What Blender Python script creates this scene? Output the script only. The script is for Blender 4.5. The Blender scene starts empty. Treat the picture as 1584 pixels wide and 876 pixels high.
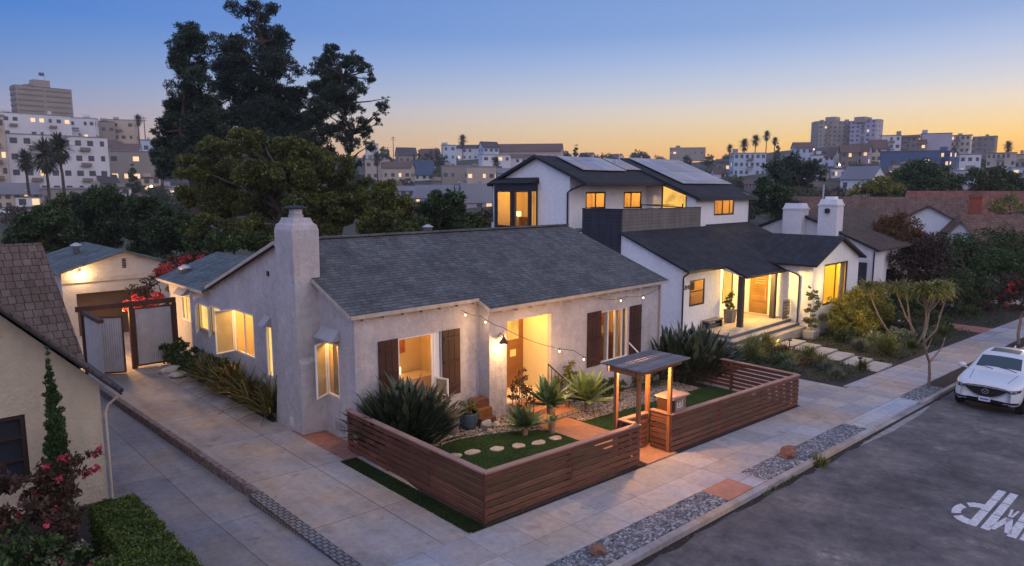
import bpy, math, random
import numpy as np
from mathutils import Vector, Matrix, noise
R = math.radians
SC = bpy.context.scene
COL = SC.collection
rnd = random.Random(7)

# ------------------------------------------------------------------ camera
YAW, PITCH, FPX = R(46.3), R(7.8), 1059.0
CAMZ = 6.6
cam_d = bpy.data.cameras.new('camera')
cam_d.sensor_width = 36.0
cam_d.lens = FPX / 1584.0 * 36.0
cam_d.clip_start = 0.1
cam_d.clip_end = 6000
cam = bpy.data.objects.new('camera', cam_d)
COL.objects.link(cam)
cam.location = (0, 0, CAMZ)
cam.rotation_euler = (R(90) - PITCH, 0, YAW - R(90))
SC.camera = cam

# ------------------------------------------------------------------ render and exposure
SC.view_settings.view_transform = 'Standard'
SC.view_settings.look = 'None'
SC.view_settings.gamma = 1
SC.view_settings.exposure = 0.20
SC.cycles.use_denoising = True
SC.cycles.max_bounces = 6
SC.cycles.diffuse_bounces = 3
SC.cycles.glossy_bounces = 3
SC.cycles.transparent_max_bounces = 6
SC.cycles.caustics_reflective = False
SC.cycles.caustics_refractive = False
SC.cycles.sample_clamp_indirect = 4

def lin(r, g, b):
    f = lambda c: c / 12.92 if c <= 0.04045 else ((c + 0.055) / 1.055) ** 2.4
    return (f(r / 255), f(g / 255), f(b / 255), 1)

# ------------------------------------------------------------------ dusk sky
SUN_AZ = R(2)          # the sunset lies down the street, to the right
w = bpy.data.worlds.new('World')
SC.world = w
w.use_nodes = True
nt = w.node_tree
for n in list(nt.nodes): nt.nodes.remove(n)
def NN(nt, t, **k):
    n = nt.nodes.new(t)
    for a, b in k.items(): setattr(n, a, b)
    return n
out = NN(nt, 'ShaderNodeOutputWorld')
tc = NN(nt, 'ShaderNodeTexCoord')
sep = NN(nt, 'ShaderNodeSeparateXYZ')
nt.links.new(tc.outputs['Generated'], sep.inputs[0])
def wmath(op, a, b=None, c=None):
    n = NN(nt, 'ShaderNodeMath', operation=op)
    for i, v in enumerate((a, b, c)):
        if v is None: continue
        if isinstance(v, (int, float)): n.inputs[i].default_value = v
        else: nt.links.new(v, n.inputs[i])
    return n.outputs[0]
X_, Y_, Z_ = sep.outputs
elev = wmath('MULTIPLY', wmath('ARCSINE', Z_), 1 / R(90))
hl = wmath('SQRT', wmath('MAXIMUM', wmath('SUBTRACT', 1.0, wmath('MULTIPLY', Z_, Z_)), 1e-4))
cosaz = wmath('DIVIDE', wmath('ADD', wmath('MULTIPLY', X_, math.cos(SUN_AZ)), wmath('MULTIPLY', Y_, math.sin(SUN_AZ))), hl)
def ramp(stops):
    n = NN(nt, 'ShaderNodeValToRGB')
    n.color_ramp.interpolation = 'B_SPLINE' if False else 'LINEAR'
    el = n.color_ramp.elements
    while len(el) > 1: el.remove(el[-1])
    for i, (d, c) in enumerate(stops):
        e = el[0] if i == 0 else el.new(d / 90.0)
        e.position = max(0, d / 90.0)
        e.color = lin(*c) if max(c) > 2.0 else (*c, 1)
    nt.links.new(elev, n.inputs[0])
    return n.outputs[0]
side = ramp([(0, (192, 158, 146)), (4, (156, 146, 166)), (5.5, (140, 144, 178)), (7, (116, 140, 186)), (9.5, (84, 128, 192)), (12, (56, 116, 196)), (20, (60, 108, 186)), (40, (118, 140, 192)), (90, (160, 172, 205))])
glow = ramp([(0, (242, 152, 70)), (2.6, (252, 186, 84)), (3.5, (252, 203, 108)), (4.8, (243, 214, 156)), (6.2, (228, 215, 195)), (7.8, (198, 203, 214)), (10, (164, 184, 218)), (12, (134, 163, 210)), (20, (98, 138, 200)), (40, (118, 140, 192)), (90, (160, 172, 205))])
fill_rear = ramp([(0, (.80, .64, .66)), (8, (1.08, .90, .98)), (20, (1.12, 1.02, 1.18)), (45, (.86, .86, 1.08)), (90, (.36, .42, .61))])  # lavender raised above dusk level, added to light the street-facing walls
fill_left = ramp([(0, (.40, .40, .54)), (8, (.46, .52, .88)), (20, (.46, .60, 1.16)), (45, (.54, .66, 1.14)), (90, (.36, .42, .61))])  # sky towards -X, tinted blue to cool the left-facing walls
def mixc(f, a, b):
    n = NN(nt, 'ShaderNodeMix', data_type='RGBA')
    nt.links.new(f, n.inputs['Factor']); nt.links.new(a, n.inputs['A']); nt.links.new(b, n.inputs['B'])
    return n.outputs['Result']
def mapr(v, a, b, smooth=True):
    n = NN(nt, 'ShaderNodeMapRange')
    n.interpolation_type = 'SMOOTHSTEP' if smooth else 'LINEAR'
    nt.links.new(v, n.inputs[0]); n.inputs[1].default_value = a; n.inputs[2].default_value = b
    return n.outputs[0]
front = mixc(mapr(cosaz, .10, .99, False), side, glow)
allsky = mixc(mapr(wmath('MULTIPLY', cosaz, -1), .1, .75), front, fill_left)
# behind the drone (towards -Y) the sky is brightened to fill the walls
allsky = mixc(mapr(wmath('MULTIPLY', wmath('DIVIDE', Y_, hl), -1), .1, .7), allsky, fill_rear)
bg = NN(nt, 'ShaderNodeBackground'); nt.links.new(allsky, bg.inputs[0]); bg.inputs[1].default_value = 1.0
sky = NN(nt, 'ShaderNodeTexSky', sky_type='NISHITA', sun_disc=False)
sky.sun_elevation = R(1.5); sky.sun_rotation = R(90) - SUN_AZ
bg2 = NN(nt, 'ShaderNodeBackground'); nt.links.new(sky.outputs[0], bg2.inputs[0]); bg2.inputs[1].default_value = 0.006
add = NN(nt, 'ShaderNodeAddShader')
nt.links.new(bg.outputs[0], add.inputs[0]); nt.links.new(bg2.outputs[0], add.inputs[1])
nt.links.new(add.outputs[0], out.inputs[0])

sun_d = bpy.data.lights.new('low_sun', 'SUN')
sun_d.energy = 0.35; sun_d.angle = R(12); sun_d.color = (1, .62, .38)
sun = bpy.data.objects.new('low_sun', sun_d); COL.objects.link(sun)
sv = Vector((math.cos(SUN_AZ) * math.cos(R(6)), math.sin(SUN_AZ) * math.cos(R(6)), math.sin(R(6))))
sun.rotation_euler = sv.to_track_quat('Z', 'Y').to_euler()

# ------------------------------------------------------------------ camera rays through image pixels (u, v), placing things to fit this view
FW = Vector((math.cos(YAW) * math.cos(PITCH), math.sin(YAW) * math.cos(PITCH), -math.sin(PITCH)))
RT = Vector((math.sin(YAW), -math.cos(YAW), 0))
UPV = RT.cross(FW)
CP = Vector((0, 0, CAMZ))
def ray(u, v): return FW + RT * ((u - 792) / FPX) - UPV * ((v - 438) / FPX)
def at(u, v, D): return CP + ray(u, v) * D
def onx(u, v, x): r = ray(u, v); return CP + r * (x / r.x)
def ony(u, v, y): r = ray(u, v); return CP + r * (y / r.y)
def gz(x, y=0):      # the street falls 5 % to the right
    z = -0.05 * (x - 8.35)
    return z if x < 75 else -3.33 - 0.02 * (x - 75)

# ------------------------------------------------------------------ materials
MATS = {}
class MT:
    def __init__(s, name, rough=.8, metal=0.0, spec=.3):
        s.m = bpy.data.materials.new(name); s.m.use_nodes = True
        s.nt = s.m.node_tree
        s.b = s.nt.nodes['Principled BSDF']
        s.b.inputs['Roughness'].default_value = rough
        s.b.inputs['Metallic'].default_value = metal
        s.b.inputs['Specular IOR Level'].default_value = spec
        MATS[name] = s.m
    def n(s, t, **k): return NN(s.nt, t, **k)
    def l(s, a, b): s.nt.links.new(a, b)
    def coord(s, kind='Object'):
        if kind == 'World':
            g = s.n('ShaderNodeNewGeometry'); return g.outputs['Position']
        c = s.n('ShaderNodeTexCoord'); return c.outputs[kind]
    def noise(s, scale, detail=4, rough=.55, vec=None, stretch=None):
        v = vec or s.coord('World')
        if stretch:
            mp = s.n('ShaderNodeMapping'); mp.inputs['Scale'].default_value = stretch
            s.l(v, mp.inputs[0]); v = mp.outputs[0]
        t = s.n('ShaderNodeTexNoise'); t.inputs['Scale'].default_value = scale
        t.inputs['Detail'].default_value = detail; t.inputs['Roughness'].default_value = rough
        s.l(v, t.inputs['Vector']); return t.outputs['Fac']
    def rmp(s, f, stops):
        r = s.n('ShaderNodeValToRGB'); el = r.color_ramp.elements
        while len(el) > 1: el.remove(el[-1])
        for i, (p, c) in enumerate(stops):
            e = el[0] if i == 0 else el.new(p)
            e.position = p; e.color = (*c, 1) if len(c) == 3 else c
        s.l(f, r.inputs[0]); return r.outputs['Color']
    def mix(s, f, a, b, mode='MIX'):
        m = s.n('ShaderNodeMix', data_type='RGBA', blend_type=mode)
        for k, v in (('Factor', f), ('A', a), ('B', b)):
            if isinstance(v, (int, float)): m.inputs[k].default_value = v
            elif isinstance(v, tuple): m.inputs[k].default_value = (*v, 1) if len(v) == 3 else v
            else: s.l(v, m.inputs[k])
        return m.outputs['Result']
    def math(s, op, a, b=0.0):
        m = s.n('ShaderNodeMath', operation=op)
        for i, v in enumerate((a, b)):
            if isinstance(v, (int, float)): m.inputs[i].default_value = v
            else: s.l(v, m.inputs[i])
        return m.outputs[0]
    def color(s, c):
        if isinstance(c, tuple): s.b.inputs['Base Color'].default_value = (*c, 1)
        else: s.l(c, s.b.inputs['Base Color'])
    def bump(s, h, strength=.3, dist=.01):
        b = s.n('ShaderNodeBump'); b.inputs['Strength'].default_value = strength; b.inputs['Distance'].default_value = dist
        s.l(h, b.inputs['Height']); s.l(b.outputs[0], s.b.inputs['Normal'])
def sc3(c, k): return tuple(min(1, x * k) for x in c)

def m_plain(name, c, rough=.7, var=.18, scale=3.0, bump=.15, bscale=60, metal=0.0, spec=.3):
    t = MT(name, rough, metal, spec)
    f = t.noise(scale, 5)
    t.color(t.rmp(f, [(.3, sc3(c, 1 - var)), (.7, sc3(c, 1 + var))]))
    if bump: t.bump(t.noise(bscale, 3), bump, .01)
    return t.m
def m_stucco(name, c, patch=.14, tone=(1, 1, 1)):
    t = MT(name, .92, spec=.12)
    big = t.noise(.7, 6, .65); fine = t.noise(5.5, 6, .7)
    a = t.rmp(big, [(.34, sc3(c, 1 - patch)), (.66, sc3(c, 1 + patch * .8))])
    k_ = 1.0 if patch > .1 else .35
    b = t.rmp(fine, [(.38, (1 - .15 * k_, 1 - .15 * k_, 1 - .14 * k_)), (.60, (1.07, 1.06, 1.05))])
    streak = t.noise(1.2, 5, .6, stretch=(3.2, 3.2, .35))
    cst = t.rmp(streak, [(.38, (1 - .10 * k_,) * 3), (.6, (1.02, 1.02, 1.02))])
    t.color(t.mix(.75, t.mix(.7, a, b, 'MULTIPLY'), cst, 'MULTIPLY'))
    h = t.math('ADD', t.noise(14, 6, .7), t.math('MULTIPLY', t.noise(4.5, 4, .6, stretch=(1, 1, .6)), 1.3))
    t.bump(h, 1.0, .03)
    return t.m
def m_shingle(name, c1, c2, mort, rowh=.15, w=.34, rough=.9, bumpk=.6, vari=.35):
    t = MT(name, rough, spec=.15)
    uv = t.coord('UV')
    br = t.n('ShaderNodeTexBrick'); br.offset = .37; br.offset_frequency = 2; br.squash = .8; br.squash_frequency = 3
    br.inputs['Color1'].default_value = (*c1, 1); br.inputs['Color2'].default_value = (*c2, 1)
    br.inputs['Mortar'].default_value = (*mort, 1); br.inputs['Scale'].default_value = 1
    br.inputs['Mortar Size'].default_value = .008; br.inputs['Mortar Smooth'].default_value = .4
    br.inputs['Bias'].default_value = -.1
    br.inputs['Brick Width'].default_value = w; br.inputs['Row Height'].default_value = rowh
    t.l(uv, br.inputs['Vector'])
    f = t.rmp(t.noise(1.1, 6, .7), [(.3, (1 - vari,) * 3), (.7, (1 + vari * .5,) * 3)])
    g = t.rmp(t.noise(38, 4, .8), [(.35, (.72,) * 3), (.68, (1.2,) * 3)])
    st = t.rmp(t.noise(2.0, 4, .6, vec=uv, stretch=(2.2, .25, 1)), [(.36, (.84, .83, .8)), (.62, (1.07,) * 3)])
    t.color(t.mix(1.0, t.mix(1.0, t.mix(1.0, br.outputs['Color'], f, 'MULTIPLY'), g, 'MULTIPLY'), st, 'MULTIPLY'))
    # saw-tooth courses: each row stands proud at its lower edge
    sp = t.n('ShaderNodeSeparateXYZ'); t.l(uv, sp.inputs[0])
    saw = t.math('FRACT', t.math('DIVIDE', sp.outputs[1], rowh))
    hh = t.math('ADD', t.math('MULTIPLY', t.math('SUBTRACT', 1.0, saw), 1.0), t.math('MULTIPLY', br.outputs['Fac'], -.7))
    t.bump(hh, bumpk, .02)
    return t.m
def m_wood(name, c, rough=.65, var=.35, axis='u'):
    t = MT(name, rough, spec=.25)
    uv = t.coord('UV')
    st = (1.2, 26, 1) if axis == 'u' else (26, 1.2, 1)
    g = t.noise(1.6, 6, .65, vec=uv, stretch=st)
    big = t.noise(.9, 4, .6)
    gm = t.n('ShaderNodeNewGeometry')
    isl = gm.outputs['Random Per Island']
    a = t.rmp(g, [(.3, sc3(c, 1 - var)), (.7, sc3(c, 1 + var))])
    b = t.rmp(isl, [(0, (.72, .70, .70)), (1, (1.22, 1.18, 1.15))])
    cc = t.rmp(big, [(.35, (.8, .8, .82)), (.65, (1.12, 1.1, 1.08))])
    t.color(t.mix(1, t.mix(1, a, b, 'MULTIPLY'), cc, 'MULTIPLY'))
    t.bump(g, .25, .004)
    return t.m
def m_slab(name, c, w=1.5, h=1.5, joint=.012, dark=.45, stain=.25, off=0.0, rot=0.0, blue=(1, 1, 1)):
    t = MT(name, .85, spec=.2)
    mp = t.n('ShaderNodeMapping'); mp.inputs['Rotation'].default_value = (0, 0, rot)
    t.l(t.coord('UV'), mp.inputs[0])
    br = t.n('ShaderNodeTexBrick'); br.offset = off; br.squash = 1
    br.inputs['Scale'].default_value = 1; br.inputs['Mortar Size'].default_value = joint; br.inputs['Mortar Smooth'].default_value = .3
    br.inputs['Brick Width'].default_value = w; br.inputs['Row Height'].default_value = h; br.inputs['Bias'].default_value = 0
    br.inputs['Color1'].default_value = (*sc3(c, .86), 1); br.inputs['Color2'].default_value = (*sc3(c, 1.12), 1)
    br.inputs['Mortar'].default_value = (*sc3(c, dark), 1)
    t.l(mp.outputs[0], br.inputs['Vector'])
    n1 = t.rmp(t.noise(.55, 7, .68), [(.3, (1 - stain,) * 3), (.5, (1, 1, 1)), (.72, (1 + stain * .45,) * 3)])
    n2 = t.rmp(t.noise(7, 6, .75), [(.32, (.82,) * 3), (.6, (1.06,) * 3)])
    n3 = t.rmp(t.noise(1.7, 3, .5), [(.60, (1, 1, 1)), (.72, (.80, .77, .76))])
    n4 = t.rmp(t.noise(.38, 5, .6), [(.36, (.84, .94, 1.10)), (.5, (1, 1, 1)), (.64, (1.14, .99, .82))])
    t.color(t.mix(1, t.mix(1, t.mix(1, t.mix(1, br.outputs['Color'], n1, 'MULTIPLY'), n2, 'MULTIPLY'), n3, 'MULTIPLY'), n4, 'MULTIPLY'))
    if w > 1:
        lk = t.b.inputs['Base Color'].links[0].from_socket
        ds = t.n('ShaderNodeTexVoronoi', feature='DISTANCE_TO_EDGE'); ds.inputs['Scale'].default_value = .45
        wob = t.n('ShaderNodeTexNoise'); wob.inputs['Scale'].default_value = 1.9; wob.inputs['Detail'].default_value = 6
        va = t.n('ShaderNodeVectorMath', operation='ADD'); vm = t.n('ShaderNodeVectorMath', operation='SCALE'); vm.inputs['Scale'].default_value = .9
        pos = t.coord('World'); t.l(pos, wob.inputs['Vector']); t.l(wob.outputs['Color'], vm.inputs[0]); t.l(pos, va.inputs[0]); t.l(vm.outputs[0], va.inputs[1]); t.l(va.outputs[0], ds.inputs['Vector'])
        cr = t.rmp(ds.outputs['Distance'], [(0, (.40, .38, .37)), (.003, (.8,) * 3), (.008, (1, 1, 1))]); mk = t.rmp(t.noise(.33, 3), [(.55, (0, 0, 0)), (.62, (.6,) * 3)])
        spots = t.rmp(t.noise(5.5, 3, .4), [(.70, (1, 1, 1)), (.77, (.66, .63, .62))])
        tyre = t.rmp(t.noise(.8, 5, .7, stretch=(1.6, .12, 1)), [(.36, (.80, .80, .82)), (.55, (1, 1, 1))])
        mm_ = t.mix(1, t.mix(1, t.mix(1, lk, t.mix(mk, (1, 1, 1), cr), 'MULTIPLY'), spots, 'MULTIPLY'), tyre if w > 2 else (1, 1, 1), 'MULTIPLY')
        t.color(mm_)
    h_ = t.math('ADD', t.math('MULTIPLY', br.outputs['Fac'], -2.0), t.noise(60, 4))
    t.bump(h_, .3, .006)
    return t.m
def m_asphalt(name='asphalt'):
    t = MT(name, .88, spec=.25)
    c = (.115, .112, .118)
    n1 = t.rmp(t.noise(.55, 9, .74), [(.36, (.52, .52, .55)), (.5, (.92, .91, .94)), (.60, (1.30, 1.22, 1.18)), (.70, (2.1, 1.95, 1.9))])
    n2 = t.rmp(t.noise(3.4, 7, .75), [(.30, (.72,) * 3), (.66, (1.24,) * 3)])
    n3 = t.rmp(t.noise(95, 3, .8), [(.3, (.6,) * 3), (.75, (1.4,) * 3)])
    spots = t.rmp(t.noise(.9, 8, .7), [(.60, (1, 1, 1)), (.72, (2.0, 1.9, 1.9))])
    # cracks
    ds = t.n('ShaderNodeTexVoronoi', feature='DISTANCE_TO_EDGE'); ds.inputs['Scale'].default_value = .42
    wob = t.n('ShaderNodeTexNoise'); wob.inputs['Scale'].default_value = 1.7; wob.inputs['Detail'].default_value = 5
    va = t.n('ShaderNodeVectorMath', operation='ADD'); vm = t.n('ShaderNodeVectorMath', operation='SCALE'); vm.inputs['Scale'].default_value = 1.1
    pos = t.coord('World'); t.l(pos, wob.inputs['Vector']); t.l(wob.outputs['Color'], vm.inputs[0]); t.l(pos, va.inputs[0]); t.l(vm.outputs[0], va.inputs[1])
    t.l(va.outputs[0], ds.inputs['Vector'])
    cr = t.rmp(ds.outputs['Distance'], [(0, (.45, .45, .47)), (.012, (.7,) * 3), (.03, (1, 1, 1))])
    x = (c[0], c[1], c[2])
    col = t.mix(1, n1, x, 'MULTIPLY')
    for k in (n2, n3, spots): col = t.mix(1, col, k, 'MULTIPLY')
    col = t.mix(.35, col, cr, 'MULTIPLY')
    t.color(col)
    t.bump(t.noise(120, 3), .5, .01)
    return t.m
def m_leaf(name, c1, c2, c3=None, rough=.6, trans=.18, spec=.3, scale=.8):
    t = MT(name, rough, spec=spec)
    g = t.n('ShaderNodeNewGeometry')
    oi = t.n('ShaderNodeObjectInfo')
    a = t.rmp(g.outputs['Random Per Island'], [(0, c1), (.6, c2), (1, c3 or sc3(c2, 1.4))])
    b = t.rmp(t.noise(scale, 4, .6), [(.32, (.62, .66, .62)), (.66, (1.28, 1.25, 1.12))])
    o = t.rmp(oi.outputs['Random'], [(0, (.78, .82, .85)), (1, (1.2, 1.15, 1.0))])
    col = t.mix(1, t.mix(1, a, b, 'MULTIPLY'), o, 'MULTIPLY')
    t.color(col)
    if trans:
        tr = t.n('ShaderNodeBsdfTranslucent'); t.l(col, tr.inputs[0])
        mx = t.n('ShaderNodeMixShader'); mx.inputs[0].default_value = trans
        t.l(t.b.outputs[0], mx.inputs[1]); t.l(tr.outputs[0], mx.inputs[2])
        t.l(mx.outputs[0], t.nt.nodes['Material Output'].inputs['Surface'])
    return t.m
def m_emit(name, c, s, folds=0.0, c2=None, soft=True, scale=1.2):
    """a lit window: warm room seen through glass, brighter and dimmer patches of the room and curtain folds"""
    t = MT(name, .12, spec=.5)
    uv = t.coord('UV')
    n1 = t.noise(scale, 3, .5, vec=uv, stretch=(1, .6, 1))
    col = t.rmp(n1, [(.3, sc3(c2 or c, .60)), (.48, c), (.70, sc3(c, 1.0))])
    vo = t.n('ShaderNodeTexVoronoi', distance='CHEBYCHEV'); vo.inputs['Scale'].default_value = 1.5; t.l(uv, vo.inputs['Vector'])
    blk = t.rmp(vo.outputs['Color'], [(.0, (.55, .48, .36)), (.35, (.9, .87, .8)), (.6, (1, 1, 1))])
    col = t.mix(.28, col, blk, 'MULTIPLY')
    if folds:
        wv = t.n('ShaderNodeTexWave', bands_direction='X'); wv.inputs['Scale'].default_value = folds
        wv.inputs['Distortion'].default_value = 1.0; wv.inputs['Detail'].default_value = 2; t.l(uv, wv.inputs['Vector'])
        col = t.mix(.8, col, t.rmp(wv.outputs['Fac'], [(.1, (.55, .5, .45)), (.7, (1, 1, 1))]), 'MULTIPLY')
    t.color((.02, .02, .02))
    t.l(col, t.b.inputs['Emission Color']); t.b.inputs['Emission Strength'].default_value = s
    return t.m
def m_bulb(name, c, s):
    t = MT(name, .3); t.color((.8, .7, .5))
    t.b.inputs['Emission Color'].default_value = (*c, 1); t.b.inputs['Emission Strength'].default_value = s
    return t.m

STUCCO = m_stucco('lavender_stucco', (.50, .465, .475))
STUCCO_W = m_stucco('white_stucco', (.66, .65, .67), .06)
SIDING_W = m_stucco('white_smooth_wall', (.76, .76, .78), .04)
CREAM = m_stucco('cream_stucco', (.48, .42, .325), .08)
GARAGE = m_stucco('garage_stucco', (.46, .42, .40), .08)
ROOF_A = m_shingle('grey_shingle', (.100, .103, .110), (.150, .152, .156), (.03, .033, .04), rowh=.145, w=.32, bumpk=.9, vari=.3)
ROOF_T = m_shingle('blue_grey_shingle', (.10, .125, .14), (.15, .175, .19), (.04, .045, .05))
ROOF_D = m_shingle('charcoal_shingle', (.036, .038, .048), (.050, .052, .062), (.022, .022, .028), rowh=.14, w=.3, bumpk=.3)
ROOF_B = m_shingle('brown_shake', (.13, .095, .080), (.185, .14, .12), (.035, .025, .02), rowh=.24, w=.19, bumpk=1.0, vari=.35)
ROOF_R = m_shingle('brown_tile', (.16, .095, .075), (.21, .13, .105), (.05, .03, .025), rowh=.33, w=.3, bumpk=.9)
ROOF_RED = m_shingle('red_tile', (.22, .09, .065), (.28, .12, .085), (.06, .03, .02), rowh=.33, w=.3)
ROOF_G = m_shingle('grey_far_roof', (.16, .155, .165), (.21, .205, .21), (.1, .1, .1), rowh=.4, w=.6, bumpk=.2)
TRIM_W = m_plain('white_trim', (.62, .58, .55), .6, .06, 2, .05)
TRIM_EAVE = m_plain('weathered_cream_trim', (.42, .36, .31), .7, .15, 5, .1)
FRAME_W = m_plain('white_frame', (.80, .78, .74), .5, .04, 2, .0)
FRAME_D = m_plain('dark_frame', (.035, .022, .018), .45, .1, 2, .0)
DARKMETAL = m_plain('dark_metal', (.03, .03, .035), .45, .1, 2, .0, metal=.3)
NAVY = m_shingle('slate_siding', (.042, .046, .062), (.048, .052, .068), (.02, .02, .03), rowh=.18, w=30, bumpk=.5, vari=.15)
GREYSID = m_shingle('grey_siding', (.17, .155, .15), (.19, .175, .17), (.08, .07, .07), rowh=.18, w=30, bumpk=.5, vari=.15)
SHUT = m_wood('shutter_wood', (.055, .026, .020), .6, .25, 'v')
REDWOOD = m_wood('redwood', (.135, .056, .037), .6, .45)
REDWOOD_L = m_wood('redwood_cap', (.30, .185, .15), .6, .25)
DOORWOOD = m_wood('door_wood', (.22, .10, .035), .5, .3)
POSTWOOD = m_wood('post_wood', (.26, .115, .05), .55, .3, 'v')
DECKSTONE = m_plain('step_grey', (.12, .12, .145), .7, .15, 3, .1)
PORCHTILE = m_slab('porch_paving', (.42, .36, .30), .6, .6, .006, .6, .12)
CONC = m_slab('driveway_concrete', (.37, .305, .265), 2.45, 2.9, .013, .42, .30)
CONC_L = m_slab('left_driveway_concrete', (.25, .225, .225), 2.3, 3.3, .012, .5, .30)
SIDEW = m_slab('sidewalk_concrete', (.37, .335, .325), .98, .95, .009, .6, .22)
SIDEW2 = m_slab('walk_concrete', (.36, .33, .34), 2.4, 1.5, .012, .5, .18)
APRON = m_slab('apron_concrete', (.42, .41, .43), 2.0, .38, .010, .7, .12)
KERB = m_slab('kerb_concrete', (.36, .32, .30), 3.0, 3, .01, .5, .3)
PADS = m_plain('pad_concrete', (.36, .33, .31), .8, .12, 3, .15)
REDBRICK = m_slab('red_pavers', (.33, .15, .11), .2, .1, .008, .6, .2, off=.5)
TERRA = m_slab('terracotta_path', (.40, .21, .13), .6, .3, .004, .8, .18, off=.5)
PATHRED = m_plain('red_concrete', (.33, .16, .12), .8, .15, 4, .2)
ASPH = m_asphalt()
SOIL = m_plain('dark_soil', (.030, .023, .020), .95, .4, 12, .8, 40)
SCRUB = m_plain('dry_scrub_ground', (.060, .058, .038), .95, .4, .12, .6, 2)
TURF = m_plain('short_turf', (.022, .060, .014), .9, .35, 20, .9, 120)
WHITEPAINT = m_plain('road_paint', (.52, .52, .56), .8, .28, 16, .3)
GUTTER = m_plain('pale_gutter', (.24, .235, .24), .85, .25, 2.5, .2)
METAL = m_plain('galvanised_metal', (.42, .42, .45), .45, .12, 4, .05, metal=.55)
CORR = m_plain('corrugated_metal', (.50, .48, .50), .45, .10, 3, .0, metal=.25)
BRICK = m_slab('brick', (.24, .075, .05), .22, .075, .01, 1.2, .2, off=.5)
BARK = m_plain('bark', (.075, .052, .042), .95, .35, 6, .8, 20)
BARK_L = m_plain('pale_bark', (.22, .16, .12), .9, .3, 8, .6, 30)
STONE = m_plain('pale_stone', (.46, .38, .30), .85, .25, 6, .5, 25)
ROCKRED = m_plain('reddish_rock', (.20, .10, .07), .9, .35, 9, .8, 20)
GLAZED = m_plain('glazed_pot', (.06, .10, .12), .25, .2, 6, .0)
CLAY = m_plain('clay_pot', (.16, .10, .08), .7, .2, 6, .1)
PLANTER = m_plain('concrete_planter', (.17, .165, .17), .7, .12, 5, .1)
SOLAR = m_slab('solar_cells', (.40, .37, .38), 1.0, 1.7, .018, .35, .05)
SOLAR.node_tree.nodes['Principled BSDF'].inputs['Roughness'].default_value = .45
SOLAR.node_tree.nodes['Principled BSDF'].inputs['Metallic'].default_value = .15
DARKGLASS = m_plain('dark_glass', (.025, .03, .04), .12, .2, 1, 0, spec=.6)
FARGLASS = m_plain('far_dark_glass', (.055, .06, .08), .35, .3, .5, 0, spec=.4)
SASHGLASS = m_plain('sash_glass', (.36, .31, .20), .2, .2, 2, 0, spec=.5)
WIN = m_emit('lit_window', (.92, .50, .10), 1.05)
WIN_S = m_emit('lit_side_window', (.92, .55, .15), 1.15, scale=2.2)
WIN_Y = m_emit('lit_yellow_window', (.92, .56, .05), 1.0)
WIN_C = m_emit('lit_curtained_window', (.84, .48, .15), .95, folds=.9)
WIN_P = m_emit('lit_picture_window', (.92, .44, .07), 1.05, scale=1.8)
BULB = m_bulb('warm_bulb', (1, .62, .25), 14)
BULB_S = m_bulb('string_bulb', (1, .58, .22), 8)
FAR_LIT = m_bulb('far_lit_window', (1, .58, .25), .75)

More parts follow.
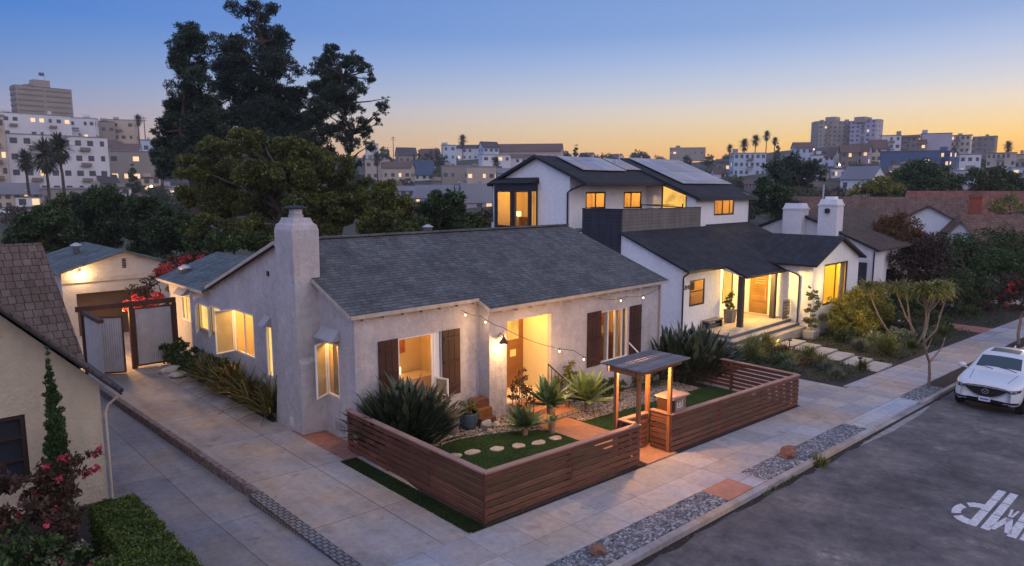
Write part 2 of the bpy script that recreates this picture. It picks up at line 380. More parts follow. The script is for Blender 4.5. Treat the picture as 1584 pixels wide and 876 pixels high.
# ------------------------------------------------------------------ mesh helpers
OFF = {}
class MB:
    def __init__(s): s.v, s.f, s.m = [], [], []
    def poly(s, pts, mi=0):
        k = len(s.v); s.v += [tuple(p) for p in pts]; s.f.append(tuple(range(k, k + len(pts)))); s.m.append(mi); return s
    def hexa(s, p, mi=0):     # p: 4 bottom points (ccw), 4 top points
        k = len(s.v); s.v += [tuple(q) for q in p]
        for f in ((3, 2, 1, 0), (4, 5, 6, 7), (0, 1, 5, 4), (1, 2, 6, 5), (2, 3, 7, 6), (3, 0, 4, 7)):
            s.f.append(tuple(k + i for i in f)); s.m.append(mi)
        return s
    def box(s, x0, x1, y0, y1, z0, z1, mi=0):
        return s.hexa([(x0, y0, z0), (x1, y0, z0), (x1, y1, z0), (x0, y1, z0), (x0, y0, z1), (x1, y0, z1), (x1, y1, z1), (x0, y1, z1)], mi)
    def sbox(s, x0, x1, y0, y1, d0, d1, mi=0):   # follows the ground slope
        return s.hexa([(x, y, gz(x) + d0) for x, y in ((x0, y0), (x1, y0), (x1, y1), (x0, y1))] + [(x, y, gz(x) + d1) for x, y in ((x0, y0), (x1, y0), (x1, y1), (x0, y1))], mi)
    def sprism(s, xy, d0, d1, mi=0):
        return s.prism([(x, y, gz(x) + d0) for x, y in xy], (0, 0, d1 - d0), mi)
    def bar(s, p, q, w, h, up=(0, 0, 1), mi=0):
        p, q = Vector(p), Vector(q); d = (q - p).normalized(); u = Vector(up)
        sd = d.cross(u)
        if sd.length < 1e-5: sd = d.cross(Vector((1, 0, 0)))
        sd.normalize(); u = sd.cross(d).normalized()
        a, b = sd * w / 2, u * h / 2
        return s.hexa([p - a - b, p + a - b, q + a - b, q - a - b, p - a + b, p + a + b, q + a + b, q - a + b], mi)
    def prism(s, pts, vec, mi=0):
        k = len(s.v); n = len(pts); vec = Vector(vec)
        s.v += [tuple(p) for p in pts] + [tuple(Vector(p) + vec) for p in pts]
        s.f.append(tuple(range(k + n - 1, k - 1, -1))); s.f.append(tuple(range(k + n, k + 2 * n))); s.m += [mi, mi]
        for i in range(n):
            j = (i + 1) % n; s.f.append((k + i, k + j, k + n + j, k + n + i)); s.m.append(mi)
        return s
    def tube(s, path, rs, n=8, mi=0, cap=True):
        path = [Vector(p) for p in path]
        if not hasattr(rs, '__len__'): rs = [rs] * len(path)
        k = len(s.v); prev = None
        for i, p in enumerate(path):
            d = (path[min(i + 1, len(path) - 1)] - path[max(i - 1, 0)]).normalized()
            a = (prev or (Vector((1, 0, 0)) if abs(d.x) < .9 else Vector((0, 1, 0))))
            a = (a - d * a.dot(d)).normalized(); prev = a; b = d.cross(a)
            for j in range(n):
                t = 2 * math.pi * j / n
                s.v.append(tuple(p + (a * math.cos(t) + b * math.sin(t)) * rs[i]))
        for i in range(len(path) - 1):
            for j in range(n):
                s.f.append((k + i * n + j, k + i * n + (j + 1) % n, k + (i + 1) * n + (j + 1) % n, k + (i + 1) * n + j)); s.m.append(mi)
        if cap:
            s.f.append(tuple(k + j for j in range(n - 1, -1, -1))); s.f.append(tuple(k + (len(path) - 1) * n + j for j in range(n))); s.m += [mi, mi]
        return s
    def lathe(s, c, prof, n=16, mi=0):
        return s.tube([(c[0], c[1], c[2] + z) for r, z in prof], [max(r, .001) for r, z in prof], n, mi)
    def lump(s, c, r, seed=0, jit=.25, flat=1.0, mi=0, sub=1):
        t = (1 + 5 ** .5) / 2
        P = [(-1, t, 0), (1, t, 0), (-1, -t, 0), (1, -t, 0), (0, -1, t), (0, 1, t), (0, -1, -t), (0, 1, -t), (t, 0, -1), (t, 0, 1), (-t, 0, -1), (-t, 0, 1)]
        F = [(0, 11, 5), (0, 5, 1), (0, 1, 7), (0, 7, 10), (0, 10, 11), (1, 5, 9), (5, 11, 4), (11, 10, 2), (10, 7, 6), (7, 1, 8), (3, 9, 4), (3, 4, 2), (3, 2, 6), (3, 6, 8), (3, 8, 9), (4, 9, 5), (2, 4, 11), (6, 2, 10), (8, 6, 7), (9, 8, 1)]
        P = [Vector(p).normalized() for p in P]
        for _ in range(sub - 1):
            mid = {}; F2 = []
            def mm(a, b):
                key = (min(a, b), max(a, b))
                if key not in mid: P.append(((P[a] + P[b]) / 2).normalized()); mid[key] = len(P) - 1
                return mid[key]
            for a, b, cc in F:
                ab, bc, ca = mm(a, b), mm(b, cc), mm(cc, a); F2 += [(a, ab, ca), (b, bc, ab), (cc, ca, bc), (ab, bc, ca)]
            F = F2
        rr = random.Random(seed); k = len(s.v)
        rv = r if hasattr(r, '__len__') else (r, r, r * flat)
        for p in P:
            q = 1 + jit * (rr.random() * 2 - 1); s.v.append((c[0] + p.x * rv[0] * q, c[1] + p.y * rv[1] * q, c[2] + p.z * rv[2] * q))
        for f in F: s.f.append(tuple(k + i for i in f)); s.m.append(mi)
        return s
    def build(s, name, mats, parent=None, smooth=False, bevel=0, uv=True):
        off = OFF.get(parent.name, Vector((0, 0, 0))) if parent else Vector((0, 0, 0))
        me = bpy.data.meshes.new(name)
        me.from_pydata([(a - off.x, b - off.y, c - off.z) for a, b, c in s.v], [], s.f)
        if not isinstance(mats, (list, tuple)): mats = [mats]
        for m in mats: me.materials.append(m)
        if len(mats) > 1: me.polygons.foreach_set('material_index', s.m)
        if uv:
            ul = me.uv_layers.new(name='UVMap').data
            co = s.v
            for p in me.polygons:
                n = p.normal
                if abs(n.z) > .98: uu, vv = Vector((1, 0, 0)), Vector((0, 1, 0))
                else:
                    uu = Vector((-n.y, n.x, 0)).normalized(); vv = n.cross(uu)
                    if vv.z < 0: vv = -vv
                for li, vi in zip(p.loop_indices, p.vertices):
                    c = Vector(co[vi]); ul[li].uv = (c.dot(uu), c.dot(vv))
        if smooth: me.polygons.foreach_set('use_smooth', [True] * len(me.polygons))
        o = bpy.data.objects.new(name, me); COL.objects.link(o)
        OFF[o.name] = off.copy()
        if parent: o.parent = parent
        if bevel:
            b = o.modifiers.new('bevel', 'BEVEL'); b.width = bevel; b.segments = 2; b.limit_method = 'ANGLE'
        return o
def thing(name, label, cat, loc=(0, 0, 0), group=None, rz=0):
    o = bpy.data.objects.new(name, None); COL.objects.link(o); o.empty_display_size = .2
    o.location = loc; o.rotation_euler = (0, 0, rz); o['label'] = label; o['category'] = cat
    if group: o['group'] = group
    OFF[o.name] = Vector(loc)
    return o
def proto(name, label, cat, group=None):   # built at the world origin and moved afterwards
    return thing(name, label, cat, (0, 0, 0), group)
def tag(o, label, cat, group=None, base=None):
    o['label'] = label; o['category'] = cat
    if group: o['group'] = group
    if base is not None:
        b = Vector(base); o.data.transform(Matrix.Translation(-b)); o.location = b
    return o
def structure(o, kind='structure'): o['kind'] = kind; return o
KIDS = {}
def dup(root, loc, rz=0, scale=1, label=None, group=None):
    def cp(o, par):
        c = o.copy(); COL.objects.link(c)
        if par: c.parent = par
        for ch in list(o.children): cp(ch, c)
        return c
    r = cp(root, None); r.location = loc; r.rotation_euler = (0, 0, rz)
    r.scale = scale if hasattr(scale, '__len__') else (scale,) * 3
    if label: r['label'] = label
    if group: r['group'] = group
    return r
def lamp(name, loc, power, color=(1, .62, .28), r=.05, kind='POINT', rot=None, parent=None, spot=None):
    d = bpy.data.lights.new(name, kind); d.energy = power; d.color = color
    if kind in ('POINT', 'SPOT'): d.shadow_soft_size = r
    if spot: d.spot_size = spot; d.spot_blend = .6
    o = bpy.data.objects.new(name, d); COL.objects.link(o)
    if parent: o.parent = parent; o.location = Vector(loc) - OFF[parent.name]
    else: o.location = loc
    if rot: o.rotation_euler = rot
    return o

# walls: s runs along d from P, z is absolute height; holes (s0, s1, z0, z1)
def wall(mb, P, d, s0, s1, z0, z1, holes=(), depth=.12, inward=(0, 1, 0), mi=0):
    P, d, nn = Vector(P), Vector(d), Vector(inward)
    S = sorted({s0, s1} | {h[0] for h in holes} | {h[1] for h in holes}); Z = sorted({z0, z1} | {h[2] for h in holes} | {h[3] for h in holes})
    pt = lambda s_, z_, k=0: tuple(Vector((P.x, P.y, 0)) + d * s_ + nn * k + Vector((0, 0, z_)))
    for a, b in zip(S, S[1:]):
        for c, e in zip(Z, Z[1:]):
            ms, mz = (a + b) / 2, (c + e) / 2
            if any(h[0] < ms < h[1] and h[2] < mz < h[3] for h in holes): continue
            mb.poly([pt(a, c), pt(b, c), pt(b, e), pt(a, e)], mi)
    for a, b, c, e in holes:
        mb.poly([pt(a, c), pt(b, c), pt(b, c, depth), pt(a, c, depth)], mi); mb.poly([pt(a, e), pt(b, e), pt(b, e, depth), pt(a, e, depth)], mi)
        mb.poly([pt(a, c), pt(a, e), pt(a, e, depth), pt(a, c, depth)], mi); mb.poly([pt(b, c), pt(b, e), pt(b, e, depth), pt(b, c, depth)], mi)
def window(parent, P, d, inward, s0, s1, z0, z1, pane, frame, depth=.1, fw=.06, mv=(), mh=(), name='window', proud=0.0):
    """frame with mullions at the outer part of the opening, glass pane behind it"""
    P, d, nn = Vector((P[0], P[1], 0)), Vector(d), Vector(inward)
    k = depth * .45 - proud
    pt = lambda s_, z_, kk: P + d * s_ + nn * kk + Vector((0, 0, z_))
    mb = MB()
    mb.bar(pt(s0 + fw / 2, z0, k), pt(s0 + fw / 2, z1, k), fw, .05, nn); mb.bar(pt(s1 - fw / 2, z0, k), pt(s1 - fw / 2, z1, k), fw, .05, nn)
    mb.bar(pt(s0 + fw, z0 + fw / 2, k), pt(s1 - fw, z0 + fw / 2, k), .05, fw, (0, 0, 1)); mb.bar(pt(s0 + fw, z1 - fw / 2, k), pt(s1 - fw, z1 - fw / 2, k), .05, fw, (0, 0, 1))
    for m in mv:
        sm = s0 + (s1 - s0) * m; mb.bar(pt(sm, z0 + fw, k), pt(sm, z1 - fw, k), fw * .7, .044, nn)
    for m in mh:
        zm = z0 + (z1 - z0) * m; mb.bar(pt(s0 + fw, zm, k), pt(s1 - fw, zm, k), .038, fw * .6, (0, 0, 1))
    f = mb.build(name, frame, parent)
    g = MB(); g.poly([pt(s0 + .003, z0 + .003, depth - .01), pt(s1 - .003, z0 + .003, depth - .01), pt(s1 - .003, z1 - .003, depth - .01), pt(s0 + .003, z1 - .003, depth - .01)])
    g.build('pane', pane, f)
    return f
GLASS_T = None
def room(parent, P, d, inward, s0, s1, z0, z1, dep=1.1, power=26, col=(1, .52, .14), items=(), gap=.14, pad=.35, wallc=None):
    """a real lit room behind a window: walls, a lamp near the ceiling and a few furnishings"""
    global GLASS_T
    P, d, nn = Vector((P[0], P[1], 0)), Vector(d), Vector(inward)
    pt = lambda s_, z_, k: P + d * s_ + nn * k + Vector((0, 0, z_))
    a, b_, c, e = s0 - pad, s1 + pad, z0 - .35, z1 + .12; k0, k1 = gap, gap + dep
    mb = MB()
    mb.poly([pt(a, c, k1), pt(b_, c, k1), pt(b_, e, k1), pt(a, e, k1)]); mb.poly([pt(a, c, k0), pt(a, c, k1), pt(a, e, k1), pt(a, e, k0)]); mb.poly([pt(b_, c, k0), pt(b_, c, k1), pt(b_, e, k1), pt(b_, e, k0)])
    mb.poly([pt(a, c, k0), pt(b_, c, k0), pt(b_, c, k1), pt(a, c, k1)]); mb.poly([pt(a, e, k0), pt(b_, e, k0), pt(b_, e, k1), pt(a, e, k1)])
    # inner face of the outer wall around the opening
    for q in ((a, s0, c, e), (s1, b_, c, e), (s0, s1, c, z0), (s0, s1, z1, e)): mb.poly([pt(q[0], q[2], k0), pt(q[1], q[2], k0), pt(q[1], q[3], k0), pt(q[0], q[3], k0)])
    rm = mb.build('room', wallc or ROOMW, parent)
    for (nm_, i0, i1, j0, j1, kk, tk, m_) in items:
        MB().hexa([pt(i0, j0, kk), pt(i1, j0, kk), pt(i1, j0, kk + tk), pt(i0, j0, kk + tk), pt(i0, j1, kk), pt(i1, j1, kk), pt(i1, j1, kk + tk), pt(i0, j1, kk + tk)]).build(nm_, m_, rm)
    c_ = pt((s0 + s1) / 2, e - .10, gap + dep * .35)
    lamp('room_lamp', c_, power, col, .06)
def glass_mat():
    t = MT('window_glass', .05); nt2 = t.nt; o = nt2.nodes['Material Output']; tr = NN(nt2, 'ShaderNodeBsdfTransparent'); gl = NN(nt2, 'ShaderNodeBsdfGlossy'); gl.inputs['Roughness'].default_value = .03
    mx = NN(nt2, 'ShaderNodeMixShader'); mx.inputs[0].default_value = .07; nt2.links.new(tr.outputs[0], mx.inputs[1]); nt2.links.new(gl.outputs[0], mx.inputs[2]); nt2.links.new(mx.outputs[0], o.inputs['Surface']); return t.m
GLASSM = glass_mat()
ROOMW = m_plain('warm_room_wall', (.68, .52, .29), .9, .06, 1.5, 0)
FURN = m_plain('brown_furniture', (.16, .075, .03), .6, .25, 4, 0)
CURT = m_slab('curtain_cloth', (.52, .42, .27), .085, 9, .022, .55, .05)
CURT_G = m_slab('grey_curtain_cloth', (.34, .33, .34), .085, 9, .022, .55, .05)
ART = m_plain('warm_artwork', (.34, .12, .04), .7, .5, 5, 0)
BEDM = m_plain('pale_bedding', (.60, .48, .34), .9, .1, 3, .2)
LAMPSH = m_bulb('lamp_shade_glow', (1, .66, .28), 2.6)
def roof_slab(mb, a, b, c, d, th=.12, mi=0):   # a,b eave ; c,d ridge
    mb.hexa([Vector(p) - Vector((0, 0, th)) for p in (a, b, c, d)] + [Vector(p) for p in (a, b, c, d)], mi)

# ------------------------------------------------------------------ foliage helpers
def quads_mesh(name, pts4, mat):
    """pts4: (n,4,3) array"""
    n = len(pts4); me = bpy.data.meshes.new(name)
    me.vertices.add(n * 4); me.vertices.foreach_set('co', np.asarray(pts4, dtype=np.float32).ravel())
    me.loops.add(n * 4); me.loops.foreach_set('vertex_index', np.arange(n * 4, dtype=np.int32))
    me.polygons.add(n); me.polygons.foreach_set('loop_start', np.arange(0, n * 4, 4, dtype=np.int32))
    me.update(calc_edges=True); me.materials.append(mat)
    return me
def leaf_quads(centres, size, rng, aspect=.55, outward=None, droop=0.0, up=.25):
    n = len(centres)
    d = rng.normal(size=(n, 3))
    if outward is not None: d += outward * 1.2
    d[:, 2] += up - droop
    d /= np.linalg.norm(d, axis=1)[:, None] + 1e-9
    e = rng.normal(size=(n, 3)); e -= d * (e * d).sum(1)[:, None]; e /= np.linalg.norm(e, axis=1)[:, None] + 1e-9
    L = size * rng.uniform(.6, 1.35, (n, 1)); W = L * aspect
    base = centres - d * L * .5; tip = centres + d * L * .5
    return np.stack([base, centres + e * W * .5, tip, centres - e * W * .5], axis=1)
def crown(blobs, n, size, seed=1, clumps=26, spread=.32, aspect=.55, droop=0.0, up=.25, fill=.55):
    """leaf clumps on and inside a set of ellipsoids (cx,cy,cz,rx,ry,rz)"""
    rng = np.random.default_rng(seed); B = np.array(blobs, float)
    vol = (B[:, 3] * B[:, 4] * B[:, 5]) ** .667; pr = vol / vol.sum()
    C_, O_, R_ = [], [], []
    nc = int(clumps * len(B))
    idx = rng.choice(len(B), nc, p=pr)
    dirs = rng.normal(size=(nc, 3)); dirs /= np.linalg.norm(dirs, axis=1)[:, None]
    rad = rng.uniform(fill, 1.0, (nc, 1))
    cc = B[idx, :3] + dirs * rad * B[idx, 3:6]
    cr = spread * B[idx, 3:6].mean(1) * rng.uniform(.6, 1.3, nc)
    k = rng.choice(nc, n, p=cr ** 2 / (cr ** 2).sum())
    off = rng.normal(size=(n, 3)); off /= np.linalg.norm(off, axis=1)[:, None]
    off *= rng.uniform(.2, 1.0, (n, 1)) ** .6
    pos = cc[k] + off * cr[k][:, None] * np.array([1, 1, .75])
    return leaf_quads(pos, size, rng, aspect, off, droop, up)
def pblobs(lst, D, dj=1.0, seed=0, flat=1.0):
    """blobs given in image pixels (u, v, radius), set at camera depth D"""
    r = random.Random(seed); o = []
    for u, v, q in lst:
        DD = D + r.uniform(-dj, dj); p = at(u, v, DD); k = q / FPX * DD
        o.append((p.x, p.y, p.z, k, k, k * flat))
    return o
def foliage(name, q, mat, parent):
    off = OFF[parent.name]; q = q - np.array([off.x, off.y, off.z])
    o = bpy.data.objects.new(name, quads_mesh(name, q, mat)); COL.objects.link(o); o.parent = parent; OFF[o.name] = off.copy()
    return o
def blades_mb(mb, base, n, L, W, seed, tilt=(10, 80), bend=.5, seg=5, fold=.15, stalk=0.0, jit=.08, azr=(0, 360)):
    rr = random.Random(seed); base = Vector(base)
    for i in range(n):
        az = R(rr.uniform(*azr)); tl = R(rr.uniform(*tilt)); l = L * rr.uniform(.7, 1.15); w_ = W * rr.uniform(.75, 1.2)
        p = base + Vector((rr.uniform(-jit, jit), rr.uniform(-jit, jit), 0))
        side = Vector((-math.sin(az), math.cos(az), 0)); k0 = len(mb.v)
        for j in range(seg + 1):
            t = j / seg
            a = tl + bend * t * t * rr.uniform(.8, 1.2)
            d = Vector((math.cos(az) * math.sin(a), math.sin(az) * math.sin(a), math.cos(a)))
            if stalk:
                ww = .012 if t < stalk else w_ * math.sin(math.pi * min(1, (t - stalk) / (1 - stalk)) ** .8 * .98 + .02)
                ww = max(ww, .01)
            else: ww = w_ * (math.sin(math.pi * (.18 + .82 * t)) ** .8 if t < .999 else .03)
            nrm = side.cross(d)
            mb.v += [tuple(p - side * ww / 2 + nrm * fold * ww), tuple(p), tuple(p + side * ww / 2 + nrm * fold * ww)]
            p = p + d * (l / seg)
        for j in range(seg):
            a = k0 + j * 3
            mb.f += [(a, a + 1, a + 4, a + 3), (a + 1, a + 2, a + 5, a + 4)]; mb.m += [0, 0]
L_OLIVE = m_leaf('olive_leaf', (.055, .070, .017), (.105, .122, .030), (.24, .23, .06), trans=.28, scale=.5)
L_PINE = m_leaf('pine_needle', (.012, .028, .022), (.026, .048, .036), (.050, .075, .052), trans=.05, scale=.35)
L_DARK = m_leaf('dark_leaf', (.014, .034, .014), (.036, .070, .024), (.11, .16, .055), scale=.55)
L_MID = m_leaf('mid_leaf', (.032, .052, .018), (.062, .088, .028), (.12, .14, .045))
L_HEDGE = m_leaf('hedge_leaf', (.045, .075, .012), (.085, .125, .022), (.15, .19, .04), scale=2.5)
L_YEL = m_leaf('yellow_green_leaf', (.10, .11, .025), (.20, .19, .045), (.36, .30, .08))
L_BUSH = m_leaf('golden_bush_leaf', (.09, .10, .02), (.19, .18, .035), (.36, .29, .06), scale=1.6)
L_RUST = m_leaf('rust_leaf', (.060, .030, .014), (.12, .055, .02), (.19, .09, .03))
L_DRYD = m_leaf('dark_brown_leaf', (.025, .018, .014), (.05, .032, .022), (.08, .045, .03))
L_BOP = m_leaf('broad_blade_leaf', (.020, .034, .022), (.042, .060, .036), (.10, .115, .07), rough=.4, trans=.06, scale=3, spec=.5)
L_AGAVE = m_leaf('agave_leaf', (.10, .16, .07), (.17, .24, .10), (.30, .36, .17), rough=.45, trans=.1, scale=3)
L_FLAX = m_leaf('flax_leaf', (.05, .052, .018), (.12, .095, .032), (.24, .18, .06), rough=.5, trans=.1, scale=2)
L_SILV = m_leaf('silver_leaf', (.10, .12, .09), (.18, .20, .15), (.30, .31, .23), scale=3)
L_GRASS = m_leaf('grass_blade', (.08, .10, .025), (.16, .18, .05), (.30, .28, .09), scale=3)
L_PINK = m_leaf('pink_petal', (.30, .03, .07), (.50, .05, .11), (.62, .14, .20), trans=.3, scale=3)
L_REDF = m_leaf('red_bract', (.32, .02, .03), (.48, .04, .06), (.6, .09, .10), trans=.3, scale=3)
L_BROWNR = m_leaf('bronze_leaf', (.035, .025, .022), (.07, .04, .032), (.11, .055, .04), scale=3)
L_CYP = m_leaf('cypress_leaf', (.018, .048, .016), (.035, .075, .025), (.06, .11, .035), scale=3)
L_PALM = m_leaf('palm_frond', (.030, .038, .020), (.060, .065, .030), (.11, .10, .05), scale=1)

def trunk_path(mb, p0, p1, r0, r1, wob=.15, seed=0, n=6, seg=8):
    rr = random.Random(seed); p0, p1 = Vector(p0), Vector(p1); L = (p1 - p0).length
    path, rs = [], []
    for i in range(n + 1):
        t = i / n; k = math.sin(math.pi * t) * wob * L * .2
        path.append(p0.lerp(p1, t) + Vector((rr.uniform(-k, k), rr.uniform(-k, k), 0))); rs.append(r0 + (r1 - r0) * t)
    mb.tube(path, rs, seg); return path

# ================================================================== SETTING: terrain
def ong(u, v, dz=0.0):
    r = ray(u, v); k = 0.05 * 8.35 + dz
    t = (k - CAMZ) / (r.z + 0.05 * r.x); return CP + r * t
SKT = [(-400, 205), (0, 205), (240, 225), (420, 240), (640, 246), (760, 240), (900, 252), (1080, 252), (1200, 236), (1330, 222), (1450, 243), (1584, 258), (2200, 270)]
def interp(tb, x):
    if x <= tb[0][0]: return tb[0][1]
    for (a, b), (c, d) in zip(tb, tb[1:]):
        if x <= c: return b + (d - b) * (x - a) / (c - a)
    return tb[-1][1]
def sst(a, b, x):
    t = max(0, min(1, (x - a) / (b - a))); return t * t * (3 - 2 * t)
RS = 480.0
def terrain(x, y):
    r = math.hypot(x, y); near = gz(max(-25, min(140, x))) - .32
    a = YAW - math.atan2(y, x)
    u = 792 + math.tan(max(-1.1, min(1.1, a))) * 1069 if abs(a) < 1.2 else (-400 if -math.pi * .75 < a < 0 else 2200)
    zs = CAMZ + (293 - interp(SKT, u)) / 1069 * RS * math.cos(max(-.8, min(.8, a)))
    if abs(a) > 1.2: zs = 10
    s = max(0, min(1.0, (r - 125) / (RS - 125)))
    far = -8 + (zs + 8) * s ** 1.3 - max(0, r - RS) * .05
    k = max(sst(40, 95, y), sst(150, 230, r))
    z = near + (far - near) * k
    if r > 120: z += noise.noise(Vector((x * .02, y * .02, 0))) * 2.0 * min(1, (r - 120) / 100)
    return z
mb = MB()
radii = [0] + [1.5 * 1.09 ** i for i in range(1, 95) if 1.5 * 1.09 ** i < 900]
NA = 240
for i, r_ in enumerate(radii[1:]):
    for j in range(NA):
        a = 2 * math.pi * j / NA; x, y = r_ * math.cos(a), r_ * math.sin(a); mb.v.append((x, y, terrain(x, y)))
for i in range(len(radii) - 2):
    for j in range(NA):
        mb.f.append((i * NA + j, (i + 1) * NA + j, (i + 1) * NA + (j + 1) % NA, i * NA + (j + 1) % NA)); mb.m.append(0)
mb.f.append(tuple(range(NA))); mb.m.append(0)
structure(mb.build('ground', SCRUB, smooth=True, uv=False))

def strip(name, mat, x0, x1, y0, y1, d1, d0=-.3, kind='structure'):
    return structure(MB().sbox(x0, x1, y0, y1, d0, d1).build(name, mat), kind)
# road, kerb, pavement
def long_s(mb, y0, y1, d0, d1, xs):
    for a, b in zip(xs, xs[1:]): mb.sbox(a, b, y0, y1, d0, d1)
    return mb
structure(long_s(MB(), -6.5, 6.92, -.3, -.13, [-60, 75, 150]).build('road', ASPH))
structure(MB().sbox(-60, 22.2, 6.92, 7.09, -.3, .0).sbox(22.2, 26.9, 6.92, 7.09, -.3, -.085).sbox(26.9, 75, 6.92, 7.09, -.3, .0).build('kerb', KERB, bevel=.02))
g = MB()
g.sprism([(20.2, 6.74), (22.6, 6.60), (25.6, 6.64), (27.6, 6.80), (25.0, 6.82), (22.0, 6.80)], -.129, -.124)
structure(g.build('gutter', GUTTER))
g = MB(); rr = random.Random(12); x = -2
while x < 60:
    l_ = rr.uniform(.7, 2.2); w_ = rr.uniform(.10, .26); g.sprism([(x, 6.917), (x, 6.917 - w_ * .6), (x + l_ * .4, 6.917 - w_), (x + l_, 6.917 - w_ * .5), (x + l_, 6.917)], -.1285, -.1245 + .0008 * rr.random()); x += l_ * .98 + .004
structure(g.build('kerb_shade_strip', SOIL))  # shade line at the kerb base, put in as a dark strip
rr = random.Random(33); lt = MB()
for i in range(420):
    xx = rr.uniform(3, 32); yy = 6.9 - abs(rr.gauss(0, .12)) if rr.random() < .7 else rr.uniform(2, 6.9); s_ = rr.uniform(.012, .03); a = rr.uniform(0, 3)
    z_ = gz(xx) - .121
    lt.poly([(xx, yy, z_), (xx + s_ * math.cos(a), yy + s_ * math.sin(a), z_ + .004), (xx + s_ * 1.2 * math.cos(a + .7), yy + s_ * 1.2 * math.sin(a + .7), z_ + .008), (xx + s_ * .8 * math.cos(a + 1.4), yy + s_ * .8 * math.sin(a + 1.4), z_ + .003)])
o = lt.build('leaf_litter', m_leaf('dead_leaf', (.10, .06, .03), (.17, .11, .06), (.30, .24, .15), trans=0), uv=False); o['kind'] = 'stuff'; o['label'] = 'dead leaves and grit lying along the kerb and on the asphalt'; o['category'] = 'leaf litter'
structure(long_s(MB(), 7.78, 9.52, -.3, 0, [-60, 27.0]).build('sidewalk', SIDEW))
structure(long_s(MB(), 7.78, 9.72, -.3, 0, [27.004, 75, 150]).build('pavement_far', SIDEW2))
strip('walk_slab', SIDEW2, 22.75, 26.75, 9.524, 13.6, -.004)
strip('verge_bed', SOIL, -60, 21.85, 7.094, 7.776, -.03)
strip('driveway_apron', APRON, 21.854, 27.0, 7.094, 7.776, -.012)
strip('verge_bed_far', SOIL, 27.004, 75, 7.094, 7.776, -.03)
strip('red_kerb_path', PATHRED, 13.45, 14.62, 7.094, 7.776, .004)
strip('pale_kerb_path', SIDEW2, 14.624, 15.25, 7.094, 7.776, .006)
# driveways
structure(MB().sprism([(5.72, 9.524), (8.05, 9.524), (8.9, 14.4), (8.9, 36), (5.0, 36), (5.40, 24.6), (5.75, 14)], -.3, .0).build('driveway', CONC))
structure(MB().hexa([(x, y, gz(x) - .4) for x, y in ((3.0, 9.524), (5.716, 9.524), (5.70, 14), (3.0, 14))] + [(3.0, 9.524, gz(3)), (5.716, 9.524, gz(5.7)), (5.70, 14, gz(5.7) - .17), (3.0, 14, gz(3) - .17)])
          .sprism([(2.6, 14.004), (5.62, 14.004), (5.25, 26.5), (2.6, 26.5)], -.4, -.17).build('neighbour_driveway', CONC_L))
structure(MB().hexa([(5.60, 13.9, gz(5.6) - .3), (5.80, 13.9, gz(5.6) - .3), (5.42, 24.8, gz(5.4) - .3), (5.20, 24.8, gz(5.4) - .3),
                     (5.60, 13.9, gz(5.6) + .07), (5.76, 13.9, gz(5.6) + .05), (5.36, 24.8, gz(5.4) + .06), (5.20, 24.8, gz(5.4) + .06)]).build('driveway_kerb', m_plain('weathered_dark_kerb', (.17, .125, .115), .9, .6, 9, .9, 30), bevel=.02))
COB = m_slab('cobble_band', (.20, .18, .18), .13, .13, .02, .35, .3, off=.5)
strip('cobble_band', COB, 5.52, 5.80, 9.56, 13.9, .006)
strip('brick_pad', REDBRICK, 8.12, 8.87, 14.45, 17.3, .008)
strip('side_turf_base', SOIL, 7.98, 8.5, 9.524, 14.4, -.004)
strip('plant_bed', SOIL, 8.05, 8.88, 18.3, 27.2, .012)
# front garden ground
strip('garden_soil', SOIL, 8.45, 22.7, 9.6, 15.2, -.01)
strip('house_pad', CONC, 8.95, 22.0, 15.2, 30, -.02)
strip('garden_path', TERRA, 13.85, 15.2, 9.55, 13.45, .022)
strip('next_bed', SOIL, 26.81, 60, 9.724, 15.8, -.01)
strip('next_bed_left', SOIL, 22.76, 26.81, 13.6, 26, -.01)
strip('next_side_yard', SIDEW2, 22.02, 29.5, 15.22, 40, -.012)

# turf as real blades (nobody could count them)
def turf(name, label, polys, n, seed, h=.035, keep=None):
    rng = np.random.default_rng(seed); P = []
    for (x0, x1, y0, y1, k) in polys:
        m = int(n * k); P.append(np.stack([rng.uniform(x0, x1, m), rng.uniform(y0, y1, m)], 1))
    P = np.concatenate(P)
    if keep: P = np.array([p for p in P if keep(p[0], p[1])])
    z = -.05 * (P[:, 0] - 8.35)
    c = np.stack([P[:, 0], P[:, 1], z + .015], 1)
    q = leaf_quads(c, h, rng, .28, None, 0, 1.6)
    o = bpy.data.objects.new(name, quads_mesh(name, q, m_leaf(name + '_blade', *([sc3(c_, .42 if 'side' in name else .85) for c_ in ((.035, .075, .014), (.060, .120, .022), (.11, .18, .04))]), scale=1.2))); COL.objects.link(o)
    o['kind'] = 'stuff'; o['label'] = label; o['category'] = 'grass'
def lawn_edge(x): return 12.15 + .75 * math.exp(-((x - 10.6) / 1.1) ** 2) if x < 13.8 else 12.6
edge = [ong(u, v) for u, v in ((888, 655), (841, 664), (800, 668), (772, 671), (745, 674), (722, 678), (698, 684), (675, 692))]
edge = [(p.x, p.y) for p in edge]
pts = [(8.62, 9.75), (13.84, 9.75), (13.84, edge[0][1])] + [e for e in edge if e[0] < 13.8] + [(8.62, edge[-1][1] + .3)]
def in_lawn(x, y):
    c = False
    for (x0, y0), (x1, y1) in zip(pts, pts[1:] + pts[:1]):
        if (y0 > y) != (y1 > y) and x < x0 + (y - y0) / (y1 - y0) * (x1 - x0): c = not c
    return c
structure(MB().sprism(pts, -.2, .012).build('lawn_left', TURF)); structure(MB().sbox(15.2, 22.6, 9.75, 12.9, -.2, .012).build('lawn_right', TURF))
turf('side_turf', 'short green turf strip at the foot of the redwood fence beside the driveway', [(7.98, 8.42, 9.55, 14.4, 1)], 34000, 3)
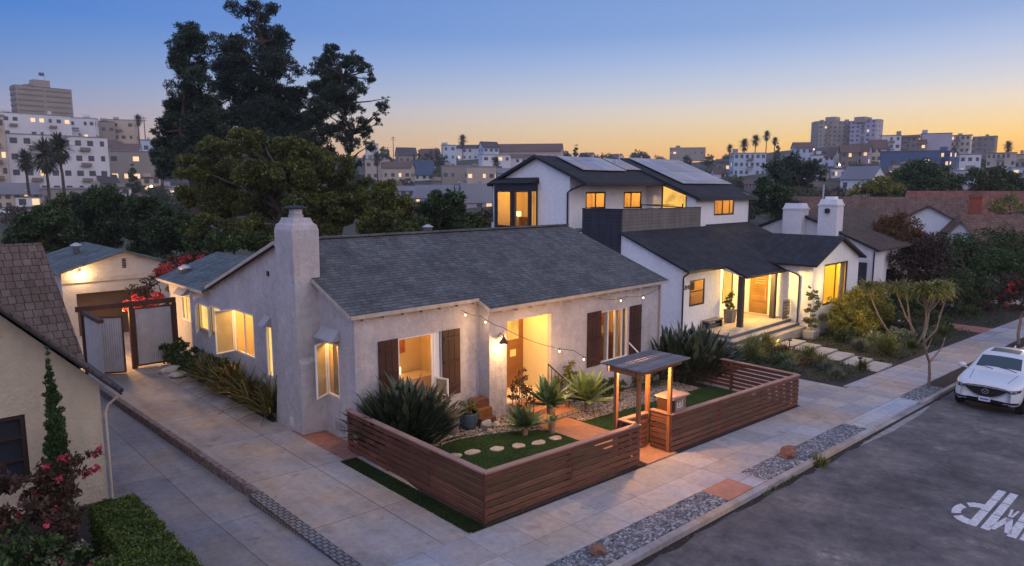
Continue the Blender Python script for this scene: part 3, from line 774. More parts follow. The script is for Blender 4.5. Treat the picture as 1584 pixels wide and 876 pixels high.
turf('front_turf', 'short green lawn inside the redwood fence around the stepping stones', [(8.62, 13.84, 9.75, 14.2, .6), (15.22, 22.6, 9.75, 12.9, .45)], 170000, 4, keep=lambda x, y: x > 15 or in_lawn(x, y))
# verge pebbles and garden gravel
def stones(name, label, rects, n, r0, r1, mat, seed, base=.0, keep=None):
    rr = random.Random(seed); mb = MB(); tot = sum((b - a) * (d - c) for a, b, c, d in rects)
    for a, b, c, d in rects:
        for _ in range(int(n * (b - a) * (d - c) / tot)):
            x, y = rr.uniform(a, b), rr.uniform(c, d); r_ = rr.uniform(r0, r1)
            if keep and not keep(x, y): continue
            mb.lump((x, y, gz(x) + base + r_ * .3), (r_ * rr.uniform(.8, 1.5), r_ * rr.uniform(.8, 1.3), r_ * .6), rr.random(), .2)
    o = mb.build(name, mat, uv=False); o['kind'] = 'stuff'; o['label'] = label; o['category'] = 'gravel'; return o
def m_stones(name, a, b, c):
    t = MT(name, .75, spec=.3); g = t.n('ShaderNodeNewGeometry'); t.color(t.rmp(g.outputs['Random Per Island'], [(0, a), (.6, b), (1, c)])); return t.m
GREYST = m_stones('blue_grey_pebbles', (.06, .065, .08), (.14, .145, .17), (.36, .36, .38))
PALEST = m_stones('tan_gravel', (.20, .15, .11), (.34, .27, .20), (.52, .44, .36))
stones('verge_pebbles', 'blue grey pebbles filling the narrow strip between pavement and kerb', [(6.0, 13.45, 7.11, 7.76), (15.25, 21.85, 7.11, 7.76), (27.0, 30.1, 7.11, 7.76)], 11000, .020, .046, GREYST, 5, -.03)
stones('garden_gravel', 'tan gravel between the front lawn and the stucco house wall', [(8.7, 13.85, 11.6, 14.7), (15.3, 22.0, 12.9, 14.5)], 13000, .014, .034, PALEST, 6, .0, lambda x, y: x > 15 or not in_lawn(x, y))

# road lettering seen upside down from here
def paint(mb, pts):      # pts in letter units -> x runs back along the road, y to the kerb
    mb.poly([(x, y, gz(x) - .126) for x, y in pts])
def letters():
    W, L, xb, xt = .52, 2.9, 19.6, 16.7       # baseline is the far end, tops point to the camera
    col = lambda t: xb + (xt - xb) * t
    def quad(y0, t0, y1, t1, wd=.165):   # a stroke between two points
        p, q = Vector((col(t0), y0)), Vector((col(t1), y1)); d = (q - p)
        n = Vector((0, 1)) if abs(d.x) > .4 else Vector((1, 0))
        hw = wd / 2 if abs(d.x) > .4 else wd * 1.3
        return [(p.x - n.x * hw, p.y - n.y * hw), (q.x - n.x * hw, q.y - n.y * hw), (q.x + n.x * hw, q.y + n.y * hw), (p.x + n.x * hw, p.y + n.y * hw)]
    def arc(mb, y0, t0, t1, w_, seg=9, gaps=()):
        tm, th = (t0 + t1) / 2, (t1 - t0) / 2
        prev = None
        for i in range(seg + 1):
            a = -math.pi / 2 + math.pi * i / seg
            o = (col(tm + th * math.sin(a)), y0 + w_ * math.cos(a)); n_ = (col(tm + (th - .11) * math.sin(a)), y0 + (w_ - .17) * max(0, math.cos(a)))
            if prev and i not in gaps: paint(mb, [prev[0], o, n_, prev[1]])
            prev = (o, n_)
    res = []
    for ch, y0 in (('P', 3.20), ('M', 2.50), ('U', 1.90), ('B', 1.30)):
        mb = MB()
        if ch in 'PB':
            for a, b in ((0, .27), (.285, .60), (.615, 1.0)): paint(mb, quad(y0, a, y0, b))
            arc(mb, y0 + .07, .46, 1.0, .46, 12, (4, 9))
            if ch == 'B': arc(mb, y0 + .06, 0, .52, .45, 9, (3, 7))
        if ch == 'M':
            for yy in (y0, y0 + .46):
                for a, b in ((0, .30), (.315, .62), (.635, 1.0)): paint(mb, quad(yy, a, yy, b))
            paint(mb, quad(y0 + .08, .95, y0 + .23, .62, .13)); paint(mb, quad(y0 + .38, .95, y0 + .23, .62, .13))
            paint(mb, quad(y0 + .21, .59, y0 + .17, .40, .05)); paint(mb, quad(y0 + .25, .59, y0 + .29, .40, .05))
        if ch == 'U':
            for yy in (y0, y0 + .38):
                for a, b in ((.2, .55), (.565, 1.0)): paint(mb, quad(yy, a, yy, b))
            paint(mb, quad(y0 - .05, .1, y0 + .43, .1, .12))
        o = mb.build('road_letter', WHITEPAINT)
        o['label'] = {'P': 'white painted letter P on the asphalt, nearest the kerb', 'M': 'white painted letter M on the asphalt between P and U',
                      'U': 'white painted letter U on the asphalt beside the M', 'B': 'white painted letter B on the asphalt farthest from the kerb'}[ch]
        o['category'] = 'road marking'; o['group'] = 'painted letters of the road warning'
letters()

# ================================================================== MAIN HOUSE
H = thing('stucco_bungalow', 'lavender grey stucco bungalow with grey shingle roof and tall chimney in the centre', 'house', (8.9, 15.13, gz(9)))
WX, Y1, Y2, XJ, XR = 8.9, 15.13, 14.66, 13.09, 21.8
EAV = 3.42
mb = MB()
# side wall with openings (d = +Y, inward +X)
side_h = [(15.95, 16.62, 1.05, 2.53), (19.98, 20.42, 0.8, 2.43), (21.3, 22.95, 1.17, 2.62)]
wall(mb, (WX, 0), (0, 1, 0), Y1, 23.9, -.6, 3.20, side_h, .12, (1, 0, 0))
wall(mb, (WX, 0), (0, 1, 0), 23.9, 29.4, -.6, 3.05, [(24.05, 24.9, 1.5, 2.48), (25.25, 26.15, 1.47, 2.42), (27.05, 28.05, 1.56, 2.5)], .12, (1, 0, 0))
mb.poly([(WX, Y1, 3.20), (WX, 24.75, 3.20), (WX, 19.15, 5.07), (WX, Y1, 3.42)]); mb.poly([(WX, 23.9, 3.05), (WX, 24.75, 3.05), (WX, 24.75, 3.2), (WX, 23.9, 3.2)])
# front walls
wall(mb, (0, Y1), (1, 0, 0), WX, XJ, -.6, EAV, [(10.23, 11.66, .80, 2.62)], .14, (0, 1, 0))
mb.poly([(XJ, Y1, -.6), (XJ, Y2, -.6), (XJ, Y2, 3.2), (XJ, Y1, 3.38)])
wall(mb, (0, Y2), (1, 0, 0), XJ, XR, -1.3, 3.2, [(13.79, 15.74, .12, 2.68), (18.25, 19.82, .58, 2.42)], .16, (0, 1, 0))
mb.poly([(XR, Y2, -1.3), (XR, 24.6, -1.3), (XR, 24.6, 3.2), (XR, 19.15, 5.0), (XR, Y2, 3.2)])
mb.poly([(WX + 2.2, 29.4, -.6), (WX, 29.4, -.6), (WX, 29.4, 3.05), (WX + 2.2, 29.4, 3.9)]); mb.poly([(WX + 2.2, 29.4, -.6), (WX + 4.4, 29.4, -.6), (WX + 4.4, 29.4, 3.05), (WX + 2.2, 29.4, 3.9)])
mb.poly([(13.3, 29.4, -.6), (13.3, 24.6, -.6), (13.3, 24.6, 3.05), (13.3, 29.4, 3.05)]); mb.poly([(13.3, 24.6, -1), (XR, 24.6, -1.3), (XR, 24.6, 3.2), (13.3, 24.6, 3.2)])
# small ledge trim
mb.build('wall', STUCCO, H)
# entry recess
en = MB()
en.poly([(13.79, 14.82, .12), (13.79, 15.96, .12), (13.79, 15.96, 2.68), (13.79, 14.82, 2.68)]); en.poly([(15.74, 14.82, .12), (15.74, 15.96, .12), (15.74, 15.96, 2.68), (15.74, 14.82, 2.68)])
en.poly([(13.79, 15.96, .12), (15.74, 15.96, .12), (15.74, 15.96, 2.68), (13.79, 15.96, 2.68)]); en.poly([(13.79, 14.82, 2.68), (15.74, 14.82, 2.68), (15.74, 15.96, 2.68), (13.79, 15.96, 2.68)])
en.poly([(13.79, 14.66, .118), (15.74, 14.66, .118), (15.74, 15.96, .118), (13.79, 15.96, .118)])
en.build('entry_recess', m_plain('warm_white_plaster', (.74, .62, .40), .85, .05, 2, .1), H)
dr = MB().box(14.70, 15.70, 15.90, 15.957, .13, 2.5).build('door', DOORWOOD, H)
MB().box(14.98, 15.48, 15.885, 15.896, 1.72, 2.36).build('pane', WIN, dr); MB().box(15.1, 15.36, 15.885, 15.896, 1.15, 1.38).build('pane', WIN, dr)
MB().lathe((14.8, 15.86, 1.12), [(.0, -.03), (.03, -.02), (.03, .02), (0, .03)], 8).build('handle', METAL, dr)
# chimney
ch = MB()
def cx_sec(z, x0, x1, y0, y1): return [(x0, y0, z), (x1, y0, z), (x1, y1, z), (x0, y1, z)]
secs = [cx_sec(-.4, 8.20, 8.95, 16.78, 18.42), cx_sec(1.96, 8.24, 8.95, 16.76, 18.20), cx_sec(2.06, 8.24, 8.95, 16.92, 18.14), cx_sec(3.4, 8.24, 8.95, 16.94, 18.06), cx_sec(4.1, 8.24, 8.98, 16.95, 18.02),
        cx_sec(5.52, 8.22, 9.0, 16.95, 18.0), cx_sec(5.66, 8.26, 8.96, 16.99, 17.96), cx_sec(5.70, 8.32, 8.90, 17.05, 17.90), cx_sec(5.84, 8.37, 8.85, 17.11, 17.84)]
k = 0; ch.v = [p for s_ in secs for p in s_]
for i in range(len(secs) - 1):
    for j in range(4): ch.f.append((i * 4 + j, i * 4 + (j + 1) % 4, i * 4 + 4 + (j + 1) % 4, i * 4 + 4 + j)); ch.m.append(0)
ch.f.append((32, 33, 34, 35)); ch.m.append(0)
CH = ch.build('chimney', STUCCO, H, bevel=.012)
MB().lathe((8.61, 17.47, 5.83), [(0, 0), (.20, 0), (.20, .08), (.17, .10), (.17, .27), (0, .27)], 14).build('flue', METAL, CH)
MB().lathe((8.61, 17.47, 6.08), [(.0, 0), (.30, .0), (.31, .03), (.16, .08), (0, .10)], 16).build('chimney_cap', DARKMETAL, CH, smooth=True)
MB().box(8.195, 8.208, 17.3, 17.5, .12, .36).build('cleanout_cover', TRIM_W, CH)
MB().box(8.87, 8.898, 15.75, 16.2, .18, .40).build('foundation_vent', METAL, H)
# roof
rf = MB()
xa, xb_ = 8.72, 22.0
m1 = (5.10 - 3.45) / (19.15 - 15.0)
roof_slab(rf, (xa, 14.98, 3.44), (XJ - .12, 14.98, 3.44), (XJ - .12, 19.15, 5.12), (xa, 19.15, 5.12), .10)
roof_slab(rf, (XJ - .12, 14.45, 3.44 - .53 * m1 - .02), (xb_, 14.45, 3.44 - .53 * m1 - .02), (21.45, 19.15, 5.12), (XJ - .12, 19.15, 5.12), .10)
roof_slab(rf, (22.0, 24.85, 3.2), (xa, 24.85, 3.2), (xa, 19.154, 5.12), (21.45, 19.154, 5.12), .10)
RF = rf.build('roof', ROOF_A, H)
er = MB().bar((xa, 14.965, 3.39), (XJ - .12, 14.965, 3.39), .02, .10).bar((XJ - .13, 14.44, 3.14), (xb_, 14.44, 3.14), .02, .10).bar((xa - .012, 14.98, 3.38), (xa - .012, 19.15, 5.06), .02, .10).bar((xa - .012, 19.15, 5.06), (xa - .012, 24.85, 3.14), .02, .10).bar((XJ - .14, 14.45, 3.14), (XJ - .14, 14.96, 3.35), .02, .09)
er.bar((22.012, 14.45, 3.14), (21.462, 19.15, 5.06), .02, .1)
er.build('fascia', TRIM_EAVE, H)
rt_ = MB()
for i in range(20): rt_.box(9.1 + i * .62, 9.16 + i * .62, (15.0 if 9.1 + i * .62 < 12.9 else 14.47), (15.12 if 9.1 + i * .62 < 12.9 else 14.65), (3.27 if 9.1 + i * .62 < 12.9 else 3.0), (3.35 if 9.1 + i * .62 < 12.9 else 3.1))
rt_.build('rafter_tails', TRIM_EAVE, H)
# ridge cap
MB().bar((xa, 19.152, 5.14), (21.45, 19.152, 5.14), .26, .05).build('ridge_cap', ROOF_A, H)
rw = MB()
roof_slab(rw, (8.62, 30.0, 3.03), (8.62, 24.95, 3.03), (11.1, 24.95, 3.95), (11.1, 30.0, 3.95), .09); roof_slab(rw, (13.6, 24.95, 3.03), (13.6, 30.0, 3.03), (11.104, 30.0, 3.95), (11.104, 24.95, 3.95), .09)
rw.build('rear_roof', ROOF_T, H)
MB().bar((8.61, 24.9, 2.98), (8.61, 30.0, 2.98), .02, .10).build('rear_fascia', TRIM_EAVE, H)
MB().lathe((9.35, 28.8, 3.25), [(.16, -.1), (.16, .16), (.24, .20), (.24, .26), (.05, .36)], 12).build('roof_vent', METAL, H, smooth=True)
MB().lathe((14.6, 19.6, 4.95), [(.15, 0), (.15, .3), (.22, .33), (.05, .42)], 10).build('roof_vent', METAL, H, smooth=True)
MB().tube([(17.5, 19.4, 4.9), (17.5, 19.4, 5.35)], .04, 8).build('vent_pipe', METAL, H)
MB().box(8.85, 8.897, 19.95, 20.05, 4.0, 4.14).build('attic_vent', DARKMETAL, H)
# windows on the side wall; casement sashes stand open
def sash(parent, hinge, ang, wd, z0, z1, name='sash'):
    a = R(ang); hx, hy = hinge; ex, ey = hx + math.cos(a) * wd, hy + math.sin(a) * wd
    mb = MB(); f = .045
    mb.bar((hx, hy, z0), (hx, hy, z1), f, .04); mb.bar((ex, ey, z0), (ex, ey, z1), f, .04)
    for z in (z0 + f / 2, z1 - f / 2): mb.bar((hx, hy, z), (ex, ey, z), .036, f)
    o = mb.build(name, FRAME_W, parent)
    g = MB().poly([(hx, hy, z0 + f), (ex, ey, z0 + f), (ex, ey, z1 - f), (hx, hy, z1 - f)]); g.build('glass', SASHGLASS, o); return o
SW = dict(P=(WX, 0), d=(0, 1, 0), inward=(1, 0, 0))
for k_, mvv in (((15.95, 16.62, 1.05, 2.53), ()), ((19.98, 20.42, 0.8, 2.43), ()), ((21.3, 22.95, 1.17, 2.62), (.45,)), ((24.05, 24.9, 1.5, 2.48), ()), ((25.25, 26.15, 1.47, 2.42), ()), ((27.05, 28.05, 1.56, 2.5), (.5,))):
    window(H, SW['P'], SW['d'], SW['inward'], *k_, GLASSM if k_[0] < 17 or 21 < k_[0] < 22 else WIN_S, FRAME_W, .11, .05, mvv, proud=.02)
room(H, SW['P'], SW['d'], SW['inward'], 15.95, 16.62, 1.05, 2.53, .44, 30, (1, .56, .16), gap=.12, pad=.2, items=(('curtain', 16.4, 16.62, .9, 2.5, .2, .04, CURT),))
room(H, SW['P'], SW['d'], SW['inward'], 21.3, 22.95, 1.17, 2.62, 1.6, 130, (1, .58, .17), gap=.12, pad=.5, items=(('bookshelf', 21.05, 21.35, 1.0, 2.4, 1.2, .4, FURN), ('counter', 21.6, 23.2, .85, 1.35, 1.2, .45, BEDM), ('cupboard', 22.6, 23.3, 1.9, 2.5, 1.3, .4, FRAME_W), ('table_lamp', 22.1, 22.3, 1.4, 1.65, 1.3, .2, LAMPSH)))
sash(H, (WX - .03, 16.60), 212, .50, 1.05, 2.53)
sash(H, (WX - .03, 22.93), 190, .62, 1.17, 2.62)
sash(H, (WX - .03, 24.92), 246, .8, 1.50, 2.48); sash(H, (WX - .03, 26.17), 246, .8, 1.47, 2.42)
# little hoods
for y0, y1, zt in ((15.85, 16.8, 2.92), (20.0, 20.4, 2.72), (27.1, 28.1, 2.88)):
    a = MB(); a.poly([(WX - .01, y0, zt), (WX - .01, y1, zt), (WX - .26, y1, zt - .26), (WX - .26, y0, zt - .26)]); a.poly([(WX - .01, y0, zt - .03), (WX - .01, y1, zt - .03), (WX - .26, y1, zt - .29), (WX - .26, y0, zt - .29)])
    for yy in (y0, y1): a.poly([(WX - .01, yy, zt), (WX - .26, yy, zt - .26), (WX - .26, yy, zt - .29), (WX - .01, yy, zt - .26)])
    a.build('window_hood', m_plain('painted_hood', (.36, .35, .38), .6, .05, 3, .05) if 'painted_hood' not in MATS else MATS['painted_hood'], H)
# front windows and shutters
wa = window(H, (0, Y1), (1, 0, 0), (0, 1, 0), 10.23, 11.42, .80, 2.62, GLASSM, FRAME_W, .13, .05)
room(H, (0, Y1), (1, 0, 0), (0, 1, 0), 10.23, 11.42, .80, 2.62, 1.5, 46, items=(('artwork', 11.2, 11.55, 1.75, 2.25, 1.60, .03, ART), ('bed', 10.4, 12.2, .45, 1.15, .8, .7, BEDM), ('headboard', 10.3, 11.0, 1.2, 1.5, 1.55, .05, FURN), ('curtain_rail', 10.2, 11.5, 2.52, 2.56, .2, .03, FRAME_D), ('table_lamp', 11.0, 11.18, 1.2, 1.42, 1.3, .15, LAMPSH)), pad=.75)
MB().box(11.44, 11.64, Y1 + .04, Y1 + .10, .80, 2.62).build('side_panel', FRAME_W, wa)
wb = window(H, (0, Y2), (1, 0, 0), (0, 1, 0), 18.25, 19.82, .58, 2.42, GLASSM, FRAME_W, .15, .05, (.30, .55, .8))
room(H, (0, Y2), (1, 0, 0), (0, 1, 0), 18.25, 19.82, .58, 2.42, 1.3, 46, items=(('curtain', 18.15, 18.5, .4, 2.45, .22, .06, CURT), ('curtain', 18.78, 18.98, .4, 2.45, .24, .06, CURT_G), ('curtain', 19.3, 19.5, .4, 2.45, .22, .06, CURT), ('curtain', 19.72, 19.95, .4, 2.45, .22, .06, CURT_G), ('cabinet', 19.6, 20.4, .3, 1.2, 1.0, .35, FURN), ('artwork', 19.7, 20.2, 1.5, 2.0, 1.41, .03, ART)), pad=.75)
sash(H, (11.44, Y1 - .03), 285, .42, .85, 1.35)
sa = MB(); sa.bar((19.83, Y2 - .03, .60), (20.10, Y2 - .45, .60), .04, .04); sa.bar((19.83, Y2 - .03, 1.1), (20.10, Y2 - .45, .60), .04, .04); sa.build('window_stay', FRAME_W, wb)
def shutter(x0, x1, z0, z1, y):
    s_ = MB(); n = 3
    for i in range(n):
        a = x0 + (x1 - x0) * i / n; s_.box(a + .006, x0 + (x1 - x0) * (i + 1) / n - .006, y - .05, y - .015, z0, z1)
    for z in (z0 + .22, (z0 + z1) / 2, z1 - .28): s_.box(x0 + .03, x1 - .03, y - .075, y - .052, z, z + .09)
    s_.build('shutter', SHUT, H)
shutter(9.58, 10.20, .70, 2.64, Y1); shutter(11.70, 12.34, .70, 2.62, Y1); shutter(17.5, 18.22, .58, 2.47, Y2); shutter(19.86, 20.56, .60, 2.42, Y2)
# meter box, downpipe at far right
MB().tube([(21.72, Y2 - .05, 3.0), (21.72, Y2 - .05, -.7)], .035, 8).build('downspout', TRIM_EAVE, H)
lamp('step_light', (14.6, 13.7, 1.45), 55, (1, .55, .18), .03)
lamp('string_glow', (15.4, 12.6, 1.35), 22, (1, .56, .20), .03); lamp('string_glow', (17.3, 12.3, 1.05), 12, (1, .56, .20), .03)
# porch steps
for i in range(3):
    y0 = 13.5 + i * .36
    s_ = MB().box(13.9, 15.72, y0, (y0 + .357 if i < 2 else 14.655), gz(14.8) - .2, gz(14.8) + .15 * (i + 1))
    s_.build('step', TERRA, H)
MB().box(13.88, 15.74, 13.485, 13.497, gz(14.8) - .2, gz(14.8) + .13).build('step_riser', m_slab('pale_tiles', (.45, .38, .30), .25, .3, .02, .4), H)
# wrought iron rail
rl = MB()
for x in (15.55,):
    p0, p1 = Vector((x, 13.7, gz(15) + .95)), Vector((x, 14.6, .95 + .12))
    rl.bar(p0, p1, .03, .03)
    for i in range(7):
        p = p0.lerp(p1, i / 6); rl.bar((p.x, p.y, p.z - .8), p, .015, .015)
rl.build('handrail', DARKMETAL, H); rl = MB()
x = 13.98; p0, p1 = Vector((x, 13.7, gz(14) + .9)), Vector((x, 14.6, .85))
rl.bar(p0, p1, .03, .03)
for i in range(7):
    p = p0.lerp(p1, i / 6); rl.bar((p.x, p.y, p.z - .75), p, .015, .015)
rl.build('handrail', DARKMETAL, H)
# lights of the house
lamp('recess_light', (14.8, 15.2, 2.5), 62, (1, .56, .15), .08)
bl = thing('barn_lamp', 'dark gooseneck barn lamp glowing beside the entry of the bungalow', 'lamp', (13.42, Y2 - .25, 2.15))
MB().tube([(13.42, Y2, 2.28), (13.42, Y2 - .12, 2.40), (13.42, Y2 - .25, 2.36), (13.42, Y2 - .27, 2.26)], .015, 6).build('arm', DARKMETAL, bl)
MB().lathe((13.42, Y2 - .27, 2.12), [(.15, 0), (.13, .04), (.06, .12), (.04, .18), (.0, .19)], 14).build('lamp_shade', DARKMETAL, bl, smooth=True)
MB().lathe((13.42, Y2 - .27, 2.07), [(0, -.03), (.045, 0), (.045, .05), (0, .08)], 10).build('bulb', BULB, bl)
lamp('barn_light', (13.42, Y2 - .34, 1.96), 42, (1, .56, .20), .06)

# string lights
def string(name, label, pts, bulbs):
    t = thing(name, label, 'string lights', pts[0]); mb = MB(); path = []
    for a, b in zip(pts, pts[1:]):
        a, b = Vector(a), Vector(b); sag = (b - a).length * .06
        for i in range(10): s_ = i / 10; p = a.lerp(b, s_); p.z -= sag * 4 * s_ * (1 - s_); path.append(p)
    path.append(Vector(pts[-1])); mb.tube(path, .008, 5); mb.build('cable', DARKMETAL, t)
    for i in bulbs:
        p = path[min(i, len(path) - 1)]
        MB().lathe((p.x, p.y, p.z - .05), [(.015, 0), (.015, .05)], 6).build('socket', DARKMETAL, t)
        MB().lathe((p.x, p.y, p.z - .115), [(0, 0), (.022, .02), (.022, .045), (.010, .065)], 8).build('bulb', BULB_S, t, smooth=True)
string('string_lights', 'string of small warm bulbs hanging from the eave to the fence arbour', [(12.2, 14.85, 3.2), (12.85, 14.75, 2.95), (13.3, 14.3, 2.62), (14.6, 12.7, 2.0), (15.6, 12.6, 1.55), (17.4, 12.2, 1.2)], (2, 12, 28, 34, 42, 47))
string('string_lights', 'short string of warm bulbs under the right end of the bungalow eave', [(17.8, 14.5, 3.0), (19.4, 14.45, 2.85), (21.4, 14.45, 2.95)], (8, 15))
lamp('string_glow', (12.6, 14.6, 2.75), 10, (1, .6, .28), .05)

# ================================================================== FENCES, GATE, ARBOUR
def fence(name, label, p, q, h=1.07, step=2.1, cap=True, group='redwood slat fence sections', inner=1):
    p, q = Vector((p[0], p[1], 0)), Vector((q[0], q[1], 0)); d = (q - p); L = d.length; d.normalize(); n = Vector((-d.y, d.x, 0)) * inner
    t = thing(name, label, 'fence', (p.x, p.y, gz(p.x)), group)
    G = lambda s_, z, k=0: Vector((p.x + d.x * s_ + n.x * k, p.y + d.y * s_ + n.y * k, gz(p.x + d.x * s_) + z))
    k_ = max(1, round(L / step)); rr = random.Random(int(L * 100)); mb = MB()
    nb = 7; hb = (h - .05) / nb
    for i in range(nb):
        for j in range(k_):
            a, b = L * j / k_ + .003, L * (j + 1) / k_ - .003
            z = .04 + hb * i + hb / 2 - .01; e = rr.uniform(-.006, .006)
            mb.bar(G(a, z + e), G(b, z - e), .022, hb - rr.uniform(.032, .046))
    mb.build('slats', REDWOOD, t)
    for j in range(k_ + 1):
        s_ = min(max(L * j / k_, .05), L - .05); MB().bar(G(s_, 0, .06), G(s_, h - .03, .06), .085, .085, d).build('post', REDWOOD, t)
    if cap: MB().bar(G(-.01, h, .03), G(L + .01, h, .03), .15, .035).build('cap_rail', REDWOOD_L, t)
    return t
fence('slat_fence', 'redwood slat fence running back beside the driveway to the house corner', (8.48, 9.67), (8.55, 15.0), inner=-1)
fence('slat_fence', 'redwood slat fence along the pavement between the corner and the arbour', (8.47, 9.64), (13.62, 9.64))
fence('slat_fence', 'short redwood fence return at the left side of the gate recess', (13.64, 9.70), (13.64, 10.22), 1.05)
fence('slat_fence', 'short redwood fence return at the right side of the gate recess under the box', (15.0, 9.70), (15.0, 10.28), 1.07, inner=-1)
fence('slat_fence', 'long redwood slat fence along the pavement right of the arbour', (15.0, 9.64), (22.66, 9.60), 1.07, 2.5)
fence('slat_fence', 'redwood slat fence closing the right side of the front garden', (22.70, 9.66), (22.95, 14.6), 1.07, 2.2)
fence('garden_gate', 'low redwood slat gate standing under the small arbour', (13.72, 10.33), (14.92, 10.33), .98, 1.3, True, None)
A = thing('arbour', 'small wooden arbour with grey slatted roof over the fence gate', 'arbour', (13.64, 9.7, gz(14.3)))
for x, y in ((13.64, 9.72), (15.02, 9.72), (13.64, 10.42), (15.02, 10.42)):
    MB().box(x - .045, x + .045, y - .045, y + .045, gz(x) - .05, 2.06).build('post', POSTWOOD, A)
b = MB()
for y in (9.60, 10.50): b.box(13.36, 15.32, y - .02, y + .02, 2.06, 2.20)
for x in (13.40, 15.28): b.box(x - .02, x + .02, 9.66, 10.44, 2.062, 2.198)
b.build('beam', POSTWOOD, A)
b = MB()
for i in range(11):
    y = 9.42 + i * .118; b.bar((13.28, y, 2.24), (15.40, y, 2.24), .10, .03)
for i in range(7): b.bar((13.4 + i * .31, 9.44, 2.214), (13.4 + i * .31, 10.6, 2.214), .03, .02)
b.build('slatted_roof', m_wood('weathered_grey_wood', (.16, .155, .17), .8, .25), A)
lamp('arbour_light', (14.33, 9.95, 1.8), 240, (1, .47, .14), .04)
# notice box
K = thing('notice_box', 'wooden box with glazed notice window on top of the fence beside the arbour', 'box', (15.08, 9.68, gz(15) + 1.1))
MB().box(15.10, 15.80, 9.70, 10.16, .72, 1.10).build('cabinet', SHUT, K)
MB().box(15.05, 15.86, 9.63, 10.22, 1.102, 1.14).build('lid', m_wood('pale_lid', (.42, .30, .24), .6, .15), K)
k1 = MB()
for a in ((15.22, 15.27, .74, 1.06), (15.66, 15.71, .74, 1.06), (15.27, 15.66, .74, .785), (15.27, 15.66, 1.015, 1.06)): k1.box(a[0], a[1], 9.665, 9.698, a[2], a[3])
fr_ = k1.build('window_frame', REDWOOD_L, K)
MB().box(15.27, 15.66, 9.688, 9.697, .786, 1.014).build('notice', m_plain('notice_paper', (.26, .22, .16), .6, .4, 14, 0), fr_)
bk = MB()
for a in ((15.33, 15.36, .82, .98), (15.36, 15.58, .82, .845), (15.56, 15.59, .86, .98), (15.42, 15.50, .90, .95), (15.40, 15.53, .865, .88)): bk.box(a[0], a[1], 9.682, 9.687, a[2], a[3])
bk.build('notice_pattern', TRIM_W, fr_)

# driveway gate
DG = thing('driveway_gate', 'corrugated metal double gate in dark timber frame across the driveway, left leaf ajar', 'gate', (5.4, 27.3, gz(6.5)))
gw = m_wood('gate_timber', (.085, .038, .025), .7, .3, 'v')
for x in (5.42, 6.92, 8.38): MB().box(x - .08, x + .08, 27.22, 27.38, gz(x) - .1, 2.38).build('post', gw, DG)
MB().box(5.2, 8.46, 27.24, 27.36, 2.382, 2.56).build('top_beam', gw, DG)
MB().box(5.34, 5.5, 24.9, 27.2, 2.30, 2.42).build('side_beam', gw, DG)
def corr(parent, p, q, z0, z1, name='corrugated_panel'):
    p, q = Vector((p[0], p[1], 0)), Vector((q[0], q[1], 0)); d = q - p; L = d.length; d.normalize(); n = Vector((-d.y, d.x, 0)); N = int(L / .0178); mb = MB(); k = 0
    for i in range(N + 1):
        s_ = L * i / N; o = math.sin(i * math.pi / 2) * .012
        P = p + d * s_ + n * o; mb.v += [(P.x, P.y, z0), (P.x, P.y, z1)]
        if i: mb.f.append((2 * i - 2, 2 * i, 2 * i + 1, 2 * i - 1)); mb.m.append(0)
    return mb.build(name, CORR, parent)
def leaf(p, q, z0, z1):
    P, Q = Vector((*p, 0)), Vector((*q, 0)); mb = MB()
    for s_ in (P, Q): mb.bar((s_.x, s_.y, z0), (s_.x, s_.y, z1), .05, .05)
    for z in (z0, z1): mb.bar((P.x, P.y, z), (Q.x, Q.y, z), .05, .05)
    o = mb.build('leaf_frame', gw, DG); corr(o, p, q, z0, z1)
leaf((5.5, 27.2), (6.45, 26.65), .16, 2.15); leaf((7.02, 27.3), (8.30, 27.3), .16, 2.28)
corr(DG, (5.42, 25.0), (5.42, 27.2), .1, 2.28, 'side_panel')
lamp('gate_light', (6.8, 28.6, 1.9), 320, (1, .55, .15), .15)

# garage behind
GA = thing('garage', 'pale stucco garage with low blue grey gable roof behind the driveway gate', 'garage', (6.3, 35, gz(8)))
mb = MB(); gxl, gxr, gy, ge, gp = 6.25, 11.2, 35.0, 3.05, 3.78; gm = (gxl + gxr) / 2
wall(mb, (0, gy), (1, 0, 0), gxl, gxr, -.6, 2.75, [(6.75, 9.8, -.55, 2.0)], .2, (0, 1, 0))
mb.poly([(gxl, gy, 2.75), (gxr, gy, 2.75), (gxr, gy, ge - .1), (gm, gy, gp), (gxl, gy, ge - .1)])
mb.poly([(gxl, gy, -.6), (gxl, 42, -.6), (gxl, 42, ge - .1), (gxl, gy, ge - .1)]); mb.poly([(gxr, gy, -.6), (gxr, 42, -.6), (gxr, 42, ge - .1), (gxr, gy, ge - .1)]); mb.poly([(gxl, 42, -.6), (gxr, 42, -.6), (gxr, 42, ge - .1), (gm, 42, gp), (gxl, 42, ge - .1)])
mb.build('wall', GARAGE, GA)
MB().box(6.76, 9.79, 35.15, 35.19, -.5, 1.99).build('garage_door', m_wood('dark_garage_door', (.09, .055, .035), .6, .2), GA)
MB().box(gxl - .02, gxr + .02, 34.93, 34.997, 2.50, 2.66).build('ledge', TRIM_EAVE, GA)
mb = MB(); roof_slab(mb, (gxl - .25, 42.2, ge - .06), (gxl - .25, 34.75, ge - .06), (gm, 34.75, gp + .05), (gm, 42.2, gp + .05), .09); roof_slab(mb, (gxr + .25, 34.75, ge - .06), (gxr + .25, 42.2, ge - .06), (gm + .004, 42.2, gp + .05), (gm + .004, 34.75, gp + .05), .09)
mb.build('roof', ROOF_T, GA)
v_ = MB()
for i in range(6): v_.box(8.66, 8.82, 34.97, 34.995, 3.02 + i * .075, 3.07 + i * .075)
v_.build('gable_vent', DARKMETAL, GA)
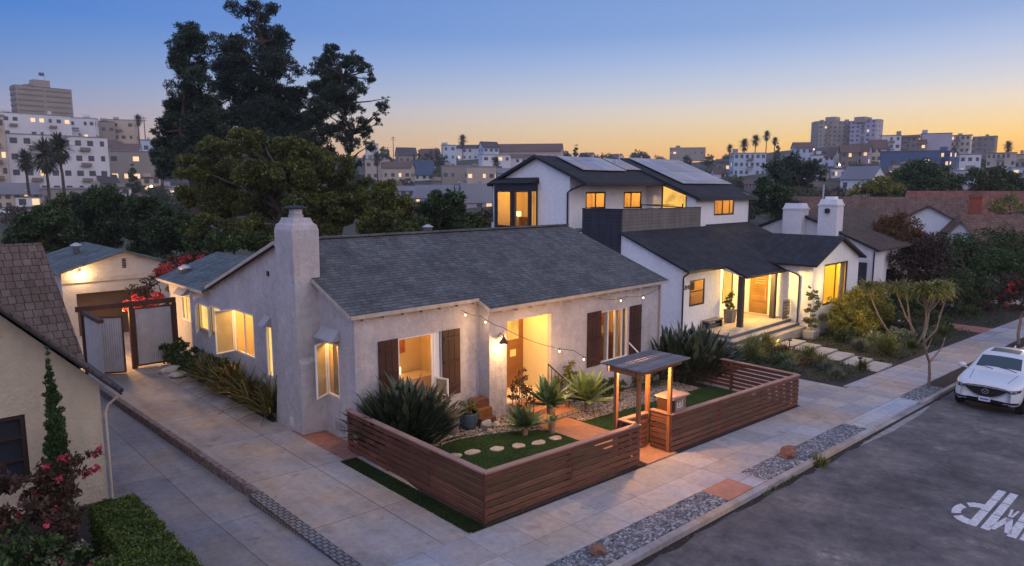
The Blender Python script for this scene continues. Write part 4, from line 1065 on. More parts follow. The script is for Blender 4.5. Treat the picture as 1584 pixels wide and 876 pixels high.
MB().lathe((7.6, 38.5, 3.6), [(.14, -.1), (.14, .22), (.26, .26), (.26, .34), (.05, .44)], 10).build('roof_vent', METAL, GA, smooth=True)
gl = MB(); N = 12     # curved buttress wall
pts = [(6.2, 35.3, -.5)] + [(6.2 - .95 * (1 - math.sin(math.pi / 2 * i / N)), 35.3, 3.45 * (1 - math.cos(math.pi / 2 * i / N)) ** .6 - .4) for i in range(0)]
pts = [(6.22, 35.2, -.5), (5.15, 35.2, 3.25), (4.9, 35.2, 3.25), (4.9, 35.2, -.5)]
pts = [(4.6, 34.8, -.4)] + [(6.24 - 1.2 * (i / N) ** 2.2, 34.8, -.4 + 3.75 * (i / N)) for i in range(N + 1)] + [(4.6, 34.8, 3.35)]
gl.prism(pts, (0, .25, 0)); gl.build('curved_wing_wall', SIDING_W, GA)
gs = thing('wall_sconce', 'small glowing wall sconce high on the garage front', 'lamp', (6.95, 34.9, 2.9))
MB().lathe((6.95, 34.88, 2.8), [(.03, 0), (.07, .04), (.07, .16), (.03, .2)], 10).build('shade', BULB_S, gs); MB().box(6.92, 6.98, 34.93, 34.99, 2.84, 2.98).build('bracket', DARKMETAL, gs)
lamp('garage_glow', (6.95, 34.7, 2.85), 60, (1, .62, .25), .06)

# ================================================================== LEFT NEIGHBOUR
N1 = thing('cream_house', 'cream stucco house with steep brown shake roof at the left edge', 'house', (3.25, 15.5, gz(3.2)))
mb = MB(); sl = 1.06; ex, ez = 3.30, 2.72
wall(mb, (0, 15.5), (1, 0, 0), -4, 3.25, -.3, 2.72, [(.6, 1.98, 1.05, 2.36)], .14, (0, 1, 0))
mb.poly([(-4, 15.5, 2.72), (3.25, 15.5, 2.72), (-.4, 15.5, 2.72 + 3.65 * sl)])
mb.poly([(3.25, 15.5, -.3), (3.25, 26, -.3), (3.25, 26, 2.7), (3.25, 15.5, 2.7)])
mb.poly([(3.25, 18.0, 2.7), (3.25, 23.6, 2.7), (3.25, 20.8, 5.1)])
mb.poly([(-8, 26, -.3), (3.25, 26, -.3), (3.25, 26, 2.7), (-8, 26, 2.7)])
mb.build('wall', CREAM, N1)
window(N1, (0, 15.5), (1, 0, 0), (0, 1, 0), .6, 1.98, 1.05, 2.36, DARKGLASS, FRAME_D, .12, .08, (.5,), (.33, .66))
mb = MB(); th = .12
roof_slab(mb, (3.55, 18.2, 2.60), (3.55, 15.22, 2.60), (-.4, 15.22, 2.60 + 3.95 * sl), (-.4, 24, 2.60 + 3.95 * sl), th)
roof_slab(mb, (-4.3, 15.22, 2.60), (-4.3, 24, 2.60), (-.4, 24, 2.60 + 3.95 * sl), (-.4, 15.22, 2.60 + 3.95 * sl), th)
roof_slab(mb, (-8, 17.75, 2.68), (3.5, 17.75, 2.68), (3.36, 20.8, 5.26), (-8, 20.8, 5.26), th); roof_slab(mb, (3.5, 24.1, 2.6), (-8, 24.1, 2.6), (-8, 20.804, 5.26), (3.36, 20.804, 5.26), th)
mb.build('roof', ROOF_B, N1)
MB().bar((3.56, 15.205, 2.50), (-.4, 15.205, 2.50 + 3.95 * sl), .04, .17, (0, 1, 0)).build('bargeboard', DARKMETAL, N1)
MB().bar((3.58, 15.2, 2.56), (3.58, 18.1, 2.56), .06, .07).build('gutter', DARKMETAL, N1)
MB().tube([(3.58, 15.25, 2.5), (3.36, 15.42, 2.25), (3.31, 15.44, 2.1), (3.31, 15.44, .2)], .024, 8).build('downspout', CREAM, N1)
structure(MB().sbox(-10, 3.24, 8, 15.49, -.3, -.02).build('neighbour_garden_bed', SOIL))

# ================================================================== SECOND HOUSE
B = thing('white_house', 'white two storey house with solar panels, charcoal roofs and lit porch in the middle right', 'house', (29.6, 18.6, gz(29.6)))
PF = -.60
mb = MB()
wall(mb, (29.6, 0), (0, 1, 0), 18.6, 22.5, -2, 2.62)
mb.poly([(29.6, 18.6, 2.62), (29.6, 22.5, 2.62), (29.6, 22.5, 4.3), ])
wall(mb, (29.6, 0), (0, 1, 0), 22.5, 32.7, -2, 4.2)
wall(mb, (0, 18.6), (1, 0, 0), 29.6, 33.3, -1.6, 2.66, [(30.22, 31.68, .66, 2.02)], .14, (0, 1, 0))
mb.poly([(33.3, 18.6, -1), (33.3, 19.5, -1), (33.3, 19.5, 2.7), (33.3, 18.6, 2.7)])
wall(mb, (0, 19.5), (1, 0, 0), 33.3, 37.6, PF - .1, 2.6, [(35.1, 36.3, .15, 2.15)], .12, (0, 1, 0))
wall(mb, (37.6, 0), (0, 1, 0), 15.5, 19.5, -2, 2.62, [(18.0, 19.15, PF + .02, 1.85)], .06, (1, 0, 0))
wall(mb, (0, 15.5), (1, 0, 0), 37.6, 44.2, -2.4, 2.6, [(39.1, 42.5, .05, 2.40)], .14, (0, 1, 0))
mb.poly([(37.6, 15.5, 2.6), (44.2, 15.5, 2.6), (40.9, 15.5, 3.80)])
wall(mb, (44.2, 0), (0, 1, 0), 15.5, 32.7, -2.5, 2.6)
# the porch gable cheek
mb.poly([(33.06, 18.6, 2.66), (33.06, 17.2, 2.20), (33.06, 17.2, 2.06), (33.06, 18.6, 2.4)])
# upper storey
wall(mb, (29.6, 0), (0, 1, 0), 26.2, 32.7, 4.2, 6.85, [(28.8, 31.92, 4.2, 6.65)], .02, (1, 0, 0))
mb.poly([(29.6, 26.2, 6.85), (29.6, 32.7, 6.85), (29.6, 32.7, 6.95), (29.6, 28.8, 8.42), (29.6, 26.2, 7.42)])
wall(mb, (0, 26.2), (1, 0, 0), 29.6, 37.1, 4.2, 7.4, [(31.0, 32.85, 5.45, 6.45), (34.65, 36.5, 5.4, 6.45)], .1, (0, 1, 0))
wall(mb, (37.1, 0), (0, 1, 0), 22.6, 26.2, 4.0, 6.1, [(23.25, 25.1, 5.15, 6.099)], .1, (1, 0, 0))
mb.poly([(37.1, 22.6, 6.1), (37.1, 23.25, 6.1), (37.1, 23.25, 6.36), (37.1, 22.6, 6.12)]); mb.poly([(37.1, 25.1, 6.1), (37.1, 26.2, 6.1), (37.1, 26.2, 7.5), (37.1, 25.1, 7.0)])
mb.poly([(37.1, 23.25, 6.25), (37.1, 25.1, 6.9), (37.1, 25.1, 7.05), (37.1, 23.25, 6.38)])
wall(mb, (0, 22.6), (1, 0, 0), 37.1, 43.7, 3.4, 6.15, [(39.25, 41.75, 4.95, 5.98)], .1, (0, 1, 0))
wall(mb, (43.7, 0), (0, 1, 0), 22.6, 32.7, 3.4, 6.2); mb.poly([(43.7, 22.6, 6.2), (43.7, 32.7, 6.2), (43.7, 32.7, 6.9), (43.7, 28.8, 8.4), (43.7, 22.6, 6.25)])
wall(mb, (0, 32.7), (1, 0, 0), 29.6, 44.2, -2.4, 6.9)
mb.build('wall', SIDING_W, B)
wn = lambda P, d, i, s0, s1, z0, z1, pane=WIN, mv=(.5,), mh=(), fw=.10, dp=.10: window(B, P, d, i, s0, s1, z0, z1, pane, FRAME_D, dp, fw, mv, mh, proud=.02)
wn((0, 18.6), (1, 0, 0), (0, 1, 0), 30.22, 31.68, .66, 2.02, GLASSM, (), (.55,), .09, .12)
room(B, (0, 18.6), (1, 0, 0), (0, 1, 0), 30.22, 31.68, .66, 2.02, 1.2, 34, items=(('blind', 30.25, 31.0, 1.45, 2.0, .2, .02, FURN), ('cabinet', 31.2, 32.0, .4, .95, 1.0, .3, FURN)), pad=.3)
wn((0, 19.5), (1, 0, 0), (0, 1, 0), 35.1, 36.3, .15, 2.15, WIN, (), (), .08)
wn((0, 15.5), (1, 0, 0), (0, 1, 0), 39.1, 42.5, .05, 2.40, GLASSM, (.5,), (), .10, .13)
room(B, (0, 15.5), (1, 0, 0), (0, 1, 0), 39.1, 42.5, .05, 2.40, 2.6, 480, (1, .68, .05), items=(('sofa', 40.2, 42.2, -.3, .55, 1.6, .8, FURN), ('artwork', 41.0, 41.9, 1.1, 1.8, 2.70, .04, ART), ('shelf', 42.3, 42.7, .2, 1.6, 2.2, .4, FURN), ('curtain', 41.9, 42.6, -.2, 2.4, .2, .08, CURT)), pad=1.0)
wn((0, 26.2), (1, 0, 0), (0, 1, 0), 31.0, 32.85, 5.45, 6.45, GLASSM, (.5,)); room(B, (0, 26.2), (1, 0, 0), (0, 1, 0), 31.0, 32.85, 5.45, 6.45, 1.3, 75, (1, .58, .16), gap=.11, pad=.4, items=(('curtain', 31.0, 31.0 + .3, 5.45 - .2, 6.45, .2, .05, CURT), ('artwork', 32.85 - .7, 32.85 - .25, 5.45 + .4, 6.45 - .15, 1.38, .03, ART), ('cabinet', 31.0 + .4, 31.0 + 1.1, 5.45 - .3, 5.45 + .35, 1.0, .3, FURN))); wn((0, 26.2), (1, 0, 0), (0, 1, 0), 34.65, 36.5, 5.4, 6.45, GLASSM, (.42,)); room(B, (0, 26.2), (1, 0, 0), (0, 1, 0), 34.65, 36.5, 5.4, 6.45, 1.3, 75, (1, .58, .16), gap=.11, pad=.4, items=(('curtain', 34.65, 34.65 + .3, 5.4 - .2, 6.45, .2, .05, CURT), ('artwork', 36.5 - .7, 36.5 - .25, 5.4 + .4, 6.45 - .15, 1.38, .03, ART), ('cabinet', 34.65 + .4, 34.65 + 1.1, 5.4 - .3, 5.4 + .35, 1.0, .3, FURN)))
wn((0, 22.6), (1, 0, 0), (0, 1, 0), 39.25, 41.75, 4.95, 5.98, GLASSM, (.42, .78)); room(B, (0, 22.6), (1, 0, 0), (0, 1, 0), 39.25, 41.75, 4.95, 5.98, 1.3, 75, (1, .58, .16), gap=.11, pad=.4, items=(('curtain', 39.25, 39.25 + .3, 4.95 - .2, 5.98, .2, .05, CURT), ('artwork', 41.75 - .7, 41.75 - .25, 4.95 + .4, 5.98 - .15, 1.38, .03, ART), ('cabinet', 39.25 + .4, 39.25 + 1.1, 4.95 - .3, 4.95 + .35, 1.0, .3, FURN)))
wsl = MB()    # window with sloping head
wsl.bar((37.13, 23.3, 5.15), (37.13, 23.3, 6.2), .08, .05, (1, 0, 0)); wsl.bar((37.13, 25.05, 5.15), (37.13, 25.05, 6.86), .08, .05, (1, 0, 0)); wsl.bar((37.13, 23.25, 5.19), (37.13, 25.1, 5.19), .05, .08); wsl.bar((37.13, 23.25, 6.24), (37.13, 25.1, 6.88), .05, .08)
o = wsl.build('window', FRAME_D, B); MB().poly([(37.19, 23.26, 5.16), (37.19, 25.09, 5.16), (37.19, 25.09, 6.9), (37.19, 23.26, 6.26)]).build('pane', WIN, o)
# front door
DOOR2 = m_wood('olive_door_wood', (.30, .17, .05), .5, .25)
d_ = MB().box(37.62, 37.655, 18.02, 19.13, PF + .03, 1.84).build('door', DOOR2, B)
s_ = MB()
for i in range(15):
    s_.box(37.595, 37.617, 18.06, 18.95, PF + .12 + i * .145, PF + .12 + i * .145 + .085)
s_.build('door_slats', DOOR2, d_)
for i in range(4): MB().box(37.600, 37.612, 18.2, 18.8, 1.18 + i * .145, 1.225 + i * .145).build('glass_slot', WIN, d_)
MB().box(37.57, 37.594, 18.12, 18.15, .2, 1.0).build('handle', METAL, d_)
# bay window
by = MB()
bx0, bx1, y0, y1, z0, z1 = 29.0, 29.6, 28.75, 31.95, 4.15, 6.95
by.poly([(bx0, y0, 6.5), (bx0, y1, 6.5), (bx0, y1, z1), (bx0, y0, z1)]); by.poly([(bx0, y0, z0), (bx0, y1, z0), (bx0, y1, 4.32), (bx0, y0, 4.32)])
wall(by, (0, y0), (1, 0, 0), bx0, bx1, z0, z1, [(29.1, 29.5, 4.35, 6.48)], .06, (0, 1, 0)); by.poly([(bx0, y1, z0), (bx1, y1, z0), (bx1, y1, z1), (bx0, y1, z1)])
by.poly([(bx0, y0, z0), (bx1, y0, z0), (bx1, y1, z0), (bx0, y1, z0)])
for yy in (y0, 30.28, 31.76): by.box(28.995, 29.06, yy, yy + .19, 4.32, 6.5)
BY = by.build('bay', NAVY, B)
for a, b_ in ((28.95, 30.27), (30.48, 31.75)):
    window(BY, (29.0, 0), (0, 1, 0), (1, 0, 0), a, b_, 4.33, 6.49, GLASSM, FRAME_D, .09, .06)
room(BY, (29.0, 0), (0, 1, 0), (1, 0, 0), 28.95, 31.75, 4.33, 6.49, 2.4, 120, (1, .58, .16), items=(('sofa', 29.4, 31.2, 4.1, 4.85, 1.4, .7, FURN), ('artwork', 29.2, 29.9, 5.4, 6.1, 2.45, .04, ART), ('table_lamp', 31.3, 31.5, 4.9, 5.2, 1.5, .2, LAMPSH), ('curtain', 30.2, 30.5, 4.0, 6.5, .2, .05, CURT)), gap=.1, pad=.15)
MB().poly([(29.1, y0 + .05, 4.36), (29.5, y0 + .05, 4.36), (29.5, y0 + .05, 6.47), (29.1, y0 + .05, 6.47)]).build('pane', WIN_C, BY)
MB().hexa([(28.85, 28.6, 6.96), (29.58, 28.6, 6.96), (29.58, 32.1, 6.96), (28.85, 32.1, 6.96), (28.9, 28.65, 7.03), (29.58, 28.65, 7.30), (29.58, 32.05, 7.30), (28.9, 32.05, 7.03)]).build('bay_roof', ROOF_D, BY)
# roof terrace walls
t_ = MB(); t_.box(29.48, 29.60, 22.5, 25.15, 2.6, 5.53); t_.build('terrace_side_wall', NAVY, B)
MB().box(29.604, 37.4, 22.42, 22.54, 3.9, 5.51).build('terrace_front_wall', GREYSID, B)
MB().box(29.46, 29.64, 22.4, 25.17, 5.532, 5.56).box(29.645, 37.42, 22.4, 22.56, 5.512, 5.54).build('terrace_cap', DARKMETAL, B)
MB().box(29.61, 37.09, 22.55, 26.19, 4.25, 4.35).build('terrace_floor', DECKSTONE, B)
sc_ = MB()
for x in (32.6, 36.9): sc_.bar((x, 23.4, 4.35), (x, 23.4, 5.72), .06, .06)
sc_.bar((32.6, 23.4, 5.72), (36.9, 23.4, 5.5), .06, .06); sc_.bar((34.0, 23.6, 5.70), (36.9, 24.4, 5.62), .8, .04)
sc_.build('terrace_awning', DARKMETAL, B)
# roofs
mr = .41
rf = MB(); z18 = 2.60; zf = lambda y: z18 + mr * (y - 18.15)
roof_slab(rf, (29.35, 18.15, zf(18.15)), (33.0, 18.15, zf(18.15)), (33.0, 22.41, zf(22.41)), (29.35, 22.41, zf(22.41)), .12)
roof_slab(rf, (33.0, 17.0, zf(17.0)), (38.3, 17.0, zf(17.0)), (38.3, 22.41, zf(22.41)), (33.0, 22.41, zf(22.41)), .12)
roof_slab(rf, (38.3, 17.9, zf(17.9)), (43.9, 17.9, zf(17.9)), (43.9, 22.59, zf(22.59)), (38.3, 22.59, zf(22.59)), .12)
rf.build('lower_roof', ROOF_D, B)
rf = MB(); rz, ez_ = 3.92, 2.52
roof_slab(rf, (37.25, 22.3, ez_), (37.25, 15.2, ez_), (40.9, 15.2, rz), (40.9, 22.3, rz), .10); roof_slab(rf, (44.55, 15.2, ez_), (44.55, 24.0, ez_), (40.904, 24.0, rz), (40.904, 15.2, rz), .10)
rf.build('wing_roof', ROOF_D, B)
mu = .40; zu = lambda y: 8.60 - mu * abs(28.8 - y)
rf = MB()
roof_slab(rf, (29.3, 24.75, zu(24.75)), (37.0, 24.75, zu(24.75)), (37.0, 28.8, 8.60), (29.3, 28.8, 8.60), .16)
roof_slab(rf, (37.0, 32.95, zu(32.95)), (29.3, 32.95, zu(32.95)), (29.3, 28.804, 8.60), (37.0, 28.804, 8.60), .16)
roof_slab(rf, (36.9, 22.25, zu(22.25) + .10), (44.4, 22.25, zu(22.25) + .10), (44.4, 28.8, 8.70), (36.9, 28.8, 8.70), .18)
roof_slab(rf, (44.4, 32.95, zu(32.95) + .10), (36.9, 32.95, zu(32.95) + .10), (36.9, 28.804, 8.70), (44.4, 28.804, 8.70), .18)
rf.build('upper_roof', ROOF_D, B)

MB().bar((29.285, 24.75, zu(24.75) - .07), (29.285, 28.8, 8.53), .02, .16).build('fascia', DARKMETAL, B)
MB().bar((29.285, 28.8, 8.53), (29.285, 32.95, zu(32.95) - .07), .02, .16).build('fascia', DARKMETAL, B)
MB().bar((29.3, 24.73, zu(24.75) - .08), (36.9, 24.73, zu(24.75) - .08), .03, .14).build('fascia', DARKMETAL, B)
MB().bar((36.885, 22.25, zu(22.25) + .02), (36.885, 28.8, 8.62), .02, .18).build('fascia', DARKMETAL, B)
MB().bar((36.9, 22.23, zu(22.25)), (44.4, 22.23, zu(22.25)), .03, .16).build('fascia', DARKMETAL, B)
MB().bar((29.3, 18.13, zf(18.15) - .07), (33.0, 18.13, zf(18.15) - .07), .03, .12).build('fascia', DARKMETAL, B)
MB().bar((33.0, 16.98, zf(17) - .07), (38.3, 16.98, zf(17) - .07), .03, .12).build('fascia', DARKMETAL, B)
MB().bar((37.23, 15.2, ez_ - .05), (37.23, 17.4, ez_ - .05), .03, .12).build('fascia', DARKMETAL, B)
MB().bar((37.25, 15.185, ez_ - .05), (40.9, 15.185, rz - .05), .02, .12).build('fascia', DARKMETAL, B)
MB().bar((40.9, 15.185, rz - .05), (44.55, 15.185, ez_ - .05), .02, .12).build('fascia', DARKMETAL, B)
MB().tube([(29.5, 18.2, 2.5), (29.45, 18.45, 2.3), (29.5, 18.52, 2.2), (29.5, 18.52, -1.2)], .045, 8).build('downspout', DARKMETAL, B)
MB().tube([(37.5, 16.9, 2.1), (37.5, 16.4, 1.95), (37.53, 16.2, 1.8), (37.53, 16.2, -1.5)], .04, 8).build('downspout', DARKMETAL, B)
MB().tube([(29.3, 24.8, 6.9), (29.45, 26.0, 6.55), (29.52, 26.3, 6.4), (29.52, 26.3, 4.0)], .05, 8).build('downspout', DARKMETAL, B); MB().tube([(43.6, 22.3, 6.1), (43.72, 22.5, 5.9), (43.72, 22.52, 4.1)], .045, 8).build('downspout', DARKMETAL, B)
# porch
pc = MB().box(30.75, 37.58, 16.57, 19.49, -1.0, PF); pc.box(30.75, 33.28, 19.0, 19.001, -1, PF)
pc.build('porch_floor', PORCHTILE, B)
MB().box(30.3, 37.6, 16.10, 16.566, -1.7, PF - .17).box(30.3, 30.746, 16.57, 18.58, -1.7, PF - .17).build('porch_step', PORCHTILE, B)
MB().box(29.85, 37.6, 15.68, 16.096, -1.9, PF - .34).box(29.85, 30.296, 16.1, 18.58, -1.9, PF - .34).build('porch_step', PORCHTILE, B)
MB().box(30.74, 37.59, 16.555, 16.568, PF - .168, PF - .03).box(30.735, 30.748, 16.555, 18.58, PF - .168, PF - .03).box(30.29, 37.6, 16.085, 16.098, PF - .338, PF - .20).box(30.285, 30.298, 16.085, 18.58, PF - .338, PF - .20).build('step_riser', DECKSTONE, B)
for x, y in ((33.2, 17.35), (36.9, 17.35)):
    MB().box(x - .13, x + .13, y - .13, y + .13, PF, 2.14).build('porch_post', m_plain('post_dark', (.055, .045, .042), .6, .1, 3, .05) if 'post_dark' not in MATS else MATS['post_dark'], B)
MB().box(33.07, 38.2, 17.24, 17.46, 2.141, 2.2).build('porch_beam', DARKMETAL, B)
lamp('porch_light', (35.4, 17.9, 1.9), 620, (1, .60, .14), .08)
lamp('porch_light', (34.2, 19.1, 2.1), 160, (1, .68, .26), .06)
# house number
nm = MB()
def digit(mb, x, z, segs, y=18.585):
    S = {'a': (0, 1, 1, 1), 'b': (1, 1, 1, .5), 'c': (1, .5, 1, 0), 'd': (0, 0, 1, 0), 'e': (0, .5, 0, 0), 'f': (0, 1, 0, .5), 'g': (0, .5, 1, .5)}
    for k in segs:
        a = S[k]; mb.bar((x + a[0] * .11, y, z + a[1] * .19), (x + a[2] * .11, y, z + a[3] * .19), .02, .028, (0, 1, 0) if a[0] == a[2] else (0, 0, 1))
for i, c in enumerate('2848'):
    digit(nm, 29.74 + i * .125 * 1.0, 1.62, {'2': 'abged', '8': 'abcdefg', '4': 'fgbc'}[c]) if i < 0 else digit(nm, 29.70 + i * .13, 1.60, {'2': 'abged', '8': 'abcdefg', '4': 'fgbc'}[c])
nm.build('house_number', DARKMETAL, B)
# solar panels
def panel_array(cols, x0, w_, y0, y1, off):
    for i in range(cols):
        a, b_ = x0 + i * w_ + .01, x0 + (i + 1) * w_ - .01; m = MB()
        for (ya, yb) in ((y0, (y0 + y1) / 2 - .01), ((y0 + y1) / 2 + .01, y1)):
            m.hexa([(a, ya, zu(ya) + off), (b_, ya, zu(ya) + off), (b_, yb, zu(yb) + off), (a, yb, zu(yb) + off), (a, ya, zu(ya) + off + .04), (b_, ya, zu(ya) + off + .04), (b_, yb, zu(yb) + off + .04), (a, yb, zu(yb) + off + .04)])
        m.build('solar_panel', SOLAR, B)
panel_array(4, 30.9, 1.04, 26.35, 28.45, .10); panel_array(2, 35.25, .85, 26.6, 28.4, .10); panel_array(6, 38.1, 1.02, 24.2, 28.5, .20)
MB().tube([(35.15, 27.3, 7.9), (35.15, 27.3, 8.5)], .06, 8).build('vent_pipe', METAL, B)
MB().tube([(36.7, 28.2, 8.3), (36.7, 28.2, 8.9)], .05, 8).build('vent_pipe', METAL, B)

# porch furniture
t = thing('bench', 'low dark bench with a slatted seat against the white wall of the porch', 'bench', (32.1, 18.3, PF))
MB().box(31.35, 32.85, 18.1, 18.52, PF + .36, PF + .43).build('seat', PLANTER, t)
MB().box(31.4, 31.5, 18.13, 18.5, PF, PF + .358).build('leg', DARKMETAL, t); MB().box(32.7, 32.8, 18.13, 18.5, PF, PF + .358).build('leg', DARKMETAL, t)
MB().box(31.505, 32.695, 18.2, 18.45, PF + .10, PF + .14).build('shelf', PLANTER, t)
t = thing('square_planter', 'tall square concrete planter with a leafy plant on the lit porch', 'planter', (34.0, 18.35, PF))
MB().hexa([(33.78, 18.15, PF), (34.2, 18.15, PF), (34.2, 18.57, PF), (33.78, 18.57, PF), (33.72, 18.1, PF + .72), (34.26, 18.1, PF + .72), (34.26, 18.62, PF + .72), (33.72, 18.62, PF + .72)]).build('pot', PLANTER, t)
foliage('foliage', crown([(33.95, 18.35, PF + 1.15, .28, .28, .42), (34.0, 18.4, PF + 1.6, .2, .2, .3)], 380, .16, 3, 8), L_GRASS, t)
t = thing('lattice_screen', 'small dark lattice trellis at the right end of the lit porch', 'trellis', (37.0, 16.7, PF))
m = MB()
for i in range(6): m.bar((36.72, 16.64, PF + .1 + i * .17), (37.5, 16.64, PF + .1 + i * .17), .02, .03)
for i in range(7): m.bar((36.72 + i * .13, 16.66, PF), (36.72 + i * .13, 16.66, PF + 1.1), .03, .02)
m.build('lattice', DARKMETAL, t)
# stepping slabs to the pavement
for i in range(7):
    y0 = 9.80 + i * .98; k = i / 6
    cx_ = 31.9 + k * 3.0
    o = MB().hexa([(x, y, gz(cx_) - .05 + dz) for dz in (0, .10) for x, y in ((cx_ - .95, y0), (cx_ + .95, y0), (cx_ + .95, y0 + .78), (cx_ - .95, y0 + .78))]).build('path_slab', PADS, bevel=.01)
    tag(o, ['pale path slab touching the pavement by the white house', 'second path slab from the pavement', 'third path slab from the pavement', 'middle path slab between pavement and porch', 'third path slab from the porch steps', 'second path slab from the porch steps', 'path slab lying right before the porch steps'][i], 'paving slab', 'slabs of the path to the white house', (cx_, y0 + .39, gz(cx_)))
def path_light(x, y, lab):
    z = gz(x); t = thing('path_light', lab, 'garden light', (x, y, z), 'small black path lights')
    MB().tube([(x, y, z), (x, y, z + .52)], .022, 8).build('stake', DARKMETAL, t); MB().lathe((x, y, z + .50), [(.02, 0), (.10, .02), (.11, .06), (.02, .09)], 10).build('head', DARKMETAL, t)
path_light(30.6, 10.4, 'black path light beside the slabs, the one nearer the pavement'); path_light(32.2, 14.2, 'black path light beside the slabs, the one nearer the porch')
lamp('garden_spot', (37.6, 12.3, -.1), 42, (1, .70, .20), .02); lamp('bed_spot', (31.6, 14.5, -.55), 16, (1, .72, .2), .02); lamp('bush_spot', (38.6, 14.7, 1.35), 40, (1, .68, .16), .02)

# ================================================================== THIRD HOUSE and beyond
D3 = thing('chimney_house', 'white house with brown shingle roof and two white chimneys behind the white two storey house', 'house', (47, 15.6, gz(47)))
mb = MB()
mb.poly([(47, 15.6, -2.6), (47, 26, -2.6), (47, 26, 2.75), (47, 20.8, 4.95), (47, 15.6, 2.85)])
wall(mb, (0, 15.6), (1, 0, 0), 47, 49.0, -2.6, 2.85, [], .1, (0, 1, 0))
wall(mb, (0, 15.9), (1, 0, 0), 49.0, 60, -2.8, 2.8, [(50.5, 52.5, -.4, 1.2), (55, 57.5, -.4, 1.2)], .15, (0, 1, 0))
mb.poly([(60, 15.9, -2.8), (60, 26, -2.8), (60, 26, 2.75), (60, 20.8, 4.95), (60, 15.9, 2.85)]); mb.poly([(47, 26, -2.8), (60, 26, -2.8), (60, 26, 2.8), (47, 26, 2.8)])
mb.build('wall', STUCCO_W, D3)
for a, b_ in ((50.5, 52.5), (55, 57.5)): window(D3, (0, 15.9), (1, 0, 0), (0, 1, 0), a, b_, -.4, 1.2, DARKGLASS, FRAME_D, .14, .08, (.5,))
MB().box(46.93, 46.997, 15.95, 16.75, -.2, 1.9).build('window', DARKGLASS, D3)
rf = MB()
roof_slab(rf, (46.75, 15.2, 2.78), (60.3, 15.2, 2.78), (60.3, 20.8, 5.15), (46.75, 20.8, 5.15), .12); roof_slab(rf, (60.3, 26.4, 2.72), (46.75, 26.4, 2.72), (46.75, 20.804, 5.15), (60.3, 20.804, 5.15), .12)
RB2 = m_shingle('dull_brown_shingle', (.085, .062, .056), (.115, .085, .075), (.04, .03, .03), rowh=.16, w=.3, bumpk=.4)
rf.build('roof', RB2, D3)
def chimney_w(y0, y1, zt, x0=46.2, x1=47.3):
    m = MB().box(x0, x1, y0, y1, -1.5, zt - .32); m.hexa([(x0, y0, zt - .318), (x1, y0, zt - .318), (x1, y1, zt - .318), (x0, y1, zt - .318), (x0 + .10, y0 + .10, zt), (x1 - .1, y0 + .1, zt), (x1 - .1, y1 - .1, zt), (x0 + .1, y1 - .1, zt)])
    m.box(x0 - .05, x1 + .05, y0 - .05, y1 + .05, zt - .42, zt - .322); return m.build('chimney', STUCCO_W, D3)
c1 = chimney_w(20.05, 21.35, 5.65); c2 = chimney_w(17.75, 18.95, 5.95)
MB().box(46.5, 47.0, 20.4, 21.0, 5.651, 5.85).build('flue', DARKMETAL, c1); MB().box(46.45, 47.05, 18.05, 18.65, 5.951, 6.12).build('flue', FRAME_W, c2); MB().tube([(46.7, 18.9, 5.5), (46.7, 18.9, 6.9)], .06, 8).build('vent_pipe', METAL, c2)
MB().lathe((46.15, 18.35, 5.02), [(.02, 0), (.16, .05), (.17, .3), (.02, .36)], 8).build('ornament', DARKMETAL, c2)
fs = MB().bar((46.74, 15.2, 2.70), (46.74, 20.8, 5.07), .02, .14).bar((46.74, 20.8, 5.07), (46.74, 26.4, 2.66), .02, .14); fs.build('bargeboard', DARKMETAL, D3)
MB().tube([(46.95, 15.55, 2.6), (46.95, 15.55, -2)], .05, 8).build('downspout', DARKMETAL, D3)

